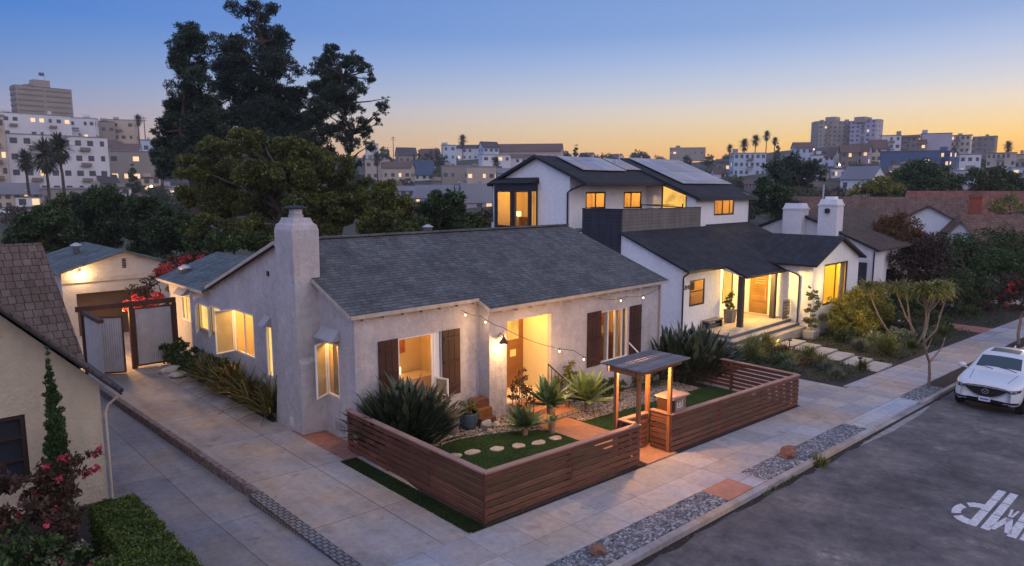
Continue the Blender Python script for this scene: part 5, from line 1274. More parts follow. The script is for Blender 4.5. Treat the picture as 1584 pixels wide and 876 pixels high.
def ghouse(name, label, c, rz, L, W, z0, ze, zr, roofm, wallm, hip=0.0, over=.4, extra=None, cat='house', th=.2, wins=0, seed=0, floors=1, lit=.15):
    """gabled house around c, ridge along local x; c is at ground"""
    t = thing(name, label, cat, (c[0], c[1], z0), None, 0)
    m = Matrix.Rotation(rz, 4, 'Z'); T = lambda p: tuple(Vector((c[0], c[1], z0)) + m @ Vector(p))
    h, r_ = ze - z0, zr - z0; a, b_ = L / 2, W / 2
    mb = MB()
    for q in ([(-a, -b_), (a, -b_)], [(a, b_), (-a, b_)]): mb.poly([T((*q[0], -1)), T((*q[1], -1)), T((*q[1], h)), T((*q[0], h))])
    for s_ in (-1, 1): mb.poly([T((s_ * a, -b_, -1)), T((s_ * a, b_, -1)), T((s_ * a, b_, h))] + ([T((s_ * a, 0, r_ - .1))] if not hip else []) + [T((s_ * a, -b_, h))])
    mb.build('wall', wallm, t)
    rf = MB(); o = over; k = (r_ - h) / b_; e = h - k * o
    if zr > ze + .3:
        rr_ = a + o - hip
        for s_ in (-1, 1): roof_slab(rf, T((-(a + o) * s_, -(b_ + o) * s_, e)), T(((a + o) * s_, -(b_ + o) * s_, e)), T((rr_ * s_, -.002 * s_, r_)), T((-rr_ * s_, -.002 * s_, r_)), th)
        if hip:
            for s_ in (-1, 1): rf.prism([T((s_ * (a + o), -(b_ + o), e)), T((s_ * (a + o), (b_ + o), e)), T((s_ * rr_, 0, r_))], (0, 0, -th))
        rf.build('roof', roofm, t)
    else:
        rf.hexa([T(p) for p in [(-a - .2, -b_ - .2, h), (a + .2, -b_ - .2, h), (a + .2, b_ + .2, h), (-a - .2, b_ + .2, h), (-a - .2, -b_ - .2, h + .35), (a + .2, -b_ - .2, h + .35), (a + .2, b_ + .2, h + .35), (-a - .2, b_ + .2, h + .35)]]); rf.build('roof', roofm, t)
    rr = random.Random(seed); cnt = 0
    if wins:
        fh = h / floors
        for (fx, nx) in ((0, wins), (1, max(1, int(wins * W / L)))):
            for side_ in (-1, 1):
                for f in range(floors):
                    for i in range(nx):
                        if cnt > 70 or rr.random() < .12: continue
                        s_ = -1 + 2 * (i + .5) / nx; zc = fh * (f + .55); ww = min(.55 * (L if fx == 0 else W) / nx, rr.choice((1.2, 1.7, 2.4))) / 2; hh = min(.30 * fh, .85)
                        if fx == 0: P0, dx, nn = (s_ * a, side_ * (b_ + .03)), (1, 0), (0, side_)
                        else: P0, dx, nn = (side_ * (a + .03), s_ * b_), (0, 1), (side_, 0)
                        # only the faces that look back to the street side
                        wn_ = m @ Vector((nn[0], nn[1], 0)); tc_ = Vector((c[0], c[1], 0))
                        if wn_.dot(tc_) > 0: continue
                        q = MB().poly([T((P0[0] - dx[0] * ww, P0[1] - dx[1] * ww, zc - hh)), T((P0[0] + dx[0] * ww, P0[1] + dx[1] * ww, zc - hh)), T((P0[0] + dx[0] * ww, P0[1] + dx[1] * ww, zc + hh)), T((P0[0] - dx[0] * ww, P0[1] - dx[1] * ww, zc + hh))])
                        q.build('window', FAR_LIT if rr.random() < lit * .55 else FARGLASS, t, uv=False); cnt += 1
    if extra: extra(t, T)
    return t
VA = lambda u: YAW - math.atan((u - 792) / 1069)      # heading of image column u
p = at(1350, 305, 66); hd = VA(1350)
ghouse('tiled_house', 'long brown tiled roof house behind the two white chimneys', (p.x + 3 * math.cos(hd), p.y + 3 * math.sin(hd), 0), hd - R(90), 15.2, 9.5, -3.3, 2.6, 5.85, ROOF_R, STUCCO_W)
def gable_wing(name, label, u, v, D, wid, dep, ze_, roofm, wallm, rot=0, fill=None, z0=-3.2):
    p = at(u, v, D); hd = VA(u) + R(rot)
    def ex(t, T):
        if fill: fill(t, T)
    return ghouse(name, label, (p.x + dep / 2 * math.cos(hd), p.y + dep / 2 * math.sin(hd), 0), hd, dep, wid, z0, ze_, p.z, roofm, wallm, over=.3, th=.14, extra=ex)
gable_wing('gabled_house', 'brown roofed house with small white triangular gable right of the chimneys', 1437, 318, 62, 7.0, 6, 3.1, RB2, STUCCO_W)
def slotwin(t, T): MB().hexa([T(q) for q in [(-3.1, -.16, 2.9), (-3.02, -.16, 2.9), (-3.02, .16, 2.9), (-3.1, .16, 2.9), (-3.1, -.16, 5.2), (-3.02, -.16, 5.2), (-3.02, .16, 5.2), (-3.1, .16, 5.2)]]).build('slit_window', DARKGLASS, t)
gable_wing('gabled_house', 'white steep gable with a slit window behind the dark shrubs at right', 1487, 341, 58, 3.1, 6, 1.9, ROOF_R, STUCCO_W, fill=slotwin)
p = at(1560, 325, 60); ghouse('tiled_house', 'brown tiled house sloping down beyond the red brick chimney at the right edge', (p.x, p.y, 0), VA(1560) - R(60), 13, 10, -3.6, .6, 4.4, ROOF_R, STUCCO_W, hip=3)
p = at(1560, 297, 80); ghouse('red_roof_house', 'low house with plain red roof behind the brick chimney at right', (p.x, p.y, 0), VA(1560) - R(90), 20, 10, -4, 3.2, 6.4, ROOF_RED, STUCCO_W)
p = at(1590, 318, 72); ghouse('gabled_house', 'pale blue gable house at the right edge half hidden by branches', (p.x, p.y, 0), VA(1590), 8, 7, -4, 2.2, 4.9, ROOF_G, m_plain('pale_blue_wall', (.42, .50, .60), .8, .08, 3, .1))
p = at(1510, 300, 61); C4 = thing('brick_chimney', 'tall red brick chimney on the tiled roof at right', 'chimney', (p.x, p.y, -2))
m_ = Matrix.Rotation(VA(1510), 4, 'Z'); T = lambda q: tuple(Vector((p.x, p.y, 0)) + m_ @ Vector(q))
def rbox(mb, T, x0, x1, y0, y1, z0, z1): return mb.hexa([T(q) for q in [(x0, y0, z0), (x1, y0, z0), (x1, y1, z0), (x0, y1, z0), (x0, y0, z1), (x1, y0, z1), (x1, y1, z1), (x0, y1, z1)]])
rbox(MB(), T, -.35, .35, -.5, .5, -1, 6.1).build('stack', BRICK, C4); rbox(MB(), T, -.42, .42, -.57, .57, 5.85, 6.0).build('corbel', BRICK, C4); rbox(MB(), T, -.2, .2, -.35, .35, 6.1, 6.4).build('flue', CLAY, C4)

# ================================================================== GARDEN PLANTS AND SMALL THINGS
for i, (u, v) in enumerate(((703, 707), (731, 701), (768, 696), (802, 691), (833, 686), (859, 679))):
    p = ong(u, v); rr = random.Random(i + 40)
    xy = [(p.x + math.cos(a) * .23 * rr.uniform(.8, 1.2), p.y + math.sin(a) * .16 * rr.uniform(.8, 1.2)) for a in [k * math.pi / 5 for k in range(10)]]
    o = MB().sprism(xy, .0, .045).build('stepping_stone', STONE, bevel=.012)
    tag(o, ['stepping stone on the lawn nearest the driveway', 'second stepping stone from the driveway side of the lawn', 'third stepping stone from the driveway side', 'third stepping stone from the terracotta path', 'second stepping stone from the terracotta path', 'stepping stone on the lawn nearest the terracotta path'][i], 'stone', 'stepping stones in the front lawn', (p.x, p.y, gz(p.x)))
def plant(name, label, cat, loc, group=None):
    return thing(name, label, cat, loc, group)
def P3(x, y, dz=0): return (x, y, gz(x) + dz)
# giant bird-of-paradise clumps
def bop(label, x, y, n, L, W, seed, r, group='big broad bladed clumps at the house corners'):
    t = plant('bird_of_paradise', label, 'plant', P3(x, y), group); mb = MB()
    rr = random.Random(seed)
    for k in range(n // 6):
        a, q = rr.uniform(0, 6.28), r * math.sqrt(rr.random())
        blades_mb(mb, (x + q * math.cos(a), y + q * math.sin(a), gz(x) + rr.uniform(0, .55) * (1 - q / r)), 6, L, W, seed * 100 + k, (1, 56), .48, 8, .12, .42, .1)
    mb.build('foliage', L_BOP, t, uv=False)
    return t
bop('big dark clump of blade leaves overhanging the left end of the redwood fence', 9.72, 14.1, 820, 1.55, .18, 3, .52)
bop('big dark clump of blade leaves at the right end of the bungalow', 22.9, 14.1, 820, 1.8, .20, 5, 1.15)
def agave(label, x, y, z, n, L, W, seed, group='agaves by the front steps', rings=1):
    t = plant('agave', label, 'plant', (x, y, z), group); mb = MB()
    blades_mb(mb, (x, y, z + .25), n, L, W, seed, (8, 82), .35, 6, .22, 0, .04); blades_mb(mb, (x, y, z + .25), n // 3, L * .7, W, seed + 1, (0, 30), .2, 6, .22, 0, .02)
    mb.build('foliage', L_AGAVE, t, uv=False); MB().tube([(x, y, z - .05), (x, y, z + .35)], [.09, .11], 8).build('stem', BARK_L, t, uv=False); return t
agave('tall agave rosette left of the steps by the handrail', 14.15, 13.2, gz(14) + .42, 52, .82, .22, 11)
agave('lower agave rosette beside the boulders left of the steps', 13.0, 13.1, gz(13) + .02, 46, .70, .19, 12)
agave('large pale agave right of the steps', 16.15, 13.45, gz(16) + .18, 70, 1.02, .25, 13)
agave('small agave tucked right of the low agave near the path', 13.75, 12.75, gz(13.5), 20, .36, .10, 14)
def bush(name, label, x, y, z0, blobs, n, size, mat, seed, group=None, stems=0, cat='shrub', clumps=12, aspect=.5, stem_mat=None, droop=0, up=.25, spread=.34, fill=.5):
    t = plant(name, label, cat, (x, y, z0), group)
    B_ = [(x + b[0], y + b[1], z0 + b[2], b[3], b[3] if len(b) < 6 else b[4], b[4] if len(b) < 6 else b[5]) for b in blobs]
    foliage('foliage', crown(B_, n, size, seed, clumps, spread, aspect, droop, up, fill), mat, t)
    if stems:
        rr = random.Random(seed); mb = MB()
        for i in range(stems):
            b = B_[i % len(B_)]; trunk_path(mb, (x + rr.uniform(-.06, .06), y + rr.uniform(-.06, .06), z0 - .05), (b[0], b[1], b[2]), .018 if size < .15 else .05, .008, .5, seed + i, 5, 6)
        mb.build('stem', stem_mat or BARK_L, t, uv=False)
    return t
def flax(label, x, y, n, L, seed, mat=None, group='flax clumps along the side wall'):
    t = plant('flax', label, 'plant', P3(x, y), group); mb = MB(); blades_mb(mb, P3(x, y), int(n * 1.3), L * 1.05, .055, seed, (2, 74), 1.1, 6, .1, 0, .14); mb.build('foliage', mat or L_FLAX, t, uv=False); return t
for i, (x, y, L, n, lab) in enumerate(((8.35, 19.0, 1.25, 110, 'yellow edged flax clump hard against the chimney side'), (8.35, 20.3, 1.15, 90, 'flax clump second from the chimney under the narrow window'), (8.3, 21.6, 1.3, 110, 'tall flax clump under the open double window'), (8.3, 23.0, 1.2, 110, 'flax clump at the left of the open double window'), (8.25, 24.3, 1.0, 80, 'lower flax clump in the middle of the side bed'))):
    flax(lab, x, y, n, L, 20 + i)
bush('side_shrub', 'dark leafy shrub in the side bed near the corrugated gate', 8.4, 25.6, gz(8.4), [(0, 0, .45, .55, .5), (0, .8, .5, .5, .55), (0, -.6, .35, .4, .4)], 1800, .13, L_DARK, 31, 'shrubs in the side bed', 3)
bush('side_shrub', 'bushy green shrub at the far end of the side bed by the gate post', 8.2, 27.0, gz(8.4), [(0, 0, .5, .55, .55), (-.1, -.6, .4, .4, .4)], 1400, .12, L_MID, 32, 'shrubs in the side bed', 3)
bush('side_shrub', 'dark shrub between the flax clumps under the double window', 8.45, 22.4, gz(8.4), [(-.05, 0, .5, .48, .55), (-.05, -1.5, .4, .40, .45), (0, 1.5, .5, .46, .5), (0, -2.8, .35, .35, .4)], 5200, .11, L_MID, 33, 'shrubs in the side bed', 3)
o = MB().lump((7.75, 26.0, gz(8) + .10), (.42, .3, .16), 4, .18, sub=2).build('boulder', STONE, uv=False); tag(o, 'flat pale boulder beside the side bed near the gate', 'rock', None, (7.75, 26, gz(8)))
o = MB().lump((7.70, 25.1, gz(8) + .10), (.32, .25, .12), 7, .18, sub=2).build('boulder', STONE, uv=False); tag(o, 'low pale stone at the driveway edge next to the flat boulder', 'rock', None, (7.70, 25.1, gz(8)))
# pots and crate steps
def pot(label, x, y, r, h, mat, seed, leafmat, fr, fz, n=350, size=.09):
    z = gz(x); t = plant('potted_plant', label, 'potted plant', (x, y, z), 'pots by the bungalow wall')
    MB().lathe((x, y, z), [(r * .7, 0), (r * .85, h * .25), (r, h * .7), (r * .95, h * .9), (r * 1.02, h), (r * .88, h), (r * .85, h * .85), (0, h * .85)], 16).build('pot', mat, t, smooth=True)
    foliage('foliage', crown([(x, y, z + h + fz * .6, fr, fr, fz)], n, size, seed, 10, .4), leafmat, t); return t
pot('grey pot with a sparse reddish plant under the big shutter', 11.45, 14.45, .24, .42, PLANTER, 41, L_BROWNR, .22, .45, 160, .08)
pot('dark glazed pot with a yellow green succulent between the shutter and the wooden steps', 12.15, 14.5, .28, .48, GLAZED, 42, L_YEL, .26, .22, 420, .07)
cs = thing('crate_steps', 'small dark wooden stepped crates standing in the wall corner', 'crate', (12.75, 14.7, gz(12.7)), None)
for i in range(3): MB().box(12.45, 12.98, 14.25 + .16 * i, 14.42 + .16 * i if i < 2 else 14.9, gz(12.7), gz(12.7) + .26 + .24 * i).build('crate', DOORWOOD if i % 2 else REDWOOD, cs, bevel=.01)
for i, (u, v, r_, lab) in enumerate(((752, 662, .20, 'pale boulder in front of the wooden crates'), (768, 660, .13, 'small round boulder right of the pale boulder'), (757, 670, .10, 'smallest tan stone at the lawn edge by the boulders'))):
    p = ong(u, v); o = MB().lump((p.x, p.y, gz(p.x) + r_ * .5), (r_, r_ * .8, r_ * .75), 60 + i, .22, sub=2).build('boulder', STONE, uv=False); tag(o, lab, 'rock', 'boulders in the gravel bed', (p.x, p.y, gz(p.x)))
bush('bronze_shrub', 'leggy bronze leaved shrub left of the tall agave', 13.55, 13.85, gz(13.5), [(0, 0, 1.0, .34, .36), (.1, 0, 1.5, .22, .28), (-.3, 0, .75, .25, .25), (.25, -.1, .8, .25, .3)], 520, .10, L_RUST, 43, None, 7)
bush('potted_shrub', 'golden leafy shrub beside the right handrail of the steps', 15.95, 14.25, gz(16), [(0, 0, .95, .32, .38), (.35, 0, 1.2, .24, .32)], 620, .11, L_YEL, 44, None, 4)
bush('jade_shrub', 'rounded dark shrub behind the large agave under the shutters', 17.6, 14.0, gz(17.5), [(0, 0, .45, .5, .4), (.7, 0, .4, .4, .35)], 900, .10, L_MID, 45, None, 3)
bush('wall_shrub', 'dark leafy shrub under the right window behind the arbour', 19.7, 14.0, gz(19.7), [(0, 0, .45, .55, .45), (.9, .05, .4, .5, .4)], 1000, .10, L_DARK, 46, None, 3)
# verge rocks and weeds
for x, y, r_, lab in ((17.45, 7.55, .27, 'reddish rock on the verge pebbles opposite the long fence'), (9.3, 7.45, .17, 'smaller reddish rock on the verge pebbles near the corner')):
    o = MB().lump((x, y, gz(x) + .08), (r_, r_ * .75, r_ * .65), int(x), .22, sub=2).build('verge_rock', ROCKRED, uv=False); tag(o, lab, 'rock', None, (x, y, gz(x)))
t = plant('grass_tuft', 'green weed tuft growing out of the kerb beside the road', 'weed', (17.75, 6.86, gz(17.75) - .13)); mb = MB(); blades_mb(mb, (17.75, 6.85, gz(17.75) - .13), 130, .34, .02, 51, (5, 75), .6, 4, .1, 0, .16); mb.build('foliage', L_GRASS, t, uv=False)
for i, (x, lab) in enumerate(((14.9, 'thin weeds in the gutter below the red path'), (16.0, 'sparse weeds in the gutter between the red path and the tuft'), (8.2, 'low weeds in the gutter nearest the camera'))):
    t = plant('gutter_weed', lab, 'weed', (x, 6.85, gz(x) - .13), 'weeds along the kerb'); mb = MB(); rr = random.Random(i)
    for k in range(9): blades_mb(mb, (x + rr.uniform(-.5, .5), 6.87, gz(x) - .13), 9, .09, .014, 60 + i * 10 + k, (10, 80), .5, 3, .1, 0, .04)
    mb.build('foliage', L_GRASS, t, uv=False)
# ---- left edge garden
t = plant('boxwood_hedge', 'square clipped green hedge at the lower left corner', 'hedge', (2.7, 11.0, gz(2.7)))
hz = gz(3) + 0.0
def hedge_q(x0, x1, y0, y1, z0, z1, n, size, seed):
    rng = np.random.default_rng(seed); A = [((x1 - x0) * (y1 - y0), 't'), ((y1 - y0) * (z1 - z0), 'r'), ((x1 - x0) * (z1 - z0), 'f'), ((y1 - y0) * (z1 - z0), 'l'), ((x1 - x0) * (z1 - z0), 'b')]
    tot = sum(a for a, _ in A); P_, N_ = [], []
    for a, k in A:
        m = int(n * a / tot); X = rng.uniform(x0, x1, m); Y = rng.uniform(y0, y1, m); Z = rng.uniform(z0, z1, m); nn = np.zeros((m, 3))
        if k == 't': Z[:] = z1; nn[:, 2] = 1
        if k == 'r': X[:] = x1; nn[:, 0] = 1
        if k == 'f': Y[:] = y0; nn[:, 1] = -1
        if k == 'l': X[:] = x0; nn[:, 0] = -1
        if k == 'b': Y[:] = y1; nn[:, 1] = 1
        q = np.stack([X, Y, Z], 1); wob = .035 * np.sin(X * 5.1 + Y * 3.3) * np.cos(Y * 6.2 + Z * 4) + .02 * np.sin(X * 17 + Y * 13) - np.abs(rng.normal(0, .045, m)) + .05 * (rng.random(m) < .04); P_.append(q + nn * wob[:, None]); N_.append(nn)
    return leaf_quads(np.concatenate(P_), size, rng, .62, np.concatenate(N_) * .8, 0, .2)
MB().box(2.56, 3.16, 9.85, 13.35, hz, hz + .74).box(.6, 2.556, 9.85, 11.2, hz, hz + .72).build('hedge_core', L_DARK, t, uv=False)
foliage('foliage', np.concatenate([hedge_q(2.50, 3.24, 9.8, 13.45, hz, hz + .80, 34000, .048, 1), hedge_q(.5, 2.7, 9.8, 11.25, hz, hz + .79, 26000, .048, 2)]), L_HEDGE, t)
t = plant('cypress', 'slim dark italian cypress against the cream wall', 'tree', (2.35, 14.9, gz(2.4)))
zc = gz(2.4); cb = [(2.35 + .02 * i, 14.95, zc + .35 + i * .33, .27 * (1 - abs(i - 2.5) / 11) * (1 if i < 6 else 1 - (i - 5) * .18), .27 * (1 - abs(i - 2.5) / 11) * (1 if i < 6 else 1 - (i - 5) * .18), .28) for i in range(10)]
cb = [(2.35, 14.95, zc + .3 + 3.0 * k / 13, max(.03, .19 * (1 - (k / 13.5) ** 2.2)), max(.03, .19 * (1 - (k / 13.5) ** 2.2)), .2) for k in range(14)]
foliage('foliage', crown(cb, 32000, .06, 71, 40, .45, .4, 0, 2.0, .2), L_CYP, t); MB().tube([(2.35, 14.95, zc - .05), (2.35, 14.95, zc + 2.8)], [.05, .015], 7).build('trunk', BARK, t, uv=False)
def rose(label, x, y, blobs, n, seed, leafm, flowers, fsize, petals):
    z = gz(x); t = plant('flowering_shrub', label, 'shrub', (x, y, z), 'flowering shrubs below the cream wall')
    B_ = [(x + b[0], y + b[1], z + b[2], b[3], b[3], b[4]) for b in blobs]
    foliage('foliage', crown(B_, n, .10, seed, 16, .34, .5), leafm, t)
    mb = MB(); rr = random.Random(seed)
    for i in range(7): b = B_[i % len(B_)]; trunk_path(mb, (x + rr.uniform(-.1, .1), y, z - .05), (b[0], b[1], b[2]), .02, .008, .6, seed + i, 5, 6)
    mb.build('stem', BARK, t, uv=False)
    rng = np.random.default_rng(seed); c = []
    for i in range(flowers):
        b = B_[rng.integers(len(B_))]; d = rng.normal(size=3); d[1] = -abs(d[1]) * .7; d /= np.linalg.norm(d); c += [np.array(b[:3]) + d * np.array(b[3:]) * 1.05 + rng.normal(0, fsize * .4, 3) for _ in range(petals)]
    foliage('blossom', leaf_quads(np.array(c), fsize, rng, .8), L_PINK, t)
rose('pink flowering shrub with reddish new leaves in front of the dark window', 1.55, 13.0, [(0, 0, 1.35, .55, .5), (.55, .1, 1.5, .4, .45), (-.5, 0, 1.5, .5, .55), (.9, .1, 1.75, .22, .28), (.1, -.2, .8, .6, .5)], 5200, 81, L_BROWNR, 15, .075, 12)
rose('dense dark shrub with small pink blooms at the left corner', .75, 11.9, [(0, 0, .9, .6, .6), (.6, .3, .7, .5, .5), (-.6, 0, 1.4, .55, .6), (1.1, .2, .5, .45, .4)], 5600, 82, L_DARK, 5, .07, 10)
bush('silver_shrub', 'grey leaved low shrub inside the square hedge', 2.1, 12.0, gz(2), [(0, 0, .35, .45, .35), (-.5, .1, .45, .4, .4)], 1500, .08, L_SILV, 83, None, 3)

# ---- bougainvillea over the gate
t = plant('bougainvillea', 'red and pink bougainvillea spilling over the wall behind the driveway gate', 'climber', (8.4, 30.8, gz(8.4)))
bb = [(9.0, 31.0, 2.6, 1.0, .7, .8), (8.3, 30.0, 2.1, .6, .5, .7), (10.0, 31.5, 3.0, 1.1, .7, .7), (11.0, 32, 3.2, 1.0, .8, .6), (7.9, 29.6, 1.9, .5, .4, .45), (9.0, 30.9, 1.2, .8, .6, .8)]
foliage('foliage', crown(bb, 6500, .11, 91, 16, .34), L_BROWNR, t)
foliage('bracts', np.concatenate([crown([(7.7, 29.3, 2.15, .55, .3, .35), (8.4, 29.5, 2.1, .4, .3, .4)], 1000, .10, 92, 14, .3), crown([(9.2, 30.5, 3.2, .9, .5, .3), (10.4, 31.2, 3.5, .9, .5, .25)], 800, .10, 93, 16, .25)]), L_REDF, t)
mb = MB()
for i in range(5): trunk_path(mb, (8.6, 30.9, -.1), bb[i][:3], .05, .015, .6, i, 6, 6)
mb.build('stem', BARK, t, uv=False)

# ---- next garden (right)
def grassy(label, x, y, n, L, mat, seed, name='ornamental_grass', W=.022, tilt=(3, 60), bend=.8):
    t = plant(name, label, 'plant', P3(x, y), 'low plants in the garden of the white house'); mb = MB(); blades_mb(mb, P3(x, y), int(n * 1.6), L * 1.25, W * 1.2, seed, tilt, bend, 5, .1, 0, .12); mb.build('foliage', mat, t, uv=False)
G_ = [('yellow green grass clump lit by a spot below the porch steps', 31.2, 14.9, 240, .8, L_YEL), ('fine green grass clump left of the lit clump', 29.8, 14.9, 220, .8, L_GRASS), ('soft grass clump behind the fence corner', 28.3, 14.2, 220, .8, L_GRASS), ('feathery grass at the left of the garden bed', 27.0, 14.4, 200, .8, L_MID),
      ('silvery tuft near the fence end', 27.8, 12.2, 130, .45, L_SILV), ('round silver tuft in the front of the bed', 29.2, 11.2, 130, .45, L_SILV), ('green tuft next to the path light', 30.0, 11.7, 150, .55, L_YEL), ('dark green tuft in the middle of the bed', 28.7, 12.7, 150, .6, L_GRASS),
      ('small grey tuft at the pavement edge of the bed', 28.3, 10.5, 110, .4, L_SILV), ('pale grass beside the slab path', 31.0, 12.7, 170, .6, L_GRASS), ('bronze tuft left of the slab path', 30.4, 13.6, 150, .55, L_RUST), ('yellow tuft by the slab nearest the pavement', 30.9, 10.4, 130, .4, L_YEL),
      ('big arching green grass right of the slab path', 35.4, 10.9, 260, .95, L_GRASS), ('silver tuft right of the slab path', 35.6, 12.2, 150, .6, L_SILV), ('grey blue tuft below the golden bush', 37.6, 12.2, 160, .7, L_SILV), ('dark tuft at the pavement past the arching grass', 38.6, 10.7, 130, .5, L_MID), ('low green tuft farther along the bed', 41.2, 10.6, 150, .6, L_GRASS), ('grey tuft farther along the bed', 43.2, 11.3, 150, .6, L_SILV), ('tuft beside the multi stemmed tree', 45.0, 10.9, 150, .6, L_GRASS)]
for i, g_ in enumerate(G_): grassy(g_[0], g_[1], g_[2], g_[3], g_[4], g_[5], 100 + i)
bush('bronze_groundcover', 'low bronze groundcover between the tufts of the bed', 29.9, 12.6, gz(29.9), [(0, 0, .1, .9, .6, .18), (-1.0, .9, .1, .6, .5, .15)], 1500, .09, L_RUST, 121)
bush('dark_groundcover', 'dark low groundcover behind the fence end', 28.6, 13.2, gz(28.6), [(0, 0, .15, .9, .6, .25), (1.3, .7, .15, .8, .5, .25), (-.8, .9, .2, .6, .5, .3)], 2200, .09, L_DARK, 122)
bush('golden_bush', 'large rounded golden green bush in front of the white gable wing', 39.6, 14.0, gz(39.6), [(0, 0, 1.0, 1.5, 1.1), (-1.6, -.3, .9, 1.1, .95), (1.6, 0, 1.2, 1.4, 1.2), (.8, .2, 1.9, 1.1, .8), (3.0, .2, 1.6, 1.3, 1.2), (-.4, -.6, .7, 1.2, .8), (4.2, .3, 1.3, 1.1, 1.1), (1.9, -.5, .9, 1.2, .9), (-.6, .3, 1.7, .9, .6)], 36000, .12, L_BUSH, 123, None, 5, clumps=30, spread=.3)
bush('wall_climber', 'thin leafy shrub climbing the lit wall beside the porch', 36.9, 15.2, gz(37), [(0, 0, 1.2, .35, .5), (.2, 0, 1.9, .4, .5), (0, 0, 2.5, .3, .35), (.3, 0, .8, .35, .3)], 1300, .13, L_YEL, 124, None, 5)
bp = thing('wall_planter', 'pale block planter at the foot of the porch climber', 'planter', (37.0, 15.15, gz(37))); MB().box(36.7, 37.45, 14.9, 15.5, -1.7, -1.0).build('box', PADS, bp, bevel=.02)
bush('side_bush', 'dark bush right of the white gable wing', 45.2, 14.4, gz(45), [(0, 0, 1.1, 1.1, 1.1), (1.4, .3, 1.0, 1.1, 1.1), (2.8, 0, .9, 1.1, 1.0), (4.2, .2, 1.0, 1.1, 1.1), (5.8, .1, .9, 1.2, 1.1), (7.4, 0, 1.0, 1.2, 1.2)], 12000, .16, L_DARK, 125, None, 4)
for i, (x, y, r_, m, lab) in enumerate(((37.2, 13.4, .8, L_MID, 'dark green bush between slabs and golden bush'), (39.5, 11.6, .8, L_SILV, 'soft grey shrub mound right of the slab path'), (41.6, 12.4, .9, L_BROWNR, 'brownish shrub mound past the grey one'), (43.8, 12.6, 1.0, L_MID, 'green shrub mound under the drooping tree'), (47.0, 11.4, .9, L_DARK, 'dark shrub mound near the brick drive'), (45.6, 12.9, 1.0, L_DRYD, 'dry brown shrub behind the slanting tree'), (49.4, 13.0, 1.0, L_MID, 'leafy mound before the third house'), (55.0, 12.0, 1.0, L_MID, 'low green mound past the brick drive'), (58.5, 12.2, 1.2, L_BROWNR, 'reddish shrub mound far along the pavement'))):
    bush('garden_shrub', lab, x, y, gz(x), [(0, 0, r_ * .5, r_, r_ * .55), (r_ * .8, .2, r_ * .4, r_ * .7, r_ * .45)], 2300, .11, m, 130 + i, 'shrub mounds in the gardens to the right', 3)
strip('brick_drive', REDBRICK, 48.5, 51.5, 9.73, 16, .01)
strip('far_lawn', SOIL, 51.6, 90, 9.73, 14, .0)
o = MB().lump((44.2, 12.9, gz(44) + .3), (.35, .3, .4), 5, .2, sub=2).build('pale_boulder', STUCCO_W, uv=False); tag(o, 'white rounded stone ornament in the dark garden at right', 'ornament', None, (44.2, 12.9, gz(44)))

def cover(name, label, rects, n, size, mat, seed, skip=None, hgt=.22):
    rng = np.random.default_rng(seed); tot = sum((b - a) * (d - c) for a, b, c, d in rects); P_ = []
    for a, b, c, d in rects:
        m = int(n * (b - a) * (d - c) / tot); X = rng.uniform(a, b, m); Y = rng.uniform(c, d, m)
        k = np.sin(X * 2.1 + 1.3 * np.sin(Y * 1.7)) * np.cos(Y * 2.6 + .8 * np.sin(X * 1.1)) + .35 * np.sin(X * 5.3) * np.sin(Y * 6.1)
        ok = k > -.15
        if skip is not None: ok &= ~skip(X, Y)
        X, Y, k = X[ok], Y[ok], k[ok]; Z = -.05 * (X - 8.35) + rng.uniform(0, 1, len(X)) * hgt * np.clip(k + .35, .1, 1.2); P_.append(np.stack([X, Y, Z], 1))
    o = bpy.data.objects.new(name, quads_mesh(name, leaf_quads(np.concatenate(P_), size, rng, .5, None, 0, .5), mat)); COL.objects.link(o); o['kind'] = 'stuff'; o['label'] = label; o['category'] = 'ground cover'
onpath = lambda X, Y: (np.abs(X - (31.9 + (Y - 9.8) / 5.9 * 3.0)) < 1.05) | ((X > 48.3) & (X < 51.7))
cover('ground_cover', 'dark low ground cover between the clumps of the gardens to the right', [(26.9, 60, 9.95, 15.3)], 22000, .09, L_DARK, 701, onpath, .30)
cover('ground_cover', 'bronze and olive low ground cover among the garden clumps to the right', [(26.9, 60, 9.95, 15.3)], 7000, .09, L_FLAX, 702, onpath, .22)
cover('bed_cover', 'low leaves along the foot of the side wall bed', [(8.1, 8.8, 18.4, 27)], 3500, .08, L_DARK, 703, None, .2)
# trees with limbs
def tree(name, label, base, blobs, n, size, mat, seed, r0=.2, group=None, clumps=26, spread=.30, aspect=.5, limbs=None, barkm=None, fork=.4, droop=0, up=.25, fill=.5, cat='tree', lean=None):
    x, y = base[0], base[1]; z = base[2] if len(base) > 2 else terrain(x, y)
    t = thing(name, label, cat, (x, y, z), group)
    foliage('crown', crown(blobs, n, size, seed, clumps, spread, aspect, droop, up, fill), mat, t)
    B_ = np.array(blobs); cen = B_[:, :3].mean(0); top = B_[:, 2].max()
    mb = MB(); fk = Vector((x + (cen[0] - x) * fork, y + (cen[1] - y) * fork, z + (cen[2] - z) * fork)); path = trunk_path(mb, (x, y, z - .3), fk, r0, r0 * .75, .2, seed, 5, 8)
    tp = Vector((cen[0], cen[1], cen[2] + (top - cen[2]) * .5)); p2 = trunk_path(mb, fk, tp, r0 * .75, r0 * .2, .3, seed + 1, 6, 7)
    for i, b in enumerate(B_[: limbs or len(B_)]):
        q = Vector(b[:3]); s_ = min(range(len(p2)), key=lambda k: abs(p2[k].z - (q.z - .35 * (q - p2[k]).length)))
        trunk_path(mb, p2[s_], q, r0 * .28, r0 * .06, .25, seed + 10 + i, 5, 5)
    mb.build('trunk', barkm or BARK, t, uv=False)
    return t
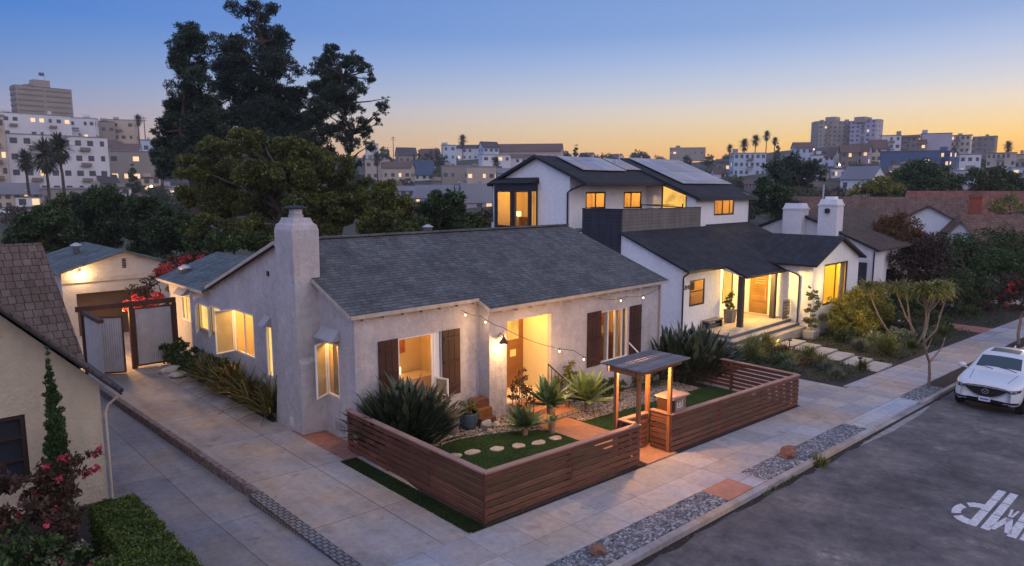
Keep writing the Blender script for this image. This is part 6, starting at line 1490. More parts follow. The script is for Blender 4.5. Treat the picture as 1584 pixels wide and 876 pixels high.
def ptree(name, label, ub, vb, D, lst, n, size, mat, seed, dj=1.5, r0=.3, flat=.85, **k):
    b = at(ub, vb, D); return tree(name, label, (b.x, b.y), pblobs(lst, D, dj, seed, flat), n, size, mat, seed, r0, **k)
ptree('pine', 'tall dark pine forming the left spire of the big pine group', 305, 350, 58, [(297, 60, 27.8), (288, 92, 30.2), (304, 120, 25.5), (282, 145, 23.2), (302, 168, 30.2), (274, 188, 25.5), (300, 205, 34.8), (262, 222, 23.2), (248, 205, 11.6), (282, 240, 37.1), (262, 258, 25.5), (320, 140, 18.6), (325, 185, 25.5), (320, 230, 30.2), (275, 160, 20), (256, 180, 14), (290, 215, 24), (320, 165, 18), (330, 205, 22), (245, 240, 18), (300, 255, 26)], 76000, .30, L_PINE, 201, 1.8, .5, group='tall dark pines behind the bungalow', clumps=16, spread=.46, aspect=.26, up=.5, fill=.5, barkm=BARK)
ptree('pine', 'tallest dark pine in the middle of the big pine group', 395, 350, 62, [(378, 14, 22.8), (413, 20, 21.7), (388, 40, 25.1), (352, 60, 20.5), (420, 62, 25.1), (447, 58, 13.7), (380, 80, 29.6), (352, 95, 27.4), (415, 98, 29.6), (440, 108, 22.8), (335, 125, 18.2), (372, 130, 34.2), (405, 150, 31.9), (438, 150, 27.4), (462, 108, 11.4), (470, 150, 18.2), (350, 165, 29.6), (390, 190, 38.8), (440, 195, 34.2), (478, 190, 20.5), (360, 220, 34.2), (420, 230, 38.8), (470, 225, 29.6), (398, 5, 14), (430, 80, 18), (365, 75, 16), (455, 175, 20), (400, 125, 24), (345, 195, 22), (490, 215, 18)], 120000, .30, L_PINE, 202, 2.2, .6, group='tall dark pines behind the bungalow', clumps=15, spread=.46, aspect=.26, up=.5, fill=.5)
ptree('pine', 'sparse open pine with a bare limb reaching right', 517, 345, 56, [(512, 75, 11.8), (524, 92, 11.8), (503, 96, 11.8), (540, 98, 13.2), (486, 108, 11.8), (512, 118, 17.1), (553, 96, 10.6), (538, 125, 14.5), (565, 106, 10.6), (490, 135, 14.5), (516, 146, 18.5), (556, 138, 13.2), (572, 122, 9.2), (498, 172, 15.8), (538, 165, 15.8), (482, 185, 11.8), (508, 202, 14.5), (548, 190, 10.6), (592, 163, 9.2), (598, 153, 6.6), (583, 180, 7.9), (566, 204, 10.6), (545, 225, 13.2), (500, 228, 14.5), (530, 215, 10.6), (478, 212, 11.8), (572, 225, 10.6), (520, 110, 9.6), (500, 150, 9.6), (530, 180, 8.8), (560, 170, 7.2), (515, 240, 11.2), (490, 245, 10.4), (550, 250, 10.4), (470, 230, 9.6), (575, 110, 7.2), (490, 92, 7.2), (548, 80, 6.4), (595, 172, 7.2), (588, 190, 6.4), (517, 165, 13), (505, 130, 12), (530, 140, 12), (545, 150, 11), (495, 160, 11), (525, 195, 12), (560, 185, 9), (512, 88, 10), (540, 210, 11)], 46000, .25, L_PINE, 203, 1.6, .34, group='tall dark pines behind the bungalow', clumps=16, spread=.5, aspect=.24, up=.6, fork=.25)
ptree('broad_tree', 'wide spreading olive green tree in front of the pines', 430, 400, 46, [(330, 232, 26), (372, 222, 26), (410, 224, 28), (450, 232, 28), (490, 244, 28), (525, 262, 28), (548, 285, 24), (300, 262, 26), (345, 270, 34), (400, 270, 36), (455, 275, 36), (505, 292, 32), (300, 300, 26), (350, 312, 36), (410, 318, 38), (470, 322, 36), (525, 320, 30), (330, 350, 30), (390, 360, 34), (450, 360, 34), (505, 355, 28), (545, 330, 22)], 120000, .22, L_OLIVE, 204, 2.5, .45, .72, clumps=22, spread=.42, aspect=.5)
MTREES = [
 ('leafy_tree', 'light green feathery tree right of the broad olive tree', 590, 375, 44, [(575, 305, 22), (600, 300, 22), (620, 318, 20), (585, 335, 24), (612, 345, 22), (570, 355, 20), (640, 320, 14)], 15000, .2, L_OLIVE),
 ('leafy_tree', 'round dark tree just left of the two storey house', 680, 375, 42, [(675, 312, 20), (700, 310, 18), (660, 335, 20), (690, 340, 24), (712, 330, 14), (670, 360, 20)], 13000, .2, L_DARK),
 ('leafy_tree', 'dusky thin tree between the dark round tree and the two storey house', 735, 375, 48, [(728, 345, 14), (745, 335, 12), (738, 360, 14), (752, 355, 10), (722, 365, 12)], 3500, .2, L_DRYD),
 ('leafy_tree', 'pale green low tree behind the shingle roof', 635, 378, 40, [(625, 355, 16), (645, 350, 14), (640, 368, 14)], 4500, .18, L_MID),
 ('leafy_tree', 'dark citrus tree behind the garage at the far left', 60, 400, 50, [(50, 345, 26), (80, 340, 24), (30, 365, 24), (70, 370, 26), (105, 355, 20)], 14000, .24, L_DARK),
 ('leafy_tree', 'dark green tree right behind the garage ridge', 150, 400, 52, [(130, 320, 22), (160, 310, 24), (190, 318, 20), (140, 345, 26), (175, 350, 28), (120, 370, 22), (160, 375, 24)], 18000, .24, L_DARK),
 ('leafy_tree', 'bushy green tree left of the big pines', 235, 400, 50, [(215, 320, 20), (240, 330, 22), (265, 335, 20), (210, 350, 24), (245, 360, 26), (280, 365, 22), (220, 385, 20), (262, 388, 20)], 18000, .24, L_DARK),
 ('leafy_tree', 'brighter green tree crown behind the garage', 100, 400, 60, [(85, 320, 16), (108, 312, 16), (95, 335, 18), (65, 330, 12)], 6500, .24, L_MID),
 ('leafy_tree', 'rounded green tree at the foot of the left pine', 290, 405, 46, [(285, 345, 20), (305, 360, 22), (300, 385, 18), (322, 378, 18)], 9000, .22, L_DARK),
 ('hedge_tree', 'dark hedge like tree row right behind the bungalow rear roof', 345, 405, 43, [(335, 372, 16), (360, 378, 14), (385, 372, 15), (405, 368, 14), (330, 392, 14)], 7000, .2, L_DARK),
 ('leafy_tree', 'dark bushy tree behind the right end of the two storey house', 1190, 345, 72, [(1180, 290, 16), (1205, 300, 16), (1170, 310, 14), (1195, 320, 18), (1220, 318, 14), (1165, 330, 12), (1218, 300, 12)], 9000, .3, L_DARK),
 ('leafy_tree', 'umbrella shaped dark tree on the slope beyond the tiled roof', 1225, 320, 95, [(1200, 262, 16), (1228, 256, 18), (1255, 262, 16), (1215, 275, 18), (1245, 278, 16), (1270, 272, 12)], 9000, .36, L_PINE),
 ('leafy_tree', 'lime green feathery tree above the tiled ridge', 1350, 330, 90, [(1335, 292, 12), (1352, 287, 13), (1368, 285, 13), (1382, 290, 12), (1396, 292, 8), (1320, 298, 9), (1360, 298, 14)], 7500, .32, L_YEL),
 ('leafy_tree', 'broad dark green tree left of the brick chimney', 1440, 335, 98, [(1400, 275, 20), (1425, 266, 22), (1450, 270, 20), (1475, 280, 18), (1410, 292, 18), (1440, 292, 22), (1472, 298, 16), (1390, 290, 14)], 14000, .36, L_DARK),
 ('leafy_tree', 'mid green tree right of the broad dark tree on the slope', 1530, 330, 105, [(1510, 278, 16), (1535, 272, 18), (1560, 278, 16), (1520, 292, 16), (1550, 294, 18), (1578, 288, 14)], 11000, .38, L_MID),
 ('rust_tree', 'rusty orange brown tree in front of the brown shingle roof', 1390, 500, 50, [(1370, 348, 17.9), (1392, 343, 19.2), (1412, 352, 17.9), (1362, 362, 16.6), (1385, 365, 19.2), (1408, 372, 17.9), (1425, 362, 11.5)], 6500, .17, L_RUST),
 ('dark_tree', 'dark brown leaved tree below the rusty crown', 1425, 500, 48, [(1400, 395, 25.6), (1425, 385, 23.0), (1445, 395, 25.6), (1380, 402, 20.5), (1415, 412, 25.6), (1450, 372, 17.9), (1442, 420, 20.5), (1365, 388, 15.4)], 9000, .18, L_DRYD),
 ('dark_tree', 'dense dark green tree between the gable and the pink tree', 1490, 505, 52, [(1475, 385, 23.0), (1500, 378, 23.0), (1480, 410, 23.0), (1505, 405, 23.0), (1460, 400, 17.9), (1490, 430, 23.0)], 9000, .18, L_DARK),
 ('leafy_tree', 'spreading green tree at the right edge before the tiled house', 1550, 505, 56, [(1530, 372, 17.9), (1555, 368, 20.5), (1578, 375, 20.5), (1540, 390, 20.5), (1568, 395, 23.0)], 6500, .18, L_MID),
 ('leafy_tree', 'thin yellow leaved tree over the tiled roof at the right edge', 1560, 460, 66, [(1545, 320, 14), (1565, 310, 14), (1580, 325, 14), (1555, 335, 14)], 2200, .2, L_YEL),
]
for i, q in enumerate(MTREES):
    ptree(q[0], q[1], q[2], q[3], q[4], q[5], q[6], q[7], q[8], 220 + i, 1.4, .22, .9, clumps=26, spread=.46, fill=.4)
for i, q in enumerate([
 ('leafy_tree', 'olive green tree right behind the shingle ridge, left of the round dark tree', 620, 380, 43, [(605, 338, 16), (628, 342, 18), (650, 350, 16), (615, 360, 16), (640, 368, 16)], 9000, .18, L_OLIVE),
 ('leafy_tree', 'dark tree right behind the shingle ridge beside the two storey house', 732, 378, 41, [(715, 350, 15), (735, 345, 15), (752, 352, 12), (725, 365, 14), (748, 366, 12)], 6000, .17, L_DARK),
 ('dark_tree', 'wide dark green tree mass at the right edge behind the pink street tree', 1545, 508, 53, [(1500, 425, 26), (1530, 408, 28), (1560, 415, 30), (1590, 410, 28), (1515, 452, 26), (1548, 448, 28), (1580, 450, 28), (1530, 478, 18), (1565, 482, 18)], 16000, .2, L_DARK),
 ('dark_tree', 'low dark reddish tree in front of the white house wall with brown roof', 1400, 508, 47, [(1380, 430, 16), (1402, 438, 18), (1425, 445, 18), (1448, 452, 18), (1395, 462, 14), (1420, 468, 16), (1450, 475, 16), (1470, 455, 16)], 11000, .17, L_DRYD),
 ('dark_tree', 'dark green shrubby tree under the white slit window gable', 1480, 508, 50, [(1465, 440, 18), (1490, 448, 18), (1475, 470, 16), (1500, 470, 16), (1452, 425, 14)], 8000, .17, L_MID)]):
    ptree(q[0], q[1], q[2], q[3], q[4], q[5], q[6], q[7], q[8], 260 + i, 1.2, .2, .9, clumps=20, spread=.42)
# pink flowering street tree and verge trees
def verge_tree(label, x, y, blobs, n, mat, seed, fl=0, r0=.09, size=.11):
    t = tree('street_tree', label, (x, y, gz(x) - .05), [(x + b[0], y + b[1], gz(x) + b[2], b[3], b[3], b[4]) for b in blobs], n, size, mat, seed, r0, 'trees on the verge', 16, .34, fork=.38, barkm=BARK_L)
    if fl:
        foliage('blossom', crown([(x + b[0], y + b[1], gz(x) + b[2], b[3] * 1.04, b[3] * 1.04, b[4] * 1.04) for b in blobs], fl, .12, seed + 5, 9, .16, .7, fill=.9), L_REDF, t)
verge_tree('pink flowering street tree on the verge beyond the parked car', 46.0, 7.45, [(0, 0, 2.6, .9, .7), (.5, .4, 3.3, .8, .6), (-.5, -.2, 3.4, .8, .6), (0, .8, 2.9, .8, .6), (0, -.7, 2.9, .7, .6)], 5000, L_BROWNR, 301, 800)
verge_tree('reddish street tree farther down the verge at the right edge', 56.0, 7.45, [(0, 0, 2.6, 1.0, .8), (.5, .4, 3.4, .8, .6), (-.5, -.5, 3.3, .8, .6)], 3600, L_BROWNR, 302, 260)
# slim crooked street tree with drooping leaf tufts
def tufts(fo, e_, n, L_, seed): blades_mb(fo, e_, int(n * 1.2), L_, .04, seed, (35, 125), 1.5, 6, .1, 0, .08)
t = thing('crooked_street_tree', 'slim crooked street tree with drooping yellow green tufts standing in the pebbled verge', 'tree', (29.7, 7.5, gz(29.7)))
z = gz(29.7); mb = MB(); fo = MB(); rr = random.Random(3)
tr_ = [(29.65, 7.5, z - .1), (29.6, 7.5, z + .55), (29.45, 7.5, z + 1.05), (28.85, 7.5, z + 1.62), (28.45, 7.5, z + 2.15), (28.75, 7.5, z + 2.55), (28.9, 7.5, z + 3.1)]
mb.tube(tr_, [.06, .052, .048, .042, .036, .03, .026], 9)
mb.tube([tr_[2], (29.9, 7.4, z + 1.3), (30.2, 7.3, z + 1.55), (30.3, 7.25, z + 1.95)], [.045, .035, .028, .018], 7); mb.tube([tr_[3], (29.2, 7.5, z + 1.75), (29.35, 7.45, z + 2.05)], [.03, .022, .014], 6)
for i in range(11):
    a = 2 * math.pi * i / 11 + rr.uniform(-.2, .2); q = rr.uniform(.15, .68); e_ = Vector((28.9 + q * math.cos(a), 7.5 + q * math.sin(a), z + 3.95 + rr.uniform(-.25, .3) - .25 * q))
    mb.tube([tr_[6], Vector(tr_[6]).lerp(e_, .5) + Vector((0, 0, -.05)), e_], [.026, .02, .012], 6); tufts(fo, e_, 46, .52, 500 + i)
tufts(fo, (28.9, 7.5, z + 4.0), 50, .6, 520)
mb.build('trunk', BARK_L, t, uv=False); fo.build('crown', L_YEL, t, uv=False)
# drooping yellow-green tree in the garden
t = thing('drooping_tree', 'multi stemmed tree with drooping yellow green leaf tufts in the garden', 'tree', (39.9, 11.0, gz(39.9)))
z = gz(39.9); mb = MB(); fo = MB(); rr = random.Random(9)
stems = [((39.4, 12.2), (38.9, 12.9)), ((39.9, 11.0), (39.7, 11.8)), ((40.4, 10.6), (40.6, 10.7)), ((40.2, 11.2), (40.4, 11.6)), ((40.8, 10.2), (41.3, 10.0))]
for i, (b0, t0) in enumerate(stems):
    m_ = Vector(((b0[0] + t0[0]) / 2 + rr.uniform(-.2, .2), (b0[1] + t0[1]) / 2, z + 1.5)); tp = Vector((t0[0], t0[1], z + 2.5))
    mb.tube([(40.0 + (b0[0] - 40) * .4, 11.1 + (b0[1] - 11.1) * .4, z - .1), (b0[0], b0[1], z + .8), m_, tp], [.065, .055, .045, .035], 7)
    for k in range(4):
        e_ = tp + Vector((rr.uniform(-.75, .75), rr.uniform(-.75, .75), rr.uniform(.25, .75))); mb.tube([tp, tp.lerp(e_, .5) + Vector((0, 0, .1)), e_], [.04, .03, .02], 6)
        blades_mb(fo, e_, 54, .70, .045, 400 + i * 10 + k, (35, 125), 1.5, 6, .1, 0, .08)
mb.build('trunk', BARK_L, t, uv=False); fo.build('crown', L_YEL, t, uv=False)

# ================================================================== PARKED CAR
def build_car():
    from mathutils.bvhtree import BVHTree
    L = 4.55; S = 1.11
    px, py = 27.75, 5.30            # front centre; the car points to -X
    cx = -L / 2
    zr = gz(px + 2.4) - .13
    C0 = thing('parked_car', 'white crossover car parked at the kerb facing the camera', 'car', (0, 0, 0))
    # stations: (x, half width lower, half width belt, z sill, z bulge, z belt/hood edge, z top, half width top)
    ST = [(.00, .66, .64, .34, .52, .78, .83, .50), (.03, .72, .70, .28, .52, .83, .875, .56), (.12, .82, .78, .25, .56, .88, .925, .62), (.34, .90, .855, .23, .62, .95, .985, .68),
          (.80, .92, .885, .23, .66, 1.00, 1.045, .70), (1.18, .92, .885, .24, .68, 1.03, 1.09, .71), (1.30, .92, .885, .24, .68, 1.045, 1.12, .715), (1.36, .92, .88, .24, .69, 1.055, 1.155, .71), (2.02, .92, .875, .24, .70, 1.07, 1.60, .60), (2.10, .92, .875, .24, .70, 1.075, 1.63, .595),
          (2.9, .92, .87, .24, .72, 1.09, 1.69, .59), (3.5, .92, .87, .25, .74, 1.10, 1.66, .58), (4.05, .90, .85, .28, .74, 1.12, 1.56, .56), (4.40, .84, .80, .32, .70, 1.10, 1.22, .62), (4.53, .74, .70, .36, .62, .98, 1.05, .55)]
    mb = MB(); n = 11; rows = []
    for (x, wl, wb, zs, zb, zh, zt, wt) in ST:
        prof = [(0, zs), (wl * .6, zs), (wl - .05, zs + .03), (wl, zb - .12), (wl, zb), ((wl + wb) / 2 + .005, (zb + zh) / 2 + .03), (wb, zh), (wt + (wb - wt) * .10, zt - (zt - zh) * .10), (wt * .95, zt), (wt * .5, zt + .018), (0, zt + .024)]
        rows.append([(cx + x, y, z) for y, z in prof])
    for r in rows: mb.v += [(a, b, c) for a, b, c in r] + [(a, -b, c) for a, b, c in r[1:-1][::-1]]
    m = 2 * n - 2
    for i in range(len(rows) - 1):
        for j in range(m):
            jj = (j + 1) % m; seg = j if j < n - 1 else m - 1 - j; mi = 0
            if i == 7 and seg >= 8: mi = 1
            if seg == 6 and 8 <= i <= 11: mi = 1
            if i == 12 and seg >= 8: mi = 1
            if seg <= 1: mi = 2
            mb.f.append((i * m + j, i * m + jj, (i + 1) * m + jj, (i + 1) * m + j)); mb.m.append(mi)
    mb.f.append(tuple(range(m))); mb.m.append(0); mb.f.append(tuple((len(rows) - 1) * m + j for j in range(m - 1, -1, -1))); mb.m.append(0)
    paint_ = MT('white_car_paint', .25, 0, .5); paint_.color((.62, .63, .66)); paint_.b.inputs['Coat Weight'].default_value = .5
    glass_ = MT('car_glass', .10, 0, .8); glass_.color((.022, .045, .062))
    blk = m_plain('black_plastic', (.008, .008, .009), .7, .1, 2, 0, spec=.15)
    chrome = MT('chrome', .25, .8, .5); chrome.color((.55, .55, .57))
    body = mb.build('body', [paint_.m, glass_.m, blk], C0, smooth=True, uv=False)
    sub = body.modifiers.new('smooth', 'SUBSURF'); sub.levels = 2; sub.render_levels = 2
    bpy.context.view_layer.update()
    bv = BVHTree.FromObject(body, bpy.context.evaluated_depsgraph_get())
    def fx(y, z):
        h = bv.ray_cast(Vector((cx - 3, y, z)), Vector((1, 0, 0)))
        return h[0].x if h[0] is not None and h[0].x < 0 else cx + .5
    def skin(name, ys, zt, zb_, mat, off=.012, par=C0, th=.02, rows_=4):
        """a panel that hugs the nose of the body"""
        mm = MB(); R_ = rows_ + 1
        for y in ys:
            for k in range(R_):
                z = zb_(y) + (zt(y) - zb_(y)) * k / rows_; mm.v.append((fx(y, z) - off, y, z))
        N = len(ys)
        for y in ys:
            for k in range(R_):
                z = zb_(y) + (zt(y) - zb_(y)) * k / rows_; mm.v.append((fx(y, z) + th, y, z))
        for i in range(N - 1):
            for k in range(rows_):
                a = i * R_ + k; mm.f.append((a, a + R_, a + R_ + 1, a + 1)); mm.m.append(0)
            for a in (i * R_, i * R_ + rows_): mm.f.append((a, a + R_, a + R_ + N * R_, a + N * R_)); mm.m.append(0)
        return mm.build(name, mat, par, uv=False)
    fr_ = lambda a, b, c: [a + (b - a) * i / c for i in range(c + 1)]
    gt = lambda y: .80 - .03 * (abs(y) / .56) ** 2
    gb_ = lambda y: .50 + .25 * (abs(y) / .56) ** 2.2
    skin('grille_trim', fr_(-.58, .58, 24), lambda y: gb_(min(abs(y), .56)) + .01, lambda y: gb_(min(abs(y), .56)) - .028, chrome.m, .03)
    gr = skin('grille', fr_(-.56, .56, 24), gt, gb_, blk, .014)
    for i in range(5):
        z = .56 + i * .042; w_ = .56 * ((z - .5) / .25) ** .45
        skin('grille_bar', fr_(-w_ * .93, w_ * .93, 14), lambda y: z + .006, lambda y: z - .006, MATS.get('dark_grey_plastic') or m_plain('dark_grey_plastic', (.045, .045, .05), .4, .1, 2, 0), .02, gr, rows_=1)
    for s_ in (-1, 1):
        hl_ = skin('headlight', [s_ * y for y in fr_(.55, .86, 10)], lambda y: .80 + .035 * (abs(y) - .55) / .3, lambda y: .765 - .05 * math.sin(math.pi * min(1, (abs(y) - .55) / .31)), glass_.m, .014)
        for yy in (.66, .76): MB().lathe((fx(s_ * yy, .765) - .012, s_ * yy, .748), [(0, 0), (.026, .008), (.026, .03), (0, .036)], 10).build('lamp_lens', chrome.m, hl_, smooth=True)
        skin('fog_slot', [s_ * y for y in fr_(.50, .84, 8)], lambda y: .43 + .02 * (abs(y) - .5), lambda y: .385, blk, .010)
        skin('fog_trim', [s_ * y for y in fr_(.48, .85, 8)], lambda y: .384, lambda y: .362, chrome.m, .022, rows_=1)
        mr_ = MB(); mr_.lump((cx + 1.66, s_ * 1.05, 1.13), (.08, .13, .09), 3, .02, sub=3); mr_.bar((cx + 1.66, s_ * .86, 1.05), (cx + 1.66, s_ * .98, 1.08), .05, .04)
        mr_.build('mirror', paint_.m, C0, smooth=True, uv=False)
        for wx in (.88, 3.56):
            wmb = MB().tube([(cx + wx, s_ * .70, .355), (cx + wx, s_ * .72, .355), (cx + wx, s_ * .905, .355), (cx + wx, s_ * .93, .355)], [.32, .355, .355, .33], 28)
            wh = wmb.build('wheel', MATS.get('tyre_rubber') or m_plain('tyre_rubber', (.02, .02, .02), .85, .1, 5, 0), C0, uv=False)
            MB().tube([(cx + wx, s_ * .929, .355), (cx + wx, s_ * .937, .355)], [.24, .22], 20).build('rim', METAL, wh, uv=False)
            ar = MB(); prev = None
            for i in range(13):
                a = math.pi * i / 12; p = (cx + wx + .41 * math.cos(a), s_ * .90, .355 + .41 * math.sin(a))
                if prev: ar.bar(prev, p, .06, .06, (0, 1, 0))
                prev = p
            ar.build('wheel_arch', blk, C0, uv=False)
    skin('lower_intake', fr_(-.50, .50, 12), lambda y: .45 - .02 * abs(y), lambda y: .335, blk, .010)
    skin('skirt', fr_(-.78, .78, 16), lambda y: .335, lambda y: .25, blk, .014, rows_=1)
    x0 = min(fx(0, .42), fx(.15, .42)) - .02
    pl = MB().box(x0 - .02, x0, -.155, .155, .365, .505).build('licence_plate', m_plain('plate_white', (.55, .55, .58), .5, .05, 2, 0), C0)
    MB().box(x0 - .0235, x0 - .021, -.11, .11, .41, .455).build('plate_text', m_plain('plate_blue', (.10, .12, .28), .5, .3, 60, 0), pl)
    em = MB(); prev = None; xe = fx(0, .68) - .03
    for i in range(21):
        a = 2 * math.pi * i / 20; p = (xe, .09 * math.cos(a), .68 + .07 * math.sin(a))
        if prev: em.bar(prev, p, .016, .02, (1, 0, 0))
        prev = p
    pts = [(-.08, .03), (-.045, .022), (0, -.03), (.045, .022), (.08, .03)]
    for a, b in zip(pts, pts[1:]): em.bar((xe, a[0], .685 + a[1]), (xe, b[0], .685 + b[1]), .014, .02, (1, 0, 0))
    em.build('emblem', chrome.m, C0, uv=False)
    hz_ = lambda x, y: (lambda h: h[0].z if h[0] is not None else 1.6)(bv.ray_cast(Vector((x, y, 4)), Vector((0, 0, -1))))
    sr = MB(); G_ = 6
    for i in range(G_ + 1):
        for j in range(G_ + 1):
            x, y = cx + 2.22 + .62 * i / G_, -.40 + .8 * j / G_; sr.v.append((x, y, hz_(x, y) + .006))
    for i in range(G_):
        for j in range(G_): a = i * (G_ + 1) + j; sr.f.append((a, a + 1, a + G_ + 2, a + G_ + 1)); sr.m.append(0)
    sr.build('sunroof', m_plain('sunroof_glass', (.02, .02, .025), .35, .1, 2, 0), C0, uv=False)
    za = hz_(cx + 3.8, 0); MB().hexa([(cx + 3.7, -.025, za - .01), (cx + 3.95, -.025, za - .04), (cx + 3.95, .025, za - .04), (cx + 3.7, .025, za - .01), (cx + 3.88, -.008, za + .09), (cx + 3.94, -.008, za + .08), (cx + 3.94, .008, za + .08), (cx + 3.88, .008, za + .09)]).build('antenna', paint_.m, C0)
    for s_ in (-.52, .12):
        MB().tube([(cx + 1.35, s_, hz_(cx + 1.35, s_) + .02), (cx + 1.42, s_ + .25, hz_(cx + 1.42, s_ + .25) + .02), (cx + 1.44, s_ + .48, hz_(cx + 1.44, s_ + .48) + .02)], .009, 5).build('wiper', blk, C0)
    for s_ in (-1, 1):
        sl_ = MB(); prev = None
        for i in range(8):
            x = cx + .25 + 1.0 * i / 7; y = s_ * (.50 + .10 * i / 7); p = (x, y, hz_(x, y) + .001)
            if prev: sl_.bar(prev, p, .012, .006)
            prev = p
        sl_.build('bonnet_crease', MATS.get('dark_grey_plastic'), C0)
    C0.location = (px + L / 2 * S, py, zr); C0.rotation_euler = (0, R(2.86), 0); C0.scale = (S, S, S)
build_car()

# ================================================================== THE HILLSIDES ACROSS THE VALLEY
def hill_hit(u, v, r0=115, r1=620):
    rr_ = ray(u, v); h = math.hypot(rr_.x, rr_.y); t = r0
    while t < r1:
        p = CP + rr_ * (t / h)
        if p.z < terrain(p.x, p.y): return p, t
        t += 4
    p = CP + rr_ * (r1 / h); return p, r1
fw_ = lambda n, c: m_plain(n, c, .85, .10, .12, .0)
W1, W2, W3, W4 = fw_('far_white_wall', (.58, .58, .62)), fw_('far_cream_wall', (.44, .37, .30)), fw_('far_tan_wall', (.27, .24, .21)), fw_('far_brown_wall', (.20, .16, .14))
W5, W6, W7 = fw_('far_blue_wall', (.06, .10, .20)), fw_('far_lilac_wall', (.36, .33, .40)), fw_('far_pale_blue_wall', (.40, .47, .58))
R1, R2, R3, R4 = fw_('far_brown_roof', (.12, .075, .065)), fw_('far_grey_roof', (.17, .17, .20)), fw_('far_blue_roof', (.05, .08, .14)), fw_('far_dark_roof', (.06, .055, .065))
FB = []   # screen boxes kept free of scattered trees
def fb(label, u0, u1, vt, vb, wallm, roofm=R2, fl=2, wins=5, pitch=0.0, D=None, rot=18, asp=.7, lit=.15, seed=0, name='far_building', cat='building', keep=True, hip=0):
    uc = (u0 + u1) / 2
    if D: p = at(uc, vb, D); dist = D
    else: p, dist = hill_hit(uc, vb)
    dep = (p - CP).dot(FW); wid = (u1 - u0) / FPX * dep
    a = R(abs(rot)); L_ = wid / (math.cos(a) + asp * math.sin(a)); W_ = L_ * asp
    zt = at(uc, vt, dep).z; z0 = p.z - .5; hd = VA(uc); H_ = zt - z0
    c = (p.x + W_ * .35 * math.cos(hd), p.y + W_ * .35 * math.sin(hd))
    ze = zt - (H_ * pitch)
    t = ghouse(name, label, c, hd - R(90) + R(rot), L_, W_, z0, ze if pitch else zt - .35, zt, roofm, wallm, wins=wins, floors=fl, seed=seed or int(u0 * 7 + vt), lit=lit, over=.5 if pitch else .2, hip=hip, cat=cat)
    if keep: FB.append((u0, u1, vt, vb, dist))
    # roof equipment and, on the apartment blocks, balconies on the front
    m_ = Matrix.Rotation(hd - R(90) + R(rot), 4, 'Z'); T = lambda q: tuple(Vector((c[0], c[1], z0)) + m_ @ Vector(q)); q_ = random.Random(int(u0 * 3 + vb))
    if not pitch:
        for k in range(max(1, int(L_ / 12))):
            x_ = q_.uniform(-.42, .42) * L_; w2 = q_.uniform(.5, 1.6); rbox(MB(), T, x_ - w2, x_ + w2, -1, 1, H_ + .1, H_ + q_.uniform(.8, 1.9)).build('roof_unit', wallm if q_.random() < .6 else W3, t, uv=False)
    if fl >= 3 and wins >= 3:
        nb_ = max(1, int(L_ / 11)); fh_ = H_ / fl
        for k in range(nb_):
            x_ = -L_ / 2 + L_ * (k + .5) / nb_
            for f_ in range(1, fl):
                rbox(MB(), T, x_ - 1.5, x_ + 1.5, -W_ / 2 - 1.1, -W_ / 2 - .02, fh_ * f_ - .12, fh_ * f_ + .12).build('balcony', W4 if q_.random() < .5 else wallm, t, uv=False)
                rbox(MB(), T, x_ - 1.5, x_ + 1.5, -W_ / 2 - 1.12, -W_ / 2 - 1.02, fh_ * f_ + .12, fh_ * f_ + 1.0).build('balcony_rail', W4, t, uv=False)
    return t
# left hill
tw = fb('tall tan slab tower on the skyline at the far left', 31, 110, 136, 215, W3, R3, 1, 0, D=430, rot=14, asp=.45)
p = at(62, 200, 430); z_b = at(62, 136, 430).z
th_ = VA(62) - R(90) + R(14); m_ = Matrix.Rotation(th_, 4, 'Z')
dim = 79 / FPX * 430 / (math.cos(R(14)) + .45 * math.sin(R(14))); hdd = VA(70.5); cc = Vector((at(70.5, 215, 430).x + dim * .45 * .35 * math.cos(hdd), at(70.5, 215, 430).y + dim * .45 * .35 * math.sin(hdd), 0))
T = lambda q: tuple(cc + m_ @ Vector(q))
def on(parent, mb, name, mat):
    off = OFF[parent.name]; return mb.build(name, mat, parent, uv=False)
zb0 = at(64, 215, 430).z
for k in range(9):
    zz = z_b - 3.2 * (k + 1) + .4
    for s_ in (-1, 1):
        b_ = MB(); rbox(b_, T, *(sorted((s_ * dim * .47, s_ * dim * .03))), -dim * .225 - .35, -dim * .225, zz, zz + .9); on(tw, b_, 'balcony_band', W4)
    b_ = MB(); rbox(b_, T, -dim * .5 - .5, -dim * .5, -dim * .19, dim * .19, zz, zz + 1.5); on(tw, b_, 'balcony', W4)
b_ = MB(); rbox(b_, T, -5, 4, -4, 4, z_b, z_b + 4.2); on(tw, b_, 'penthouse', W3)
b_ = MB(); b_.tube([T((2.5, 0, z_b + 4.2)), T((2.5, 0, z_b + 9.5))], .22, 6); fp = on(tw, b_, 'flag_pole', METAL)
b_ = MB(); rbox(b_, T, -.6, 2.3, -.06, .06, z_b + 7.2, z_b + 9.3); on(fp if False else tw, b_, 'flag', fw_('flag_cloth', (.10, .06, .16)))
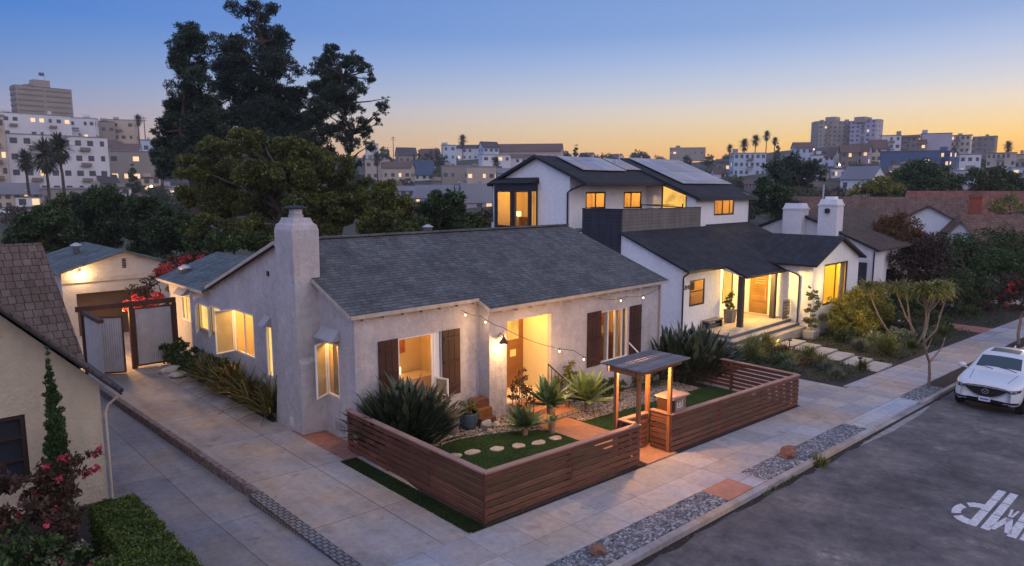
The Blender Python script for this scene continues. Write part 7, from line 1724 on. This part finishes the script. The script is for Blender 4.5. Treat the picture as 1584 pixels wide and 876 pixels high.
LB = [
 ('long white apartment row under the tower, upper terrace', 0, 105, 176, 238, W1, R2, 3, 9, 0, None, 10, .3, .35),
 ('white apartment block beside the upper terrace row', 96, 152, 182, 240, W1, R2, 3, 6, 0, None, -12, .5, .3),
 ('olive brown apartment block on the left skyline', 133, 178, 187, 240, W3, R3, 2, 4, 0, None, 8, .5, .1),
 ('pinkish beige apartment block with dark balconies on the left skyline', 168, 214, 185, 240, W2, R2, 3, 4, 0, None, -14, .6, .1),
 ('big white four storey apartment block behind the palms', 18, 162, 209, 302, W1, R2, 4, 8, 0, None, 12, .55, .1),
 ('apartment stairwell wing with glowing balconies at the left edge', -14, 14, 178, 300, W2, R2, 5, 3, 0, None, 0, .6, .9),
 ('long low beige block with warm lit windows right of the palms', 160, 240, 233, 285, W3, R2, 2, 5, 0, None, -10, .5, .6),
 ('narrow pale blue block next to the big pine', 222, 246, 216, 268, W7, R2, 2, 2, 0, None, 6, .8, .0),
 ('small white house on the slope above the beige block', 158, 182, 216, 246, W1, R1, 2, 2, .3, None, 20, .8, .2),
 ('cluster house with brown roof beside the pale palm', 176, 222, 222, 250, W2, R1, 2, 3, .35, None, -20, .7, .3),
 ('white two storey house with grey roof at the left edge below the block', -8, 58, 283, 322, W2, R2, 2, 5, .35, None, 12, .5, .4),
 ('long flat grey roofed building below the palms', 76, 168, 290, 322, W3, R2, 1, 6, 0, None, -6, .35, .3),
 ('dark brown shed beside the flat roofed building', 152, 182, 270, 304, W4, R4, 1, 1, .3, None, 20, .8, 0),
]
MBG = [
 ('white box house at the right foot of the sparse pine', 566, 586, 222, 256, W1, R2, 2, 2, 0, None, 10, .8, .1),
 ('cream house with flat roof right of the sparse pine', 566, 604, 246, 280, W2, R2, 2, 3, .0, None, -16, .7, .1),
 ('beige house with reddish roof and dark windows on the middle slope', 592, 642, 250, 284, W2, R1, 1, 4, .25, None, -14, .6, .1),
 ('white cottage with deep blue roof on the middle slope', 634, 672, 248, 280, W1, R3, 1, 3, .6, None, 20, .6, .1),
 ('grey hipped roof house on the middle skyline', 612, 645, 228, 256, W3, R4, 1, 3, .4, None, 12, .8, .1),
 ('pink walled house beside the slim cypresses', 648, 682, 230, 262, W2, R1, 2, 2, .3, None, -20, .7, .1),
 ('blue grey tall house behind the dark hilltop trees', 683, 706, 224, 262, W7, R2, 3, 2, 0, None, 8, .7, .1),
 ('pale house with warm window on the middle skyline', 706, 744, 224, 248, W1, R4, 2, 4, .2, None, -12, .6, .4),
 ('blue gabled house on the middle skyline', 740, 772, 219, 248, W7, R4, 2, 3, .3, None, 22, .8, .1),
 ('long cream building with brown hip roof on the middle skyline', 756, 872, 222, 252, W2, R1, 1, 9, .4, None, -8, .35, .1),
 ('white house with three dark windows below the long cream building', 740, 790, 239, 266, W1, R2, 2, 4, 0, None, 14, .6, .1),
 ('white house with square windows above the two storey house gable', 786, 830, 238, 266, W1, R1, 2, 4, .2, None, -12, .6, .1),
 ('long low grey beige garage row on the middle slope', 682, 728, 256, 286, W3, R2, 1, 4, 0, None, 6, .5, .25),
 ('long low orange beige building with wall lamps on the middle slope', 722, 768, 257, 288, W2, R2, 1, 4, 0, None, -6, .5, .5),
 ('lilac house with dark windows in the valley behind the feathery tree', 612, 654, 288, 316, W6, R2, 2, 3, .2, None, 14, .7, .1),
 ('pale grey roofed house in the valley', 640, 706, 286, 320, W6, R2, 1, 4, .5, None, -16, .6, .1),
 ('large lilac grey roofed house beside the two storey house', 708, 764, 284, 322, W6, R2, 1, 3, .65, None, 20, .7, .1),
 ('white gabled cottage in front of the lilac grey roof', 696, 728, 286, 312, W1, R2, 1, 2, .5, None, -30, .8, .1),
]
RB_ = [
 ('small distant flat building on the skyline above the solar panels', 1036, 1090, 228, 246, W3, R1, 1, 5, 0, None, 8, .4, .1),
 ('pale blue apartment house left of the right hill', 1128, 1182, 236, 272, W7, R2, 3, 6, 0, None, 14, .6, .1),
 ('dark low house left of the pale blue apartment house', 1108, 1132, 246, 268, W4, R4, 1, 2, .2, None, 0, .8, .3),
 ('brown roofed pale house left of the twin towers', 1224, 1256, 220, 252, W7, R1, 2, 3, .25, None, 14, .8, .2),
 ('small white flat house with two windows on the right hill', 1254, 1282, 239, 256, W1, R1, 1, 3, 0, None, 6, .7, .2),
 ('white steep gabled house below the left tower', 1276, 1302, 228, 258, W1, R1, 2, 2, .4, None, -50, .8, .2),
 ('brown house with balcony in the middle of the right hill', 1298, 1326, 224, 258, W4, R1, 2, 3, .3, None, 10, .8, .4),
 ('lilac white house with brown roof in the middle of the right hill', 1316, 1346, 222, 254, W6, R1, 2, 3, .35, None, -14, .8, .3),
 ('cream house beside the white apartment column on the right hill', 1342, 1370, 216, 250, W2, R1, 2, 3, .35, None, 18, .8, .3),
 ('tan apartment block with white column right of the towers', 1362, 1390, 209, 244, W1, R1, 3, 3, 0, None, 6, .7, .2),
 ('brown apartment block in the middle of the right skyline', 1384, 1418, 209, 240, W4, R1, 3, 4, .1, None, -10, .7, .2),
 ('dark lit house between the brown block and the pale apartments', 1412, 1430, 216, 244, W4, R1, 2, 2, .2, None, 10, .8, .6),
 ('long navy blue building on the right hill', 1364, 1446, 233, 268, W5, R4, 1, 7, 0, None, 6, .3, .3),
 ('navy and lilac corner building with lit storey on the right hill', 1440, 1474, 233, 272, W5, R4, 3, 4, 0, None, -24, .8, .5),
 ('pale lilac apartment slab, first of the big block on the right skyline', 1424, 1466, 206, 248, W6, R3, 1, 1, 0, None, 10, .4, .0),
 ('apartment wing with stacked balconies in the middle of the big block', 1462, 1498, 209, 246, W2, R1, 4, 5, 0, None, -10, .4, .2),
 ('apartment wing with stacked balconies at the right end of the big block', 1494, 1536, 211, 248, W4, R3, 4, 5, 0, None, -14, .4, .3),
 ('white and teal house below the big apartment block', 1480, 1512, 238, 272, W1, R2, 2, 3, 0, None, 12, .7, .2),
 ('cream row building with columns at the right', 1528, 1566, 236, 268, W2, R1, 3, 6, 0, None, -6, .4, .2),
 ('cream row building with columns at the right edge', 1562, 1602, 238, 270, W2, R1, 3, 5, 0, None, -6, .4, .2),
 ('long pale flat walled building above the dark tree', 1460, 1528, 262, 294, W6, R2, 1, 0, 0, None, 10, .4, 0),
 ('white gabled house with grey roof on the slope behind the tiled roof', 1302, 1366, 257, 296, W1, R2, 1, 3, .45, None, -32, .75, .05),
 ('pale corner building at the right edge above the trees', 1562, 1600, 258, 290, W7, R2, 2, 3, 0, None, 12, .6, .2),
]
rf_ = random.Random(77)
FILL = []
for (u0, v0, w_, h_, lab) in ((22, 304, 40, 16, 'low grey roofed cottage between the palms and the left road'), (190, 262, 34, 18, 'brown roofed cottage under the beige block'), (172, 292, 30, 18, 'pale cottage behind the citrus tree tops'), (222, 276, 26, 20, 'pale stucco house left of the big pine foot'), (252, 290, 26, 18, 'lilac cottage with lit porch between citrus trees and pine'), (205, 302, 26, 16, 'grey roofed bungalow showing over the citrus trees'),
    (598, 282, 24, 16, 'white cottage low on the middle slope by the feathery tree'), (664, 282, 20, 16, 'small white house under the blue roofed cottage'), (770, 262, 26, 15, 'tan house under the square windowed white house'), (800, 266, 26, 13, 'pale terrace house peeking over the two storey house gable'), (855, 236, 24, 12, 'cream house at the end of the long brown hip roof'), (895, 238, 26, 12, 'dusky flat house on the skyline above the ridge'), (940, 240, 24, 10, 'small tan house on the skyline above the solar panels'), (1100, 262, 22, 14, 'lilac house low left of the pale blue apartments'),
    (1186, 250, 22, 14, 'cream bungalow right of the pale blue apartments'), (1208, 244, 20, 13, 'white bungalow left of the brown roofed pale house'), (1196, 268, 28, 13, 'low pale house on the slope road'), (1228, 262, 24, 13, 'tan house above the slope road'), (1256, 268, 24, 13, 'white house beside the umbrella shaped tree'), (1284, 262, 20, 14, 'lilac house left of the white gabled slope house'), (1346, 262, 22, 14, 'brown roofed house behind the white gabled slope house'), (1376, 256, 30, 14, 'cream terrace under the navy building'), (1410, 262, 26, 13, 'pale cottage above the broad dark tree'),
    (1440, 272, 24, 13, 'small white building left of the flat walled building'), (1500, 262, 24, 13, 'pale block under the teal house'), (1536, 264, 26, 14, 'cream cottage under the columned row'), (1300, 244, 20, 12, 'grey house under the lilac white house'), (1148, 280, 26, 12, 'pale low roof behind the right end of the two storey house'), (1240, 284, 26, 10, 'low white carport on the slope')):
    FILL.append((lab, u0, u0 + w_, v0 - 2, v0 + h_, rf_.choice((W1, W2, W1, W6, W3)), rf_.choice((R1, R2, R4, R1)), rf_.choice((1, 2)), rf_.choice((2, 3, 4)), rf_.choice((0, .35, .4)), None, rf_.uniform(-28, 28), rf_.uniform(.55, .9), .25))
RB_ += FILL
for row in LB + MBG + RB_:
    fb(row[0], row[1], row[2], row[3], row[4], row[5], row[6], row[7], row[8], row[9], row[10], row[11], row[12], row[13])
t1 = fb('wide grey tower with dotted windows, left of the twin skyline towers', 1255, 1318, 188, 240, W3, R2, 8, 8, D=560, rot=26, asp=.45, lit=.05)
t2 = fb('right skyline tower with warm lit corner', 1315, 1360, 186, 240, W6, R2, 8, 5, D=540, rot=-24, asp=.6, lit=.2)
for tt_, u, D in ((t1, 1288, 560), (t2, 1333, 540)):
    q = at(u, 188, D); m = MB().box(q.x - 5, q.x + 5, q.y - 4, q.y + 4, q.z - 1, q.z + 3.2); m.build('penthouse', W3, tt_, uv=False)
# steep white front gable of the cottage
q, dd = hill_hit(664, 280)
def small_far_car(label, u, v, c):
    p, dd = hill_hit(u, v); z = terrain(p.x, p.y); t = thing('parked_car', label, 'car', (p.x, p.y, z), 'distant parked cars'); h_ = VA(u) - R(90)
    m_ = Matrix.Rotation(h_, 4, 'Z'); T = lambda q: tuple(Vector((p.x, p.y, z)) + m_ @ Vector(q))
    b_ = MB(); b_.prism([T(q) for q in [(-2.2, -.9, .35), (2.2, -.9, .35), (2.2, -.9, .9), (1.5, -.9, 1.0), (.9, -.9, 1.5), (-1.2, -.9, 1.5), (-1.9, -.9, 1.0), (-2.2, -.9, .9)]], Vector(T((0, 1.8, 0))) - Vector(T((0, 0, 0)))); b_.build('body', c, t, uv=False)
    b_ = MB(); b_.prism([T(q) for q in [(1.35, -.93, 1.0), (.85, -.93, 1.42), (-1.1, -.93, 1.42), (-1.7, -.93, 1.0)]], Vector(T((0, 1.86, 0))) - Vector(T((0, 0, 0)))); b_.build('windows', FARGLASS, t, uv=False)
    for x in (-1.4, 1.4): b_ = MB(); b_.tube([T((x, -.92, .35)), T((x, .92, .35))], .35, 10); b_.build('wheel', FARGLASS, t, uv=False)
for i, (u, v, lab, c) in enumerate(((14, 334, 'white car parked on the valley road at the left edge', W1), (42, 336, 'pale car on the valley road left of the dark trees', W1), (706, 286, 'pale parked car in front of the low building row', W1), (722, 287, 'second pale parked car in front of the low building row', W7), (744, 288, 'white car parked under the wall lamps', W1), (1225, 283, 'white car on the road through the slope trees', W1), (1240, 280, 'second white car on the road through the slope trees', W1))):
    small_far_car(lab, u, v, c)
# street and yard lamps twinkling on the slopes
def far_lamp(label, u, v, dz=0, D=None):
    p, dd = hill_hit(u, v + 8); z = terrain(p.x, p.y); h = max(3, at(u, v, (p - CP).dot(FW)).z - z); t = thing('street_lamp', label, 'street lamp', (p.x, p.y, z), 'distant lamps on the slopes')
    MB().tube([(p.x, p.y, z), (p.x, p.y, z + h)], .12, 6).build('pole', DARKMETAL, t, uv=False); MB().lump((p.x, p.y, z + h), .40, 1, 0, sub=2).build('globe', BULB, t, uv=False)
for u, v, l_ in ((800 - 103, 263, 'bright white lamp on the low grey garage wall'), (730, 262, 'warm lamp on the orange beige building'), (1258, 232, 'bright lamp below the left skyline tower'), (1273, 246, 'warm lamp left of the small white flat house'), (1462, 243, 'lamp at the navy corner building'), (278, 296, 'lamp between the citrus trees and the pine'), (162, 225, 'lamp at the edge of the big white block'), (1298, 258, 'warm lamp left of the white gabled house on the slope'), (235, 297, 'lamp beside the valley roof left of the pine')):
    far_lamp(l_, u, v)

# palms
def palm(label, u, vb, vt, hw, D=None, group='palms on the slopes', fan=True, n=60):
    if D: p = at(u, vb, D); z0 = p.z; dep = D
    else: p, dd = hill_hit(u, vb); z0 = terrain(p.x, p.y); dep = (p - CP).dot(FW)
    zt = at(u, vt, dep).z; r_ = hw / FPX * dep
    t = thing('palm_tree', label, 'palm tree', (p.x, p.y, z0), group); rr = random.Random(int(u))
    mb = MB(); top = (p.x + rr.uniform(-.3, .3), p.y, zt - r_ * .6); trunk_path(mb, (p.x, p.y, z0 - .5), top, .32, .2, .04, int(u), 6, 7); mb.build('trunk', BARK, t, uv=False)
    fo = MB(); blades_mb(fo, top, n * 3, r_ * 1.2, r_ * .13, int(u), (5, 125), .8, 5, .15, 0, .05); blades_mb(fo, (top[0], top[1], top[2] - r_ * .3), n * (3 if hw > 14 else 1), r_ * 1.1, r_ * .14, int(u) + 1, (115, 172), .2, 4, .1, 0, .1); fo.build('crown', L_PALM, t, uv=False)
palm('thick shaggy palm before the big white apartment block', 76, 300, 224, 24, 150, 'palms before the white block'); palm('taller fan palm leaning right before the white block', 100, 305, 216, 20, 140, 'palms before the white block'); palm('small feathery palm left of the shaggy palm', 45, 300, 238, 15, 155, 'palms before the white block')
for lab, u, vb, vt, hw in (('slim palm on the left skyline beside the utility pole', 217, 240, 181, 8), ('tall skyline palm, leftmost beyond the solar panels', 1150, 258, 219, 9), ('bushy skyline palm beside the tallest one', 1167, 256, 212, 8), ('tallest thin palm on the right skyline', 1184, 250, 206, 7), ('short skyline palm right of the tallest', 1197, 248, 215, 6), ('small dark palm at the left end of the right skyline', 1128, 256, 226, 6), ('lone palm silhouetted at the far right skyline', 1557, 262, 222, 8), ('palm on the middle slope by the cream houses', 585, 290, 238, 10), ('small palm on the middle skyline', 716, 250, 212, 8), ('palm before the square windowed white house', 768, 285, 246, 8)):
    palm(lab, u, vb, vt, hw)
def pole(label, u, vb, vt):
    p, dd = hill_hit(u, vb); z0 = terrain(p.x, p.y); dep = (p - CP).dot(FW); zt = at(u, vt, dep).z; t = thing('utility_pole', label, 'utility pole', (p.x, p.y, z0), 'utility poles')
    MB().tube([(p.x, p.y, z0 - .3), (p.x, p.y, zt)], [.28, .18], 6).build('pole', BARK, t, uv=False)
    hd = VA(u) - R(90)
    for k in (0.6, 1.8): MB().bar((p.x - 1.3 * math.cos(hd), p.y - 1.3 * math.sin(hd), zt - k), (p.x + 1.3 * math.cos(hd), p.y + 1.3 * math.sin(hd), zt - k), .2, .2).build('crossarm', BARK, t)
pole('utility pole standing beside the slim skyline palm', 227, 245, 182); pole('utility pole on the middle skyline above the cream houses', 609, 255, 212); pole('utility pole in front of the big white apartment block', 120, 300, 250); pole('utility pole on the right skyline by the towers', 1418, 240, 208)

# scattered trees of the slopes: a few prototypes, copied
def proto_tree(kind, mat, seed, shape, n=1500, size=.6, sp=.4):
    t = thing(kind, 'tree', 'tree', (0, 0, 0), 'slope trees'); foliage('crown', crown(shape, n, size, seed, 14, sp, .55), mat, t)
    MB().tube([(0, 0, -.6), (0, 0, shape[0][2])], [.28, .14], 6).build('trunk', BARK, t, uv=False); return t
L_FARD, L_FARM, L_FARY, L_FARB = (m_leaf('slope_dark_leaf', (.016, .030, .018), (.032, .052, .026), (.06, .085, .035), trans=0, scale=.15), m_leaf('slope_green_leaf', (.028, .046, .022), (.052, .075, .030), (.09, .11, .04), trans=0, scale=.15),
    m_leaf('slope_olive_leaf', (.055, .06, .022), (.095, .095, .034), (.14, .13, .05), trans=0, scale=.15), m_leaf('slope_brown_leaf', (.045, .030, .024), (.075, .048, .036), (.10, .07, .05), trans=0, scale=.15))
round_ = [(0, 0, 4.2, 3.0, 3.0, 2.4), (1.8, .6, 3.4, 2.0, 2.0, 1.8), (-1.7, -.5, 3.6, 2.1, 2.1, 1.8), (.3, -1.8, 3.0, 2.0, 2.0, 1.6), (.2, .4, 5.6, 1.8, 1.8, 1.4)]
low_ = [(0, 0, 1.8, 2.6, 2.6, 1.7), (2.2, .6, 1.5, 2.0, 2.0, 1.4), (-2.2, -.4, 1.5, 2.0, 2.0, 1.4)]
tall_ = [(0, 0, 3.5, 1.5, 1.5, 2.6), (.2, .1, 6.5, 1.2, 1.2, 2.4), (0, 0, 9.0, .7, .7, 1.8)]
slim_ = [(0, 0, 2.5, .8, .8, 2.2), (0, 0, 5.2, .7, .7, 2.2), (0, 0, 7.6, .4, .4, 1.5)]
PR = {'d': proto_tree('slope_tree', L_FARD, 1, round_), 'm': proto_tree('slope_tree', L_FARM, 2, round_), 'y': proto_tree('slope_tree', L_FARY, 3, low_), 'b': proto_tree('slope_tree', L_FARB, 4, low_), 't': proto_tree('slope_tree', L_FARD, 5, tall_), 'l': proto_tree('slope_shrub', L_FARM, 6, low_), 's': proto_tree('slope_tree', L_FARD, 7, slim_, 900, .5)}
rr = random.Random(21); used = set(); nt_ = 0
ZL = {'d': 'dark rounded tree', 'm': 'green rounded tree', 'y': 'low olive yellow tree', 'b': 'brownish low tree', 't': 'tall dark conifer', 'l': 'low green shrub', 's': 'slim dark cypress'}
STOPW = {'behind', 'beside', 'on', 'in', 'at', 'with', 'under', 'right', 'left', 'next', 'below', 'above', 'of', 'before', 'between', 'and', 'the'}
def short(lab):
    o = []
    for w_ in lab.replace(',', '').split():
        if w_ in STOPW and len(o) > 1: break
        if w_ not in STOPW: o.append(w_)
    return ' '.join(o[:6])
FBN = []
LBU = set()
def place_tree(k, u, v, sc_):
    global nt_
    p, dd = hill_hit(u, v); z = terrain(p.x, p.y); zone = 'left hillside' if u < 500 else ('middle hillside' if u < 1000 else 'right hillside')
    near = sorted(FBN, key=lambda q: abs((q[1] + q[2]) / 2 - u) + 1.2 * abs(q[4] - v))[:6]; lab = None
    size = 'large ' if sc_ > .98 else ('small ' if sc_ < .75 else '')
    for q in near:
        rel = 'left of' if u < q[1] + 2 else ('right of' if u > q[2] - 2 else ('below' if v > q[4] - 4 else 'above'))
        for far in ('just ', 'a little farther '):
            c = (size + ZL[k] + ' ' + far + rel + ' the ' + q[0])
            if c not in LBU and len(c.split()) <= 16: lab = c; break
        if lab: break
    lab = lab or ZL[k] + ' among the houses on the ' + zone; LBU.add(lab); grp = ZL[k] + 's on the ' + zone
    if k in used: o = dup(PR[k], (p.x, p.y, z), rr.uniform(0, 6.28), sc_, lab, grp)
    else: o = PR[k]; used.add(k); o.location = (p.x, p.y, z); o.scale = (sc_,) * 3; o['label'] = lab; o['group'] = grp
    nt_ += 1
for row in LB + MBG + RB_: FBN.append((short(row[0]), row[1], row[2], row[3], row[4]))
def blocked(u, v, dd, hpx):
    for (a, b, vt, vb, D) in FB:
        if a - 4 < u < b + 4 and dd < D + 8 and v - hpx < vb - (vb - vt) * .22 and v > vt: return True
    return False
tries = 0
while nt_ < 285 and tries < 5000:
    tries += 1
    u = rr.uniform(-20, 1604); sk = interp(SKT, u); v = sk + 5 + (345 - sk) * rr.random() ** 1.25
    p, dd = hill_hit(u, v)
    if dd > 600: continue
    k = rr.choices('dmybtl', (30, 26, 14, 9, 5, 16))[0]; sc_ = rr.uniform(.75, 1.4)
    if blocked(u, v, dd, 6.0 * sc_ / dd * FPX * (.5 if k in 'ybl' else 1)): continue
    if 640 < u < 760 and v > 300: continue
    place_tree(k, u, v, sc_)
for k, u, v, s_ in (('s', 648, 262, 1.2), ('s', 641, 258, .9), ('t', 668, 262, 1.1), ('t', 676, 262, 1.2), ('t', 688, 262, 1.1), ('d', 664, 262, 1.3), ('d', 684, 264, 1.2), ('d', 592, 250, 1.3), ('t', 600, 250, .9), ('d', 984, 262, 1.6), ('d', 1000, 262, 1.3), ('m', 940, 262, 1.4), ('d', 880, 258, 1.2), ('d', 905, 258, 1.2), ('d', 925, 260, 1.1), ('m', 1020, 262, 1.2), ('d', 1060, 262, 1.2), ('d', 1095, 262, 1.2)):
    place_tree(k, u, v, s_)

# evening haze over the valley
HB = MB().box(-930, 930, -930, 930, -60, 92)
hz_o = HB.build('haze', [], uv=False); hz_o['kind'] = 'stuff'; hz_o['label'] = 'thin pale evening haze lying over the valley'; hz_o['category'] = 'haze'
hm = bpy.data.materials.new('haze'); hm.use_nodes = True; hn = hm.node_tree
for n_ in list(hn.nodes): hn.nodes.remove(n_)
ho = NN(hn, 'ShaderNodeOutputMaterial'); hv = NN(hn, 'ShaderNodeVolumePrincipled'); hv.inputs['Color'].default_value = (.80, .82, .90, 1); hv.inputs['Density'].default_value = .00030; hv.inputs['Anisotropy'].default_value = .2
hn.links.new(hv.outputs[0], ho.inputs['Volume']); hz_o.data.materials.append(hm)
SC.cycles.volume_bounces = 0
